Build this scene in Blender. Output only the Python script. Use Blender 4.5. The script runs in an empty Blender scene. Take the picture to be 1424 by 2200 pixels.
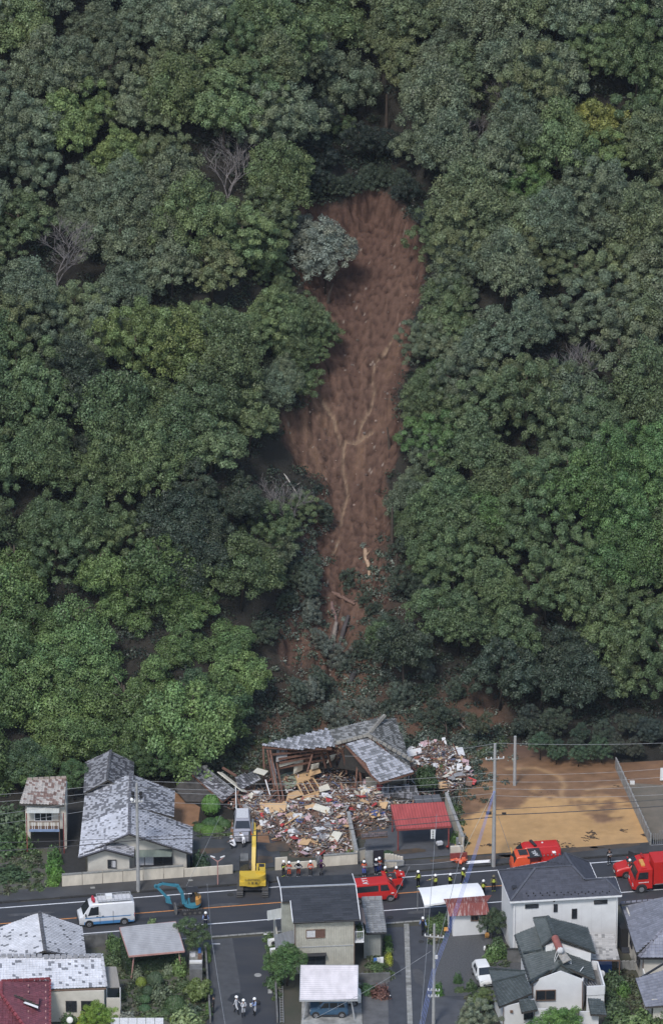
import bpy, bmesh, math, random
import numpy as np
from mathutils import Vector, Matrix, noise
# ------------------------------------------------------------------ camera, sky, sun, exposure
S = bpy.context.scene
FPX, PITCH, DIST = 14100.0, math.radians(25.25), 600.0
_pr = PITCH + math.atan((1930 - 1100) / FPX)
CAM = Vector((0, -DIST * math.cos(_pr), DIST * math.sin(_pr)))
cd = bpy.data.cameras.new('camera'); cam = bpy.data.objects.new('camera', cd)
S.collection.objects.link(cam); S.camera = cam
cam.location = CAM; cam.rotation_euler = (math.pi / 2 - PITCH, 0, 0)
cd.sensor_fit = 'HORIZONTAL'; cd.sensor_width = 36; cd.lens = 36 * FPX / 1424
cd.clip_start = 5; cd.clip_end = 4000
SUN_EL, SUN_AZ = math.radians(52), math.radians(200)       # compass bearing the sun stands at
w = bpy.data.worlds.new('World'); S.world = w; w.use_nodes = True
nt = w.node_tree; bg = nt.nodes['Background']
sky = nt.nodes.new('ShaderNodeTexSky'); sky.sky_type = 'NISHITA'; sky.sun_disc = False
sky.sun_elevation = SUN_EL; sky.sun_rotation = SUN_AZ; sky.air_density = 1.3; sky.dust_density = 1.2; sky.ozone_density = 1.0
nt.links.new(sky.outputs[0], bg.inputs[0]); bg.inputs[1].default_value = 0.09
sd = bpy.data.lights.new('sun', 'SUN'); sun = bpy.data.objects.new('sun', sd); S.collection.objects.link(sun)
sd.energy = 1.5; sd.angle = math.radians(11); sd.color = (1, .965, .91)
_sv = Vector((math.sin(SUN_AZ) * math.cos(SUN_EL), math.cos(SUN_AZ) * math.cos(SUN_EL), math.sin(SUN_EL)))
sun.rotation_euler = _sv.to_track_quat('Z', 'Y').to_euler()
S.view_settings.view_transform = 'Standard'; S.view_settings.look = 'None'
S.view_settings.exposure = 0.92; S.view_settings.gamma = 1; S.view_settings.use_curve_mapping = False
S.cycles.max_bounces = 5; S.cycles.diffuse_bounces = 3; S.cycles.glossy_bounces = 2; S.cycles.transmission_bounces = 3
S.cycles.transparent_max_bounces = 4; S.cycles.volume_bounces = 0
random.seed(7); rng = np.random.default_rng(7)
C = S.collection
# ------------------------------------------------------------------ helpers
_f = Vector((0, math.cos(PITCH), -math.sin(PITCH))); _u = Vector((0, math.sin(PITCH), math.cos(PITCH))); _r = Vector((1, 0, 0))
def ray(px, py): return _f + _r * ((px - 712) / FPX) - _u * ((py - 1100) / FPX)
def W(px, py, z=0.0):                       # where the photograph's pixel meets the level z in the real place
    d = ray(px, py); return CAM + d * ((z - CAM.z) / d.z)
def pix(p):
    d = Vector(p) - CAM; k = d.dot(_f); return 712 + FPX * d.dot(_r) / k, 1100 - FPX * d.dot(_u) / k
ROT = math.radians(9.05)
RU = Vector((math.cos(ROT), math.sin(ROT), 0)); RV = Vector((-math.sin(ROT), math.cos(ROT), 0)); RO = W(445, 1918)
def R(u, v, z=0.0): return Vector((RO.x, RO.y, 0)) + RU * u + RV * v + Vector((0, 0, z))   # road frame
def lerp(a, b, t): return a + (b - a) * t
def V(*a): return Vector(a)
def fbm(x, y, z=0.0, o=3):
    s = 0; a = 1; f = 1
    for _ in range(o): s += a * noise.noise(Vector((x * f, y * f, z))); a *= .5; f *= 2.1
    return s
class MB:
    def __init__(s): s.v = []; s.f = []; s.m = []; s.c = []
    def add(s, vs, fs, mi=0, col=None):
        o = len(s.v); s.v += [tuple(q) for q in vs]
        for q in fs: s.f.append([o + i for i in q]); s.m.append(mi); s.c.append(col)
        return s
    def box(s, c, d, rot=None, mi=0, col=None):
        c = Vector(c); h = Vector(d) / 2
        M_ = rot if isinstance(rot, Matrix) else Matrix.Rotation(rot or 0, 3, 'Z')
        vs = [c + M_ @ Vector((x * h.x, y * h.y, z * h.z)) for z in (-1, 1) for x, y in ((-1, -1), (1, -1), (1, 1), (-1, 1))]
        return s.add(vs, [(3, 2, 1, 0), (4, 5, 6, 7), (0, 1, 5, 4), (1, 2, 6, 5), (2, 3, 7, 6), (3, 0, 4, 7)], mi, col)
    def bar(s, a, b, wd, ht, up=None, mi=0, col=None):
        a = Vector(a); b = Vector(b); d = (b - a); L = d.length
        if L < 1e-5: return s
        d /= L; up = Vector(up or (0, 0, 1))
        if abs(d.dot(up)) > .98: up = Vector((1, 0, 0))
        x = d.cross(up).normalized(); y = x.cross(d).normalized()
        M_ = Matrix((x, d, y)).transposed()
        return s.box((a + b) / 2, (wd, L, ht), M_, mi, col)
    def prism(s, bot, top, mi=0, col=None, cap=True):
        n = len(bot); fs = [(i, (i + 1) % n, n + (i + 1) % n, n + i) for i in range(n)]
        if cap: fs += [tuple(range(n))[::-1], tuple(range(n, 2 * n))]
        return s.add(list(bot) + list(top), fs, mi, col)
    def slab(s, poly, t=.1, mi=0, col=None):
        p = [Vector(q) for q in poly]; return s.prism([q - Vector((0, 0, t)) for q in p], p, mi, col)
    def cyl(s, a, b, r0, r1=None, n=8, mi=0, col=None, cap=True):
        return s.tube([a, b], [r0, r0 if r1 is None else r1], n, mi, col, cap)
    def tube(s, pts, r, n=6, mi=0, col=None, cap=True):
        pts = [Vector(p) for p in pts]
        rr = r if isinstance(r, (list, tuple)) else [r] * len(pts); vs = []; fs = []
        for i, p in enumerate(pts):
            d = (pts[min(i + 1, len(pts) - 1)] - pts[max(i - 1, 0)]).normalized()
            a = d.cross(Vector((0, 0, 1)))
            if a.length < .05: a = d.cross(Vector((0, 1, 0)))
            a.normalize(); b = a.cross(d)
            vs += [p + (a * math.cos(t) + b * math.sin(t)) * rr[i] for t in [2 * math.pi * k / n for k in range(n)]]
        for i in range(len(pts) - 1):
            fs += [(i * n + k, i * n + (k + 1) % n, (i + 1) * n + (k + 1) % n, (i + 1) * n + k) for k in range(n)]
        if cap: fs += [tuple(range(n))[::-1], tuple(range((len(pts) - 1) * n, len(pts) * n))]
        return s.add(vs, fs, mi, col)
    def ell(s, c, r, nu=10, nv=7, rot=None, v0=0.0, v1=1.0, mi=0, col=None):
        c = Vector(c); M_ = rot or Matrix.Identity(3); vs = []; fs = []
        for j in range(nv + 1):
            t = math.pi * lerp(v0, v1, j / nv)
            for i in range(nu):
                p = 2 * math.pi * i / nu
                vs.append(c + M_ @ Vector((r[0] * math.sin(t) * math.cos(p), r[1] * math.sin(t) * math.sin(p), r[2] * math.cos(t))))
        for j in range(nv):
            fs += [(j * nu + i, (j + 1) * nu + i, (j + 1) * nu + (i + 1) % nu, j * nu + (i + 1) % nu) for i in range(nu)]
        return s.add(vs, fs, mi, col)
    def mesh(s, name, mats, off=(0, 0, 0), smooth=False, ang=None):
        me = bpy.data.meshes.new(name)
        o = off
        me.from_pydata([(x - o[0], y - o[1], z - o[2]) for x, y, z in s.v], [], s.f)
        for m in (mats if isinstance(mats, (list, tuple)) else [mats]): me.materials.append(m)
        if any(s.m): me.polygons.foreach_set('material_index', s.m)
        if any(c is not None for c in s.c):
            at = me.color_attributes.new('Col', 'FLOAT_COLOR', 'CORNER'); arr = []
            for f, c in zip(s.f, s.c):
                c = c or (1, 1, 1); arr += [c[0], c[1], c[2], 1.0] * len(f)
            at.data.foreach_set('color', arr)
        if smooth:
            me.polygons.foreach_set('use_smooth', [True] * len(me.polygons))
            if ang: me.set_sharp_from_angle(angle=math.radians(ang))
        me.update(); return me
def link(o): C.objects.link(o); return o
def tag(o, label=None, cat=None, group=None, kind=None):
    if label: o['label'] = label
    if cat: o['category'] = cat
    if group: o['group'] = group
    if kind: o['kind'] = kind
    return o
class Thing:                                # an Empty at the thing's base; its parts are built in world (or local) metres
    def __init__(s, name, label, cat, loc=(0, 0, 0), rz=0, group=None, local=False, rot=None):
        s.root = link(bpy.data.objects.new(name, None)); s.root.empty_display_size = .3
        s.root.location = loc; s.root.rotation_euler = rot or (0, 0, rz); tag(s.root, label, cat, group)
        s.off = (0, 0, 0) if local else tuple(loc)
    def part(s, mb, name, mats, parent=None, smooth=False, ang=None, kind=None, label=None):
        me = mb if isinstance(mb, bpy.types.Mesh) else mb.mesh(name, mats, s.off, smooth, ang)
        o = link(bpy.data.objects.new(name, me)); o.parent = parent or s.root
        tag(o, label, kind=kind); return o
def solo(mb, name, mats, loc, label=None, cat=None, group=None, kind=None, smooth=False, ang=None):
    me = mb.mesh(name, mats, loc, smooth, ang); o = link(bpy.data.objects.new(name, me)); o.location = loc
    return tag(o, label, cat, group, kind)
def dup(o, parent=None):
    c = o.copy(); link(c)
    if parent: c.parent = parent
    for ch in o.children: dup(ch, c)
    return c
# ------------------------------------------------------------------ materials
def M(name, col, rough=.8, nz=(2.0, .25), bump=None, attr=False, objcol=False, metal=0.0, spec=.5, stretch=None, col2=None, ramp=None, trans=0.0, emit=None):
    m = bpy.data.materials.new(name); m.use_nodes = True; t = m.node_tree; N = t.nodes; L = t.links
    b = N['Principled BSDF']; b.inputs['Roughness'].default_value = rough; b.inputs['Metallic'].default_value = metal
    b.inputs['Specular IOR Level'].default_value = spec
    tc = N.new('ShaderNodeTexCoord'); src = tc.outputs['Object']
    if stretch:
        mp = N.new('ShaderNodeMapping'); mp.inputs['Scale'].default_value = stretch; L.new(src, mp.inputs[0]); src = mp.outputs[0]
    nn = N.new('ShaderNodeTexNoise'); nn.inputs['Scale'].default_value = nz[0]; nn.inputs['Detail'].default_value = 5; nn.inputs['Roughness'].default_value = .6
    L.new(src, nn.inputs['Vector'])
    mr = N.new('ShaderNodeMapRange'); L.new(nn.outputs['Fac'], mr.inputs['Value'])
    lo, hi = ramp or (.3, .7)
    mr.inputs['From Min'].default_value = lo; mr.inputs['From Max'].default_value = hi
    if col2:
        mx = N.new('ShaderNodeMix'); mx.data_type = 'RGBA'; mx.inputs[6].default_value = (*col, 1); mx.inputs[7].default_value = (*col2, 1)
        L.new(mr.outputs[0], mx.inputs[0]); cur = mx.outputs[2]
    else:
        mr.inputs['To Min'].default_value = 1 - nz[1]; mr.inputs['To Max'].default_value = 1 + nz[1]
        mx = N.new('ShaderNodeMix'); mx.data_type = 'RGBA'; mx.blend_type = 'MULTIPLY'; mx.inputs[0].default_value = 1
        mx.inputs[6].default_value = (*col, 1); L.new(mr.outputs[0], mx.inputs[7]); cur = mx.outputs[2]
    def mul(a, bsock):
        q = N.new('ShaderNodeMix'); q.data_type = 'RGBA'; q.blend_type = 'MULTIPLY'; q.inputs[0].default_value = 1
        L.new(a, q.inputs[6]); L.new(bsock, q.inputs[7]); return q.outputs[2]
    if attr:
        a = N.new('ShaderNodeAttribute'); a.attribute_name = 'Col'; cur = mul(cur, a.outputs['Color'])
    if objcol:
        a = N.new('ShaderNodeObjectInfo'); cur = mul(cur, a.outputs['Color'])
    L.new(cur, b.inputs['Base Color'])
    if bump:
        n2 = N.new('ShaderNodeTexNoise'); n2.inputs['Scale'].default_value = bump[0]; n2.inputs['Detail'].default_value = 4; L.new(src, n2.inputs['Vector'])
        bp = N.new('ShaderNodeBump'); bp.inputs['Strength'].default_value = bump[1]; bp.inputs['Distance'].default_value = bump[2] if len(bump) > 2 else .05
        L.new(n2.outputs['Fac'], bp.inputs['Height']); L.new(bp.outputs[0], b.inputs['Normal'])
    if trans:
        tr = N.new('ShaderNodeBsdfTranslucent'); L.new(cur, tr.inputs[0]); ms = N.new('ShaderNodeMixShader'); ms.inputs[0].default_value = trans
        L.new(b.outputs[0], ms.inputs[1]); L.new(tr.outputs[0], ms.inputs[2]); L.new(ms.outputs[0], N['Material Output'].inputs[0])
    if emit:
        b.inputs['Emission Color'].default_value = (*emit, 1); b.inputs['Emission Strength'].default_value = 1
    return m
mats = dict(
 asphalt=M('asphalt', (.036, .038, .046), .6, (.35, .3), (60, .25, .02), stretch=(.35, 1.6, 1), col2=(.058, .057, .06), ramp=(.42, .75)),
 asphalt_old=M('asphalt_old', (.075, .078, .088), .75, (1.0, .2), (60, .3, .02)),
 sidewalk=M('sidewalk', (.062, .062, .065), .7, (.5, .25), (50, .3, .02), col2=(.038, .037, .038), ramp=(.4, .7)),
 kerb=M('kerb', (.23, .23, .22), .8, (3, .3)), kerb_dark=M('kerb_dark', (.03, .03, .03), .8, (3, .3)),
 line_white=M('line_white', (.62, .63, .66), .7, (4, .2)), line_orange=M('line_orange', (.55, .23, .07), .7, (4, .25)),
 leaf=M('leaf', (1, 1, 1), .5, (.9, .22), attr=True, objcol=True, spec=.45, trans=.2),
 bark=M('bark', (.06, .045, .035), .9, (3, .35), (20, .6, .03)),
 dead=M('dead_wood', (.17, .155, .155), .9, (3, .3)),
 soil=M('soil', (1, 1, 1), .9, (1.6, .22), (5, .6, .15), attr=True, spec=.15),
 rock=M('rock', (.16, .13, .12), .85, (2, .3), (6, .5, .1)),
)
# ------------------------------------------------------------------ the hill, its hollow and the landslide scar
FOOT = [(-400, 14), (-45, 14), (-30, 19), (-24, 23), (-18, 23), (-13, 22), (-7, 26), (0, 30.5), (7, 29.5), (12, 31), (20, 32.5), (30, 35.5), (45, 38), (400, 40)]
def foot(x): return float(np.interp(x, [p[0] for p in FOOT], [p[1] for p in FOOT]))
def hbase(x, y):
    s = y - foot(x)
    if s <= 0: return 0.0
    k = .72; z = k * s * s / 14 if s < 7 else k * (s - 3.5)
    if s > 105: z = k * (105 - 3.5) - .1 * (s - 105)
    e = min(1, s / 25)
    gx = lerp(1.0, 5.5, min(1, s / 60))                              # the gully the slide ran down
    z -= e * 2.2 * math.exp(-((x - gx) / 7.5) ** 2)
    z -= 7.5 * math.exp(-((x - 3.5) / 8) ** 2 - ((s - 68) / 9.5) ** 2)    # dark hollow above the head of the slide
    z -= 4 * math.exp(-((x - 1) / 5) ** 2 - ((s - 92) / 16) ** 2)
    z += e * (2.2 * noise.noise(Vector((x * .06, y * .06, 3))) + .8 * noise.noise(Vector((x * .17, y * .17, 8))))
    return z
def march(px, py, fn=hbase):
    d = ray(px, py); t = (0 - CAM.z) / d.z; k = (100 - CAM.z) / d.z    # from below z=100 down to the ground
    a, b = k, t
    for i in range(240):
        q = CAM + d * lerp(a, b, i / 239)
        if q.z <= fn(q.x, q.y) + .0: break
    return q
SCAR_PX = [(640, 452), (690, 446), (735, 440), (768, 418), (805, 408), (842, 420), (868, 448), (888, 488), (908, 525), (918, 600), (905, 660), (880, 705), (890, 760), (868, 830), (850, 862), (862, 900), (872, 950), (850, 995), (828, 1035), (838, 1090), (842, 1150), (812, 1190), (830, 1260), (868, 1225), (880, 1250), (820, 1320), (760, 1370), (735, 1420), (740, 1475), (690, 1480), (676, 1400), (655, 1440), (600, 1440), (596, 1370), (640, 1300), (668, 1240), (650, 1150), (690, 1060), (690, 1032), (640, 1010), (600, 950), (604, 905), (650, 885), (655, 830), (680, 770), (676, 690), (630, 560), (618, 480)]
scar_w = [march(x, y) for x, y in SCAR_PX]
SP = np.array([(p.x, p.y) for p in scar_w]); SPX = np.array(SCAR_PX, float)
def inpoly(P, x, y):
    c = np.zeros(np.shape(x), bool); n = len(P)
    for i in range(n):
        x0, y0 = P[i]; x1, y1 = P[i - 1]
        if y0 == y1: continue
        hit = ((y0 > y) != (y1 > y)) & (x < (x1 - x0) * (y - y0) / (y1 - y0) + x0); c = c ^ hit
    return c
def dist_poly(P, x, y, closed=True):
    d = np.full(np.shape(x), 1e9); n = len(P)
    for i in range(0 if closed else 1, n):
        ax, ay = P[i - 1]; bx, by = P[i]; dx, dy = bx - ax, by - ay
        t = np.clip(((x - ax) * dx + (y - ay) * dy) / max(1e-9, dx * dx + dy * dy), 0, 1)
        d = np.minimum(d, np.hypot(x - ax - t * dx, y - ay - t * dy))
    return d
def wpath(pts): return np.array([(q.x, q.y) for q in (march(x, y) for x, y in pts)])
STREAM = [wpath([(848, 700), (828, 728), (806, 760), (798, 800), (806, 822), (796, 856), (780, 890), (768, 916)]),
          wpath([(800, 905), (770, 928), (742, 936), (738, 950), (737, 990), (745, 1020), (747, 1045), (738, 1085), (732, 1108)]),
          wpath([(672, 810), (700, 850), (716, 888), (730, 930)]), wpath([(726, 1140), (716, 1165)])]
LIGHT = [wpath([(778, 945), (768, 990), (755, 1012)]), wpath([(655, 915), (672, 960), (690, 1005)]), wpath([(622, 925), (640, 965), (668, 1015)]), wpath([(862, 725), (830, 780)]), wpath([(845, 860), (812, 900)]), wpath([(664, 815), (680, 860), (706, 905)])]
def build_hill():
    xs = np.concatenate([np.arange(-120, -10, 1.0), np.arange(-10, 13, .16), np.arange(13, 121, 1.0)])
    ys = np.concatenate([np.arange(12, 26, .5), np.arange(26, 92, .2), np.arange(92, 190, 1.2)])
    nx, ny = len(xs), len(ys)
    X, Y = np.meshgrid(xs, ys); Z = np.array([[hbase(x, y) for x in xs] for y in ys])
    sub = (X > -12) & (X < 15) & (Y > 26) & (Y < 95)
    wob = np.zeros_like(X); st = np.zeros_like(X); fine = np.zeros_like(X)
    for j, i in np.argwhere(sub):
        x, y = X[j, i], Y[j, i]
        wob[j, i] = .55 * noise.noise(Vector((x * 1.1, y * 1.1, 5))) + .25 * noise.noise(Vector((x * 4, y * 4, 1)))
        st[j, i] = .75 * fbm((x - 3) * (.75 + (92 - y) * .012) + 1.5 * noise.noise(Vector((x * .12, y * .11, 2))), y * .07, 4, 4) + .35 * noise.noise(Vector((x * .5, y * .35, 7)))
        fine[j, i] = fbm(x * 2.2, y * 1.6, 9, 3)
    ins = inpoly(SP, X, Y); dd = dist_poly(SP, X, Y); sg = np.where(ins, dd, -dd) + wob * .9
    mask = np.clip(sg / .5 + .5, 0, 1) * sub
    depth = np.clip(sg / 1.2, 0, 1) * sub
    ds = np.min([dist_poly(p, X, Y, False) for p in STREAM], axis=0) + .35 * np.abs(wob)
    dl = np.min([dist_poly(p, X, Y, False) for p in LIGHT], axis=0) + .9 * np.abs(wob)
    chan = np.exp(-(ds / .17) ** 2) * mask * np.clip(.8 + 1.0 * fine, .2, 1); lite = np.exp(-(dl / .6) ** 2) * mask * np.clip(.6 + .8 * st, 0, 1)
    Z = Z - depth * (1.35 + 1.1 * np.clip((Y - 74) / 12, 0, 1)) + mask * (.42 * st + .3 * fine) - chan * .3 - lite * .15
    # patches of dark holes where blocks broke away
    for q, r in ((march(790, 1090), .9), (march(750, 912), .8), (march(820, 1085), .7)):
        Z -= .7 * np.exp(-((X - q.x) ** 2 + ((Y - q.y) * 1.6) ** 2) / (r * r)) * mask
    Z = np.where(Z < 0.01, Z * 0 - .03, Z)
    # soil colours: deep humus under the wood, red brown in the scar, pale silt where the water runs
    dark = np.array([.028, .026, .022]); scar = np.array([.064, .037, .029]); scar2 = np.array([.125, .076, .056]); silt = np.array([.21, .145, .10]); wet = np.array([.085, .05, .045])
    t = np.clip(.55 + .6 * st + .45 * fine, 0, 1)[..., None]; up = np.clip((Y - 60) / 25, 0, 1)[..., None] * .35
    sc = scar * (1 - t) + scar2 * t; sc = sc * (1 - up) + np.array([.08, .043, .034]) * up
    sc = sc * (1 - .6 * np.clip(-fine, 0, 1)[..., None]) ; sc = sc + (np.array([.16, .098, .066]) - sc) * (lite * .8)[..., None]; sc = sc + (silt - sc) * (np.clip(chan * 1.3, 0, 1)[..., None])
    spk = rng.random(X.shape); sc = np.where((spk > .996)[..., None], np.array([.22, .18, .15]), sc)
    # mud spread at the foot
    footc = np.array([foot(x) for x in xs])[None, :]; s = Y - footc
    mud = np.clip(1 - np.abs(s - 3) / 5, 0, 1) * np.clip((X + 9) / 2, 0, 1) * np.clip((18 - X) / 3, 0, 1)
    axis = np.interp(Y, [30, 60], [.3, 2.6]); tongue = np.exp(-((X - axis + 1.2 * wob) / 4.2) ** 2) * np.clip((56 - Y) / 6, 0, 1); mud = np.maximum(mud, tongue * .85)
    g = dark + (np.array([.105, .062, .043]) - dark) * mud[..., None]
    col = g * (1 - mask[..., None]) + sc * mask[..., None]
    vid = np.arange(nx * ny).reshape(ny, nx)
    F = np.stack([vid[:-1, :-1], vid[:-1, 1:], vid[1:, 1:], vid[1:, :-1]], -1)
    fm = (mask[:-1, :-1] + mask[1:, 1:]) > 1.0
    fx = ((X[:-1, :-1] > -10) & (X[1:, 1:] < 13))
    keep = F.reshape(-1, 4); fmf = fm.reshape(-1)
    co = np.stack([X, Y, Z], -1).reshape(-1, 3); cc = np.concatenate([col, np.ones((ny, nx, 1))], -1).reshape(-1, 4)
    for nm, sel in (('hillside', ~fmf), ('landslide_scar', fmf)):
        fs = keep[sel]; used, inv = np.unique(fs, return_inverse=True)
        me = bpy.data.meshes.new(nm); me.from_pydata(co[used].tolist(), [], inv.reshape(-1, 4).tolist())
        at = me.color_attributes.new('Col', 'FLOAT_COLOR', 'POINT'); at.data.foreach_set('color', cc[used].ravel())
        me.polygons.foreach_set('use_smooth', [True] * len(me.polygons)); me.materials.append(mats['soil'])
        tag(link(bpy.data.objects.new(nm, me)), kind='structure')
    return xs, ys, Z
HX, HY, HZ = build_hill()
def hz(x, y):
    if y <= HY[0] or y >= HY[-1] or x <= HX[0] or x >= HX[-1]: return 0.0
    i = int(np.searchsorted(HX, x)) - 1; j = int(np.searchsorted(HY, y)) - 1
    tx = (x - HX[i]) / (HX[i + 1] - HX[i]); ty = (y - HY[j]) / (HY[j + 1] - HY[j])
    return float(lerp(lerp(HZ[j, i], HZ[j, i + 1], tx), lerp(HZ[j + 1, i], HZ[j + 1, i + 1], tx), ty))
def ground(px, py): return march(px, py, hz)
# stones lying in the scar, and one boulder
st = MB(); k = 0
while k < 1000:
    px, py = random.uniform(620, 915), random.triangular(430, 1250, 760)
    if not inpoly(SPX, np.array([px]), np.array([py]))[0]: continue
    k += 1; q = ground(px, py); r = random.choice((.05, .05, .06, .07, .09, .13, .2))
    st.ell(q + V(0, 0, r * .4), (r, r * random.uniform(.7, 1.2), r * .7), 5, 3, Matrix.Rotation(random.random() * 3, 3, 'Z'), col=random.choice(((1, 1, 1), (.8, .75, .7), (1.6, 1.5, 1.4), (.6, .5, .45), (.7, .65, .6))))
solo(st, 'scattered_stones', M('stone_bits', (.14, .11, .095), .85, attr=True), (0, 0, 0), 'small pale stones littering the brown landslide scar', 'stones', kind='stuff')
q = ground(736, 750); b = MB()
b.ell(q + V(0, 0, .3), (.34, .3, .42), 7, 5, Matrix.Rotation(.5, 3, 'Y'))
solo(b, 'boulder', mats['rock'], tuple(q), 'lone grey boulder sitting in the middle of the bare landslide scar', 'boulder')
# ------------------------------------------------------------------ leaves, crowns and trees
def leaf_mesh(name, pos, nrm, size, val, rs, spread=.55, fold=.25):
    n = len(pos); u = rs.normal(size=(n, 3)); nr = nrm + rs.normal(size=(n, 3)) * spread; nr /= np.linalg.norm(nr, axis=1)[:, None]
    u -= (u * nr).sum(1)[:, None] * nr; u /= np.linalg.norm(u, axis=1)[:, None]; v = np.cross(nr, u)
    sz = size * rs.uniform(.65, 1.35, n)[:, None]
    a = pos - u * sz * .6; b = pos - v * sz * .38 + nr * sz * fold * .3; c = pos + u * sz * .6; d = pos + v * sz * .38 - nr * sz * fold * .2
    co = np.stack([a, b, c, d], 1).reshape(-1, 3); me = bpy.data.meshes.new(name)
    me.vertices.add(4 * n); me.vertices.foreach_set('co', co.ravel()); me.loops.add(4 * n); me.loops.foreach_set('vertex_index', np.arange(4 * n))
    me.polygons.add(n); me.polygons.foreach_set('loop_start', np.arange(0, 4 * n, 4)); me.polygons.foreach_set('loop_total', np.full(n, 4))
    at = me.color_attributes.new('Col', 'FLOAT_COLOR', 'POINT'); cc = np.concatenate([np.clip(val, .004, 3), np.ones((n, 1))], 1)
    at.data.foreach_set('color', np.repeat(cc, 4, 0).ravel()); me.materials.append(mats['leaf']); me.update(); me.validate(); return me
def clump_pts(rs, c, r, n, flat=.75):
    d = rs.normal(size=(n, 3)); d[:, 2] = np.abs(d[:, 2]) * 1.0 - .28; d /= np.linalg.norm(d, axis=1)[:, None]
    rad = r * rs.uniform(.72, 1.08, n)[:, None]; return c + d * rad * np.array([1, 1, flat]), d
def lobes_mesh(name, rs, lob, nl, ls, tone=(.8, 1.2), spread=.5, jit=(.68, 1.38), down=-.35, zs=.8, yl=0.0):
    """leaves on the outer skin of a heap of overlapping clumps; lob = [(centre, radius)]"""
    C_ = np.array([l[0] for l in lob]); R_ = np.array([l[1] for l in lob]); wt = R_ ** 2 / (R_ ** 2).sum(); P = []; Nn = []; Vv = []
    for i, (c, r) in enumerate(lob):
        n = int(nl * 1.9 * wt[i]); d = rs.normal(size=(n, 3)); d /= np.linalg.norm(d, axis=1)[:, None]; d = d[d[:, 2] > down]
        p = C_[i] + d * r * (rs.uniform(.62, 1.16, len(d)) * (1 + .16 * np.sin(5 * d[:, 0] + 3 * d[:, 1] + i) * np.sin(4 * d[:, 2] + 5 * d[:, 1])))[:, None] * np.array([1, 1, zs]); keep = np.ones(len(p), bool)
        for j in range(len(lob)):
            if j != i: keep &= (((p - C_[j]) / np.array([1, 1, zs])) ** 2).sum(1) > (R_[j] * .8) ** 2
        p, d = p[keep], d[keep]; t = rs.uniform(*tone); h = rs.uniform(-.06, .06); P.append(p); Nn.append(d + np.array([0, 0, .35])); Vv.append(t * rs.uniform(*jit, len(p))[:, None] * np.array([1 + h, 1, 1 - h]))
    P = np.concatenate(P); Vv = np.concatenate(Vv)
    if yl: k = rs.random(len(P)) > 1 - yl; Vv[k] *= np.array([1.5, 1.3, .9])
    return leaf_mesh(name, P, np.concatenate(Nn), ls, Vv, rs, spread)
def crown(name, seed, Rr=3.3, H=4.6, base=1.7, nc=46, rc=(.5, .95), nl=12000, ls=.16, droop=0.0):
    rs = np.random.default_rng(seed); nb = int(rs.integers(5, 8)); L = []; a0 = rs.uniform(0, 6)
    for b in range(nb):                                  # big boughs at different heights, each a heap of clumps
        a = a0 + b * 6.283 / (nb - 1) + rs.uniform(-.35, .35); rr = Rr * (.60 if b else .05) * rs.uniform(.8, 1.2)
        z = base + H * (rs.uniform(.28, .62) if b else rs.uniform(.66, .8)) - droop * rs.uniform(0, H * .4); c = np.array([rr * math.cos(a), rr * math.sin(a), z]); br = Rr * rs.uniform(.36, .5)
        m = max(6, nc // nb)
        for k in range(m):
            t = (k + .5) / m; el = math.acos(1 - 1.62 * t); az = k * 2.4 + b; rq = rs.uniform(*rc) * (1.1 - .25 * t); q = c + np.array([math.sin(el) * math.cos(az), math.sin(el) * math.sin(az), math.cos(el) * 1.15]) * br * rs.uniform(.75, 1.2); L.append((q, rq))
    return lobes_mesh(name, rs, L, nl, ls, zs=.9, down=-.6)
def trunk_mb(mb, base, h, r, seed, nb=5, spread=1.6):
    rr = random.Random(seed); base = Vector(base); top = base + V(rr.uniform(-.5, .5), rr.uniform(-.5, .5), h)
    mid = (base + top) / 2 + V(rr.uniform(-.3, .3), rr.uniform(-.3, .3), 0); mb.tube([base - V(0, 0, .4), mid, top], [r, r * .75, r * .35], 6)
    for i in range(nb):
        a = i * 2.4 + rr.random(); s = mid.lerp(top, rr.uniform(0, .8)); e = s + V(math.cos(a) * spread, math.sin(a) * spread, h * .28)
        mb.tube([s, s.lerp(e, .5) + V(0, 0, .15), e], [r * .4, r * .28, r * .1], 5)
    return mb
CROWN = [crown('crown', 11 + i, Rr=3.3 + .35 * (i % 3), H=5.4 + .8 * (i % 2), nc=84 + 14 * (i % 4), rc=((.34, .66), (.42, .8), (.28, .56))[i % 3], ls=(.145, .16, .13)[i % 3], nl=(15000, 13500, 17000)[i % 3], base=1.5) for i in range(10)]
LOOSE = [crown('crown', 41 + i, Rr=3.0, H=4.9, nc=70, rc=(.34, .62), nl=8500, ls=.14) for i in range(3)]
VINE = [crown('crown', 3 + i, Rr=3.2, H=6.2, base=.2, nc=70, rc=(.5, .95), nl=14000, ls=.165, droop=.9) for i in range(6)]
DARK = [crown('crown', 61 + i, Rr=2.6, H=6.8, base=1.0, nc=80, rc=(.3, .6), nl=12000, ls=.13, droop=.9) for i in range(3)]
TR = []
for i in range(4): TR.append(trunk_mb(MB(), (0, 0, 0), 5.2, .2, i).mesh('trunk', mats['bark'], smooth=True))
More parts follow.
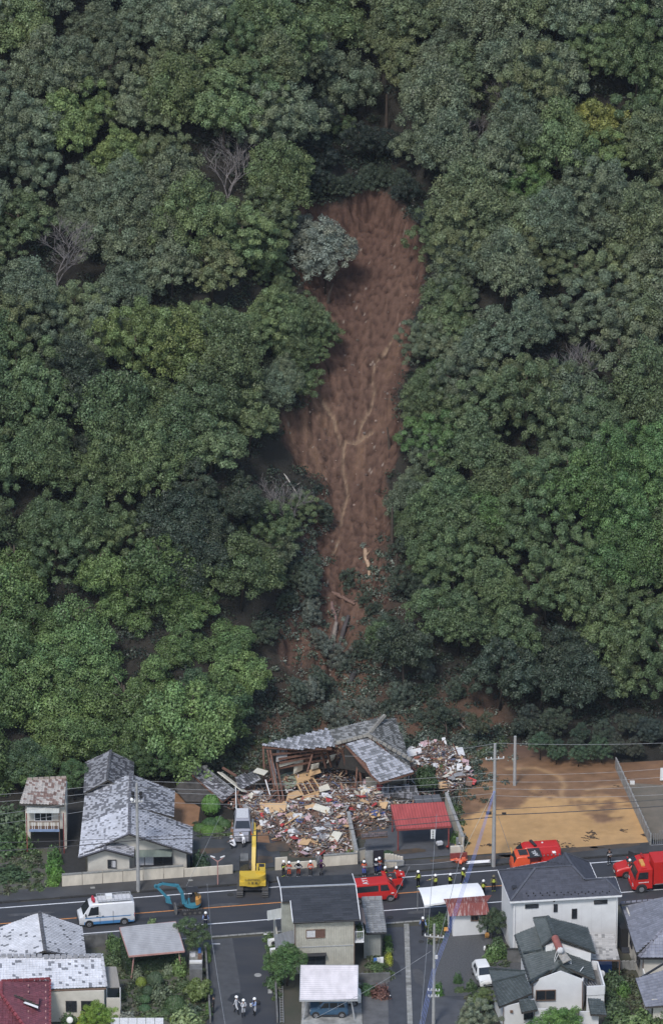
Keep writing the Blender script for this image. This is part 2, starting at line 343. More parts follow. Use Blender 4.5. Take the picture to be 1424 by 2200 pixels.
def dead_mesh(seed, h=6.5, sp=3.0):
    rr = random.Random(seed); mb = MB()
    def br(p, d, L, r, lv):
        e = p + d * L + V(rr.uniform(-.1, .1), rr.uniform(-.1, .1), 0) * L; m = p.lerp(e, .5) + V(rr.uniform(-.08, .08), rr.uniform(-.08, .08), .05) * L
        mb.tube([p, m, e], [r, r * .8, r * .6], 3 if lv > 2 else 5, cap=False)
        if lv >= 6: return
        for k in range(3 if lv < 5 else 2):
            dd = (d + V(rr.uniform(-1, 1), rr.uniform(-1, 1), rr.uniform(-.35, .75)) * .85).normalized(); br(p.lerp(e, rr.uniform(.55, 1)), dd, L * rr.uniform(.62, .84), r * .66, lv + 1)
    br(V(0, 0, -.3), V(0, 0, 1), h * .36, .085, 0); return mb.mesh('branches', mats['dead'])
DEAD = [dead_mesh(5), dead_mesh(9), dead_mesh(23)]
def plant_tree(name, base, crownme, col, label, group=None, sc=1.0, sz=1.0, rz=None, cat='tree', trunk=True, tilt=0):
    rz = random.random() * 6.28 if rz is None else rz
    r = link(bpy.data.objects.new(name, None)); r.location = base; r.rotation_euler = (tilt, 0, rz); r.scale = (sc, sc, sc * sz); tag(r, label, cat, group)
    o = link(bpy.data.objects.new('crown', crownme)); o.parent = r; o.color = (*col, 1)
    if trunk: t = link(bpy.data.objects.new('trunk', random.choice(TR))); t.parent = r
    return r
GREY = (0.134, 0.166, 0.103); GREEN = (0.103, 0.147, 0.065); MID = (0.116, 0.155, 0.073); DGREEN = (0.054, 0.074, 0.048); YEL = (0.140, 0.188, 0.068); LIME = (0.136, 0.183, 0.079); BRIGHT = (0.107, 0.182, 0.065); VINEC = (0.126, 0.195, 0.070); SILV = (0.170, 0.189, 0.152)
# colour seen in each part of the wood: (px, py, radius, colour, colour word)
BLOB = [(75, 60, 70, LIME, 'yellow green'), (200, 250, 80, YEL, 'olive yellow'), (250, 310, 60, YEL, 'olive yellow'), (150, 330, 60, LIME, 'yellow green'), (740, 90, 80, LIME, 'yellow green'), (820, 150, 60, LIME, 'yellow green'), (450, 210, 90, LIME, 'yellow green'), (620, 350, 70, LIME, 'yellow green'),
 (470, 470, 70, LIME, 'yellow green'), (330, 740, 80, YEL, 'olive yellow'), (380, 690, 60, LIME, 'yellow green'), (560, 590, 110, LIME, 'yellow green'), (500, 690, 70, LIME, 'yellow green'), (1270, 240, 95, YEL, 'olive yellow'), (1160, 330, 50, BRIGHT, 'bright green'), (1210, 290, 60, LIME, 'yellow green'),
 (530, 60, 90, GREEN, 'mid green'), (60, 500, 90, MID, 'mid green'), (330, 880, 130, GREEN, 'mid green'), (180, 850, 140, DGREEN, 'dark green'), (450, 880, 130, MID, 'mid green'), (900, 900, 110, BRIGHT, 'bright green'), (870, 1030, 90, LIME, 'yellow green'), (1040, 1090, 60, BRIGHT, 'bright green'), (1320, 990, 90, BRIGHT, 'bright green'), (1390, 960, 90, BRIGHT, 'bright green'), (1290, 1120, 80, BRIGHT, 'bright green'),
 (1360, 1150, 90, BRIGHT, 'bright green'), (1020, 1320, 110, GREEN, 'mid green'), (1300, 1290, 120, GREEN, 'mid green'), (1380, 1400, 100, GREEN, 'mid green'), (950, 1450, 130, DGREEN, 'dark green'), (1150, 1500, 190, DGREEN, 'dark green'), (400, 1050, 150, DGREEN, 'dark green'), (250, 1040, 150, GREEN, 'mid green'), (60, 1000, 130, GREEN, 'mid green'), (30, 800, 120, GREEN, 'mid green'), (1360, 130, 150, GREEN, 'mid green'), (1130, 1200, 140, GREEN, 'mid green'), (900, 1150, 120, GREEN, 'mid green'),
 (400, 1290, 110, VINEC, 'v'), (240, 1300, 130, VINEC, 'v'), (60, 1380, 150, VINEC, 'v'), (360, 1420, 130, VINEC, 'v'), (200, 1430, 120, VINEC, 'v'), (470, 1370, 80, VINEC, 'v'), (60, 1540, 150, VINEC, 'v'), (220, 1560, 120, VINEC, 'v'), (20, 1230, 110, VINEC, 'v'), (240, 1200, 60, VINEC, 'v'), (330, 1530, 90, VINEC, 'v'), (40, 1120, 60, BRIGHT, 'bright green'), (400, 960, 60, BRIGHT, 'bright green'), (290, 890, 60, BRIGHT, 'bright green')]
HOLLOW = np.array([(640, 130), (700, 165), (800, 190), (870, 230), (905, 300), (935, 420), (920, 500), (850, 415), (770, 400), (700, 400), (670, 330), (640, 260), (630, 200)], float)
BANDS = ((60, 'at the very top of the picture'), (180, 'near the top of the hillside'), (300, 'level with the dark hollow'), (420, 'level with the scar head'), (540, 'level with the pale tree on the scar'), (660, 'level with the widest part of the scar'), (800, 'level with the boulder'), (930, 'level with the rill fork'), (1060, 'level with the lower rill'), (1190, 'just above the barkless trunk'), (1320, 'level with the barkless trunk'), (1460, 'level with the scar bottom'), (1570, 'just above the houses'), (9999, 'right behind the houses'))
REG = []
def sizeword(sc): return 'large' if sc > 1.03 else 'small' if sc < .75 else 'middling'
# trees one can point at: (px of crown centre, py, crown set, colour, name, label, scale)
SPECIAL = [
 (698, 525, CROWN, (.21, .235, .19), 'broadleaf_tree', 'pale grey green tree standing alone against the left upper part of the landslide scar', 1.0),
 (655, 480, LOOSE, SILV, 'broadleaf_tree', 'small silvery tree with a pointed top at the left upper rim of the scar', .75),
 (640, 350, LOOSE, LIME, 'broadleaf_tree', 'slender yellow green tree leaning over the head of the landslide scar', .62),
 (725, 245, LOOSE, GREEN, 'broadleaf_tree', 'small lone green tree in the dark hollow above the scar', .55),
 (1270, 240, CROWN, (.20, .215, .06), 'broadleaf_tree', 'bright yellow crowned tree high on the right hillside', 1.0),
 (1225, 268, CROWN, (.17, .185, .06), 'broadleaf_tree', 'yellow green tree just left of the bright yellow crowned tree', .75),
 (1160, 330, LOOSE, (.13, .21, .07), 'broadleaf_tree', 'small fresh green tree below the bright yellow crowned tree', .6),
 (585, 1165, DARK, (.12,.15,.09), 'broadleaf_tree', 'leaning dark tree with a round top left of the lower landslide scar', .85),
 (655, 665, CROWN, MID, 'broadleaf_tree', 'middling green tree crowding the left edge of the scar below the pale tree', .68),
 (668, 735, CROWN, GREEN, 'broadleaf_tree', 'middling green tree at the left edge of the scar beside the boulder', .6),
 (640, 800, CROWN, GREEN, 'broadleaf_tree', 'dark green tree at the left edge of the scar below the boulder', .62),
 (905, 720, CROWN, GREY, 'broadleaf_tree', 'grey green tree crowding the right edge of the scar beside the boulder', .6),
 (690, 700, LOOSE, GREEN, 'broadleaf_tree', 'drooping green tree reaching over the left edge of the middle scar', .7)]
DEADS = [(490, 330, 'bare grey dead tree among the upper left green crowns', 0), (122, 525, 'bare pale dead tree at the far left of the upper hillside', 1), (1080, 200, 'bare grey dead tree in a gap near the top right', 2), (1245, 765, 'leafless reddish grey tree right of the scar halfway up', 1), (1025, 262, 'thin leafless tree above the right side of the scar head', 0), (630, 1060, 'snapped pale tree leaning at the left edge of the lower scar', 2)]
taken = []
def base_for(px, py, h):                       # ground point whose tree top reaches this picture height
    return ground(px, py + h * 20.5)
for px, py, cs, col, nm, lb, sc in SPECIAL:
    q = base_for(px, py, 5.4 * sc); taken.append((q.x, q.y, 3.2 * sc)); plant_tree(nm, q, random.choice(cs), col, lb, sc=sc)
for px, py, lb, k in DEADS:
    q = base_for(px, py, 5.0); taken.append((q.x, q.y, 3.4)); q.y -= .2; q.z = hz(q.x, q.y) - 1.2; r = link(bpy.data.objects.new('dead_tree', None)); r.location = q; r.rotation_euler = (0, 0, px); tag(r, lb, 'dead tree')
    o = link(bpy.data.objects.new('branches', DEAD[k])); o.parent = r; r.scale = (1.35, 1.35, 1.35)
def overlap(px, py, rx, ry, poly, need=2):
    t = np.linspace(0, 2 * math.pi, 12, endpoint=False); X = px + rx * np.cos(t); Y = py + ry * np.sin(t); return inpoly(poly, X, Y).sum() + inpoly(poly, np.array([px]), np.array([py])).sum() * 2 >= need
n = 0; step = 4.4; row = 0; yy = 21.0
while yy < 128:
    xx = -46 + (row % 2) * step / 2
    while xx < 46:
        x = xx + random.uniform(-1.1, 1.1); y = yy + random.uniform(-1.1, 1.1); xx += step
        s = y - foot(x)
        if s < 1.2 or (y > 118 and random.random() < .5): continue
        if -8 < x < 14 and s < 6: continue
        if 11 < x < 18 and s < 3.0: continue
        q = V(x, y, hz(x, y)); px, py = pix(q + V(0, 0, 5.2))
        if px < -110 or px > 1534 or py < -70: continue
        if any((x - a) ** 2 + (y - b) ** 2 < (r_ * .8) ** 2 for a, b, r_ in taken): continue
        if inpoly(SP, np.array([x]), np.array([y]))[0]: continue
        hol = inpoly(HOLLOW, np.array([px]), np.array([py]))[0]
        sc = random.uniform(.82, 1.12)
        if overlap(px, py, 82 * sc, 74 * sc, SPX, 2):
            sc *= .55; px2, py2 = pix(q + V(0, 0, 5.2 * sc))
            if overlap(px2, py2, 74 * sc, 68 * sc, SPX): continue
            py = py2
        # colour of this part of the wood
        best = None; col, word = (GREY, 'grey green')
        if py > 850: col, word = (MID, 'mid green')
        if py > 1150: col, word = (GREEN, 'mid green')
        for bx, by, br, bc, bw in BLOB:
            d = math.hypot(px - bx, py - by) / br
            if d < 1 and (best is None or d < best): best = d; col, word = bc, bw
        cs, nm = CROWN, 'broadleaf_tree'
        if word == 'v' and random.random() < .1: continue
        if word == 'v': cs, nm, word = VINE, 'vine_covered_tree', 'vine draped bright green'; kf = random.choice((1.06, 1, 1, .74)); col = tuple(c * kf for c in col)
        elif word == 'dark green' and random.random() < .5: cs = DARK
        if hol: cs, col, word, sc = (DARK, (.022, .034, .028), 'shaded dark green', sc * .55) if random.random() < .6 else (LOOSE, (.03, .045, .036), 'shaded dark green', sc * .6)  # trees in the hollow: its shade is put into their leaf colour
        if 600 < px < 960 and py > 1180 and cs is CROWN: cs = LOOSE
        j = random.uniform(.86, 1.16); hh = random.uniform(-.05, .05); c2 = (col[0] * j * (1 + hh), col[1] * j, col[2] * j * (1 - hh))
        if word == 'grey green' and random.random() < .25: c2 = (c2[0] * 1.08, c2[1] * 1.06, c2[2] * .85)
        if not hol: word = sizeword(sc) + ' ' + word
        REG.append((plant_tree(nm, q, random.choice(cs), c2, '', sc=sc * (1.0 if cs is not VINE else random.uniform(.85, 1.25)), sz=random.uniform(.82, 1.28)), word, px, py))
        n += 1
    yy += step * .87; row += 1
# a fringe of trees leaning in over both sides of the scar
cenx = lambda y: float(np.interp(y, [380, 700, 1000, 1300, 1480], [770, 800, 765, 740, 710]))
for i in range(len(SCAR_PX)):
    (x0, y0), (x1, y1) = SCAR_PX[i - 1], SCAR_PX[i]; L = math.hypot(x1 - x0, y1 - y0)
    for k in range(max(1, int(L / 40))):
        t = (k + .5) / max(1, int(L / 40)); ex, ey = lerp(x0, x1, t), lerp(y0, y1, t); sg = -1 if ex < cenx(ey) else 1
        if ey < 360 or ey > 1400 or (ey > 1180 and k % 2) or (sg < 0 and 800 < ey < 1070): continue
        sc = random.uniform(.3, .42) if ey < 460 else random.uniform(.5, .78) if ey < 1150 else random.uniform(.35, .55); px, py = ex + sg * random.uniform(46, 66) * sc / .65 * (.2 if ey < 460 else 1), ey + random.uniform(-15, 15) - (34 if ey < 460 else 0); q = base_for(px, py, 5.2 * sc)
        if inpoly(SP, np.array([q.x]), np.array([q.y]))[0]: q.x += sg * 1.2; q.z = hz(q.x, q.y)
        col, word = (DGREEN, 'dark green') if ey > 1150 or ey < 460 else random.choice(((MID, 'mid green'), (GREEN, 'mid green'), (GREY, 'grey green'))); j = random.uniform(.85, 1.15)
        REG.append((plant_tree('broadleaf_tree', q, random.choice(CROWN if ey < 1150 else LOOSE), tuple(c * j for c in col), '', sc=sc, sz=random.uniform(.9, 1.2)), sizeword(sc) + ' ' + word, px, py)); n += 1
for gy in range(-40, 1640, 46):                       # no bare ground shows between the crowns: fill what is left open
    for gx in range(-60, 1490, 46):
        x, y = gx + random.uniform(-12, 12), gy + random.uniform(-12, 12)
        if any((x - a) ** 2 + (y - b) ** 2 < 80 ** 2 for _, _, a, b in REG) or overlap(x, y, 60, 55, SPX, 1) or overlap(x, y, 20, 20, HOLLOW, 1): continue
        if any((x - a) ** 2 + (y - b) ** 2 < 60 ** 2 for a, b, *_ in SPECIAL) or any((x - a) ** 2 + (y - b) ** 2 < 70 ** 2 for a, b, *_ in DEADS): continue
        if y > (1600 if x < 400 else 1440 if x < 1010 else 1560) or (480 < x < 1010 and y > 1400): continue
        sc = random.uniform(.66, .82); q = base_for(x, y, 5.2 * sc)
        if inpoly(SP, np.array([q.x]), np.array([q.y]))[0] or q.y - foot(q.x) < .5: continue
        v_ = x < 520 and y > 1180; col = VINEC if v_ else GREY if y < 800 else MID; j = random.uniform(.8, 1.1)
        REG.append((plant_tree('broadleaf_tree', q, random.choice(VINE if v_ else CROWN), tuple(c * j for c in col), '', sc=sc), 'small ' + ('leafy bright green' if v_ else 'grey green' if y < 800 else 'mid green'), x, y)); n += 1
for px in list(range(1120, 1460, 40)) + list(range(1140, 1470, 52)):                        # low growth coming down to the back of the muddy lot
    py = 1585 + random.uniform(-14, 14) - (18 if px < 1170 else 0); sc = random.uniform(.34, .5); q = W(px, 1634 + random.uniform(-14, 4) - (30 if px < 1170 else 0) - (34 if px % 52 == 48 else 0)); q.z = hz(q.x, q.y)
    REG.append((plant_tree('broadleaf_tree', q, random.choice(LOOSE + DARK), tuple(c * random.uniform(.85, 1.15) for c in DGREEN), '', sc=sc), 'small dark green', px, 1590)); n += 1
from collections import defaultdict
BK = defaultdict(list)
for r, wd, px, py in REG: BK[(wd, next(t for lim, t in BANDS if py < lim))].append((px, r))
ORD = 'first second third fourth fifth sixth seventh eighth ninth tenth eleventh twelfth thirteenth fourteenth'.split()
for (wd, bd), L in BK.items():
    L.sort(key=lambda t: t[0])
    for i, (px, r) in enumerate(L):
        r['group'] = 'trees of the wooded hillside'; r['label'] = '%s tree %s%s' % (wd, bd, '' if len(L) == 1 else ', %s from the left' % ORD[min(i, 13)])
print('TREES', n)
def shrub_mesh(name, seed, r, h, nl, ls):
    rs = np.random.default_rng(seed); n = nl; d = rs.normal(size=(n, 3)); d[:, 2] = np.abs(d[:, 2]); d /= np.linalg.norm(d, axis=1)[:, None]
    a = np.arctan2(d[:, 1], d[:, 0]); lump = 1 + .2 * np.sin(3 * a + seed + d[:, 2] * 3) + .12 * np.sin(7 * a + 5 * d[:, 2]); rad = rs.uniform(.55, 1.05, n) * lump
    return leaf_mesh(name, d * rad[:, None] * np.array([r, r, h]), d + np.array([0, 0, .4]), ls, rs.uniform(.65, 1.4, n)[:, None] * np.ones(3), rs, .6)
SHRUB = [shrub_mesh('foliage', 70 + i, 1, 1, 900, .2) for i in range(4)]
def under(name, pts, sc, cols, label, zs=.6):        # undergrowth nobody could count: one joined object
    P = []; N_ = []; Vv = []
    rs = np.random.default_rng(len(pts))
    for x, y, z in pts:
        m = 60; d = rs.normal(size=(m, 3)); d[:, 2] = np.abs(d[:, 2]); d /= np.linalg.norm(d, axis=1)[:, None]; r = sc * rs.uniform(.5, 1.2); P.append(np.array([x, y, z]) + d * rs.uniform(.4, 1, m)[:, None] * np.array([r, r, r * zs])); N_.append(d + np.array([0, 0, .5])); c = np.array(cols[rs.integers(len(cols))]); Vv.append(c * rs.uniform(.6, 1.4, m)[:, None])
    me = leaf_mesh(name, np.concatenate(P), np.concatenate(N_), .19, np.concatenate(Vv) , rs, .7); o = link(bpy.data.objects.new(name, me)); o.color = (1, 1, 1, 1); return tag(o, label, 'undergrowth', kind='stuff')
for me_fix in (): pass
pts = []
while len(pts) < 7000:
    x, y = random.uniform(-48, 48), random.uniform(20, 124); s = y - foot(x)
    if s < .5 or inpoly(SP, np.array([x]), np.array([y]))[0]: continue
    if -9 < x < 17 and s < 5 and random.random() < .75: continue
    if abs(x - 1.5) < 5.5 and y < 56 and random.random() < .8: continue
    pts.append((x, y, hz(x, y)))
under('undergrowth', pts, 1.25, [(.03, .045, .03), (.04, .058, .036), (.025, .04, .03)], 'dark undergrowth covering the hillside below the trees')
# ------------------------------------------------------------------ flat ground, road, pavements, lots
mats.update(earth=M('earth', (.07, .062, .05), .9, (.5, .3), (4, .4, .05), col2=(.045, .05, .035)),
 gravel=M('gravel', (.10, .10, .105), .85, (7, .4), (30, .6, .03), col2=(.055, .057, .06)),
 mud=M('mud', (.40, .235, .10), .55, (.16, .2), (1.2, .25, .06), col2=(.27, .145, .07), ramp=(.42, .62)),
 wetmud=M('wet_mud', (.15, .088, .055), .5, (.35, .3), (3, .4, .06), col2=(.25, .14, .075), ramp=(.4, .7)),
 drygrass=M('dry_ground', (.17, .14, .11), .9, (.6, .3), (9, .5, .04), col2=(.11, .10, .08)),
 moss=M('mossy_ground', (.085, .08, .07), .9, (.8, .3), (6, .4, .05), col2=(.07, .095, .035), ramp=(.45, .75)),
 concrete=M('concrete', (.27, .27, .265), .85, (1.6, .25), (12, .3, .02)), concrete_dark=M('concrete_dark', (.12, .12, .12), .85, (1.4, .35), (12, .3, .02)),
 cream_wall=M('cream_wall', (.55, .50, .42), .85, (1.3, .18), stretch=(1, 1, .35)),
 concrete_fence=M('concrete_fence', (.22, .21, .20), .85, (1.6, .3)), steel=M('steel', (.42, .43, .45), .4, (3, .1), metal=.6))
def sheet(name, pts, z, mat, kind='structure', px=True):
    P = [W(x, y, z) if px else V(x, y, z) for x, y in pts]
    mb = MB(); mb.add(P, [tuple(range(len(P)))]); me = mb.mesh(name, mat)
    if me.polygons[0].normal.z < 0: me.flip_normals()
    return tag(link(bpy.data.objects.new(name, me)), kind=kind)
def rsheet(name, u0, u1, v0, v1, z, mat, kind='structure'):
    mb = MB(); mb.add([R(u0, v0, z), R(u1, v0, z), R(u1, v1, z), R(u0, v1, z)], [(0, 1, 2, 3)]); return tag(link(bpy.data.objects.new(name, mb.mesh(name, mat))), kind=kind)
sheet('ground', [(-600, -600), (600, -600), (600, 700), (-600, 700)], -.05, mats['earth'], px=False)
rsheet('road', -120, 130, -8.3, .85, .004, mats['asphalt'])
for nm, a, b in (('white_line', -.07, .07), ('white_line', -6.07, -5.93)): rsheet(nm, -120, 130, a, b, .010, mats['line_white'])
rsheet('orange_line', -120, 130, -3.03, -2.9, .010, mats['line_orange'])
k = MB(); x = -120.0                                   # north pavement with its kerb, lowered where drives cross
k.prism([R(-120, 1.05, 0), R(130, 1.05, 0), R(130, 3.0, 0), R(-120, 3.0, 0)], [R(-120, 1.05, .10), R(130, 1.05, .10), R(130, 3.0, .10), R(-120, 3.0, .10)])
tag(link(bpy.data.objects.new('pavement', k.mesh('pavement', mats['sidewalk']))), kind='structure')
def u_at(px, v=1.0):
    a, b = -100.0, 100.0
    for _ in range(40):
        m = (a + b) / 2
        if pix(R(m, v))[0] < px: a = m
        else: b = m
    return a
T = Thing('kerb', 'low dark concrete kerb stones along the north pavement of the road', 'kerb', R(0, .95))
for a, b in ((-40, 44), (128, 245), (300, 492), (580, 585), (770, 898), (972, 1080), (1180, 1460)):
    ua, ub = u_at(a), u_at(b); n = max(1, int((ub - ua) / 1.2))
    for i in range(n):
        mb = MB(); p = (ub - ua) / n; mb.bar(R(ua + i * p + .02, .95, .06), R(ua + (i + 1) * p - .02, .95, .06), .18, .18); T.part(mb, 'kerb_stone', mats['kerb_dark'])
T = Thing('kerb', 'pale flat kerb stones along the south side of the road by the side streets', 'kerb', R(0, -8.45))
for i in range(60):
    u = -4 + i * .8 - 16
    if u > 40: break
    mb = MB(); mb.bar(R(u + .02, -8.45, .03), R(u + .78, -8.45, .03), .22, .06); T.part(mb, 'kerb_stone', mats['kerb'])
# side streets and yards south of the road
sheet('side_street', [(436, 2022), (590, 2010), (604, 2260), (448, 2260)], .008, mats['asphalt'])
sheet('asphalt_patch', [(455, 2020), (499, 2016), (516, 2120), (522, 2260), (462, 2260)], .013, M('patch_asphalt', (.062, .064, .07), .75, (1.2, .2), (60, .3, .02)))
sheet('side_street', [(826, 1995), (960, 1985), (960, 2260), (826, 2260)], .008, M('street_asphalt', (.052, .055, .065), .7, (1.1, .2), (60, .3, .02)))
sheet('gravel_yard', [(928, 1995), (1120, 1975), (1130, 2120), (1045, 2160), (932, 2140)], .013, mats['gravel'])
sheet('parking_lot', [(934, 2141), (1000, 2141), (1010, 2260), (930, 2260)], .013, mats['asphalt_old'])
sheet('garden_soil', [(180, 2005), (436, 1985), (444, 2260), (120, 2260)], .003, mats['moss'])
sheet('carport_floor', [(650, 2100), (775, 2100), (780, 2260), (645, 2260)], .013, M('stained_concrete', (.26, .26, .255), .8, (.9, .5), (10, .3, .02)))
sheet('carport_floor', [(776, 2090), (832, 2090), (836, 2260), (781, 2260)], .011, M('dark_concrete', (.10, .10, .105), .8, (.9, .3), (10, .3, .02)))
for a, b in (((455, 2029), (473, 2029)),): mb = MB(); mb.bar(W(*a, .018), W(*b, .018), .12, .004); tag(link(bpy.data.objects.new('white_line', mb.mesh('white_line', mats['line_white']))), kind='structure')
# north yards
nz = lambda x, y: W(x, y)
sheet('driveway', [(415, 1770), (590, 1760), (605, 1862), (505, 1872), (395, 1880)], .010, M('wet_asphalt', (.055, .056, .06), .5, (.8, .3), (40, .3, .02)))
sheet('driveway', [(800, 1760), (990, 1745), (1000, 1836), (770, 1855)], .012, mats['asphalt_old'])
sheet('lane', [(0, 1805), (70, 1800), (128, 1812), (120, 1912), (0, 1925)], .010, mats['moss'])
sheet('alley', [(135, 1690), (180, 1690), (185, 1905), (133, 1905)], .011, mats['kerb_dark'])
def mudlot():
    pts = [(985, 1700), (960, 1640), (1010, 1612), (1090, 1600), (1322, 1628), (1398, 1812), (1180, 1826), (1100, 1832), (975, 1840)]
    P = np.array([tuple(W(x, y))[:2] for x, y in pts]); mb = MB(); x0, y0 = P.min(0); x1, y1 = P.max(0); st = .22
    xs = np.arange(x0, x1, st); ys = np.arange(y0, y1, st); X, Y = np.meshgrid(xs, ys); ins = inpoly(P, X, Y); idx = -np.ones(X.shape, int); vs = []; col = []
    ch = [np.array([tuple(W(a, b))[:2] for a, b in pth]) for pth in ([(1090, 1655), (1150, 1652), (1200, 1670), (1214, 1690), (1205, 1705), (1212, 1730), (1195, 1745)], [(1000, 1660), (1060, 1700)], [(1260, 1700), (1330, 1690)])]
    D = np.min([dist_poly(c, X, Y, False) for c in ch], axis=0)
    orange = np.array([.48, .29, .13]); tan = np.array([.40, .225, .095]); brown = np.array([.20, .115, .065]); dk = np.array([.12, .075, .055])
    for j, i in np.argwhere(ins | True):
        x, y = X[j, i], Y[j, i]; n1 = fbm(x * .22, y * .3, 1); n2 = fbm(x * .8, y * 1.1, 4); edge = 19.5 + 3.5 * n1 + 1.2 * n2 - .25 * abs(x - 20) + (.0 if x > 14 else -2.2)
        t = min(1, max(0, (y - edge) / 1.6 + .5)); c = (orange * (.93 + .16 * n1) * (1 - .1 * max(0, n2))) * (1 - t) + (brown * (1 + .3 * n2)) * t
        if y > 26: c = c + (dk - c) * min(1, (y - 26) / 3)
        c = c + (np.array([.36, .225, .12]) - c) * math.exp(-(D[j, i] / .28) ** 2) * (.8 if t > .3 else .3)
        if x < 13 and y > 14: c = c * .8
        z = .015 + .05 * max(0, n2) + .05 * t + .02 * math.sin(3 * n1) + max(0, hz(x, y)) + (.03 if t > .5 else 0) - .05 * math.exp(-(D[j, i] / .25) ** 2)
        idx[j, i] = len(vs); vs.append((x, y, z)); col.append((*c, 1))
    for j, i in np.argwhere(~ins):                      # draw stray corners onto the outline so the edge runs straight
        x, y = X[j, i], Y[j, i]; best = None
        for k in range(len(P)):
            a, b = P[k - 1], P[k]; t = np.clip(((x - a[0]) * (b[0] - a[0]) + (y - a[1]) * (b[1] - a[1])) / ((b - a) ** 2).sum(), 0, 1); q = a + (b - a) * t; d = math.hypot(q[0] - x, q[1] - y)
            if best is None or d < best[0]: best = (d, q)
        if best[0] < st * 1.5: o = vs[idx[j, i]]; vs[idx[j, i]] = (float(best[1][0]), float(best[1][1]), o[2])
    fs = [(idx[j, i], idx[j, i + 1], idx[j + 1, i + 1], idx[j + 1, i]) for j in range(len(ys) - 1) for i in range(len(xs) - 1) if ins[j, i] or ins[j + 1, i + 1] or ins[j, i + 1] or ins[j + 1, i]]
    me = bpy.data.meshes.new('muddy_lot'); me.from_pydata(vs, [], [list(map(int, f)) for f in fs]); at = me.color_attributes.new('Col', 'FLOAT_COLOR', 'POINT'); at.data.foreach_set('color', np.array(col).ravel())
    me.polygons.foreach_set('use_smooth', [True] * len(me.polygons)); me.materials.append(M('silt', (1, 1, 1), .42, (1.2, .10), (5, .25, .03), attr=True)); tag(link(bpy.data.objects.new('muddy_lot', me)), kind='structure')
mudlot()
sheet('dry_lot', [(1345, 1680), (1460, 1668), (1460, 1800), (1402, 1806)], .012, mats['drygrass'])
sheet('muddy_lot', [(1322, 1640), (1460, 1632), (1460, 1690), (1344, 1682)], .016, mats['wetmud'])
mb = MB()                                            # washed-up twigs on the silt
for px, py, n, s in ((1265, 1800, 26, 9), (1210, 1816, 16, 12), (1268, 1788, 12, 6), (1047, 1816, 14, 6), (1110, 1812, 6, 8), (1190, 1808, 8, 4), (1335, 1784, 8, 4), (1175, 1700, 30, 7), (1380, 1795, 14, 4), (990, 1815, 10, 4), (1325, 1693, 8, 8)):
    for _ in range(n):
        p = W(px + random.gauss(0, s), py + random.gauss(0, s * .35), .05); a = random.gauss(-.3, .5); L = random.uniform(.12, .45)
        mb.bar(p, p + V(math.cos(a) * L, math.sin(a) * L, random.uniform(0, .06)), .05, .04)
solo(mb, 'washed_up_twigs', mats['bark'], (0, 0, 0), 'dark twigs and leaves stranded on the tan muddy lot', 'twigs', kind='stuff')
# drain covers down the middle of the right side street
T = Thing('drain_channel', 'pale concrete drain covers running down the middle of the right side street', 'drain', W(875, 1990))
for i in range(40):
    t = i / 40; y0 = lerp(1986, 2206, t); y1 = lerp(1986, 2206, t + 1 / 40); cx = lerp(873, 881, t); p = W(cx, (y0 + y1) / 2, .02); L = (W(cx, y0) - W(cx, y1)).length
    mb = MB(); mb.box(p + V(0, 0, .012 + random.uniform(-.004, .006)), (.46, L - .05, .05)); c = random.choice(('kerb', 'concrete', 'kerb')); T.part(mb, 'drain_cover', mats[c] if i != 23 else mats['concrete_dark'])
# manholes
for px, py, r, lb in ((554, 2096, .33, 'round grey manhole cover in the left side street'), (495, 1923, .3, 'dark manhole cover in the road near the yellow excavator'), (838, 1972, .3, 'dark manhole cover south of the road by the tiled annex'), (905, 2024, .26, 'small dark manhole cover by the policeman in the right side street')):
    mb = MB(); p = W(px, py, .02); mb.cyl(p - V(0, 0, .01), p + V(0, 0, .012), r, n=20); mb.cyl(p + V(0, 0, .012), p + V(0, 0, .016), r * .8, n=20); solo(mb, 'manhole_cover', mats['concrete' if px == 554 else 'kerb_dark'], tuple(p), lb, 'manhole cover')
mb = MB(); p = W(580, 2131, .02); mb.box(p, (.36, .7, .03)); [mb.box(p + V(0, -.28 + .09 * i, .02), (.3, .04, .02)) for i in range(7)]; solo(mb, 'drain_grate', mats['concrete'], tuple(p), 'pale rectangular drain grate in the left side street', 'drain grate')
for px, py in ((199, 1908), (409, 1892), (410, 1907)):
    mb = MB(); mb.box(W(px, py, .12), (.42, .3, .03), ROT); solo(mb, 'meter_cover', mats['kerb'], tuple(W(px, py, .1)), 'small pale %s cover in the north pavement %s' % (('meter', 'below the long cream wall') if px < 300 else ('valve', 'below the wall near the lamp post') if py < 1900 else ('valve', 'near the kerb by the teal excavator')), 'meter cover')

# mud carried onto the pavement and road, repair patches in the asphalt
def blot(px, py, rx, ry, mat, name, z, n=26, seed=0):
    c = W(px, py); mb = MB(); P = []
    for i in range(n):
        a = 2 * math.pi * i / n; k = 1 + .45 * noise.noise(Vector((math.cos(a) * 1.6, math.sin(a) * 1.6, seed + px))); P.append(V(c.x, c.y, z) + RU * math.cos(a) * rx * k + RV * math.sin(a) * ry * k)
    mb.add(P, [tuple(range(n))]); tag(link(bpy.data.objects.new(name, mb.mesh(name, mat))), kind='structure')
film = M('mud_film', (.10, .07, .048), .6, (.9, .3), (8, .3, .02), col2=(.055, .048, .042), ramp=(.4, .65)); pat = M('asphalt_repair', (.026, .028, .033), .6, (2, .15), (60, .2, .02)); pat2 = M('worn_asphalt', (.07, .07, .075), .7, (2, .25), (60, .2, .02))
for i, (px, py, rx, ry) in enumerate(((1040, 1846, 2.6, .5), (1120, 1838, 2.4, .35), (1230, 1829, 3.2, .45), (1330, 1820, 2.2, .4), (960, 1850, 1.6, .35), (700, 1862, 1.2, .25))): blot(px, py, rx, ry, film, 'mud_film', .106, seed=i)
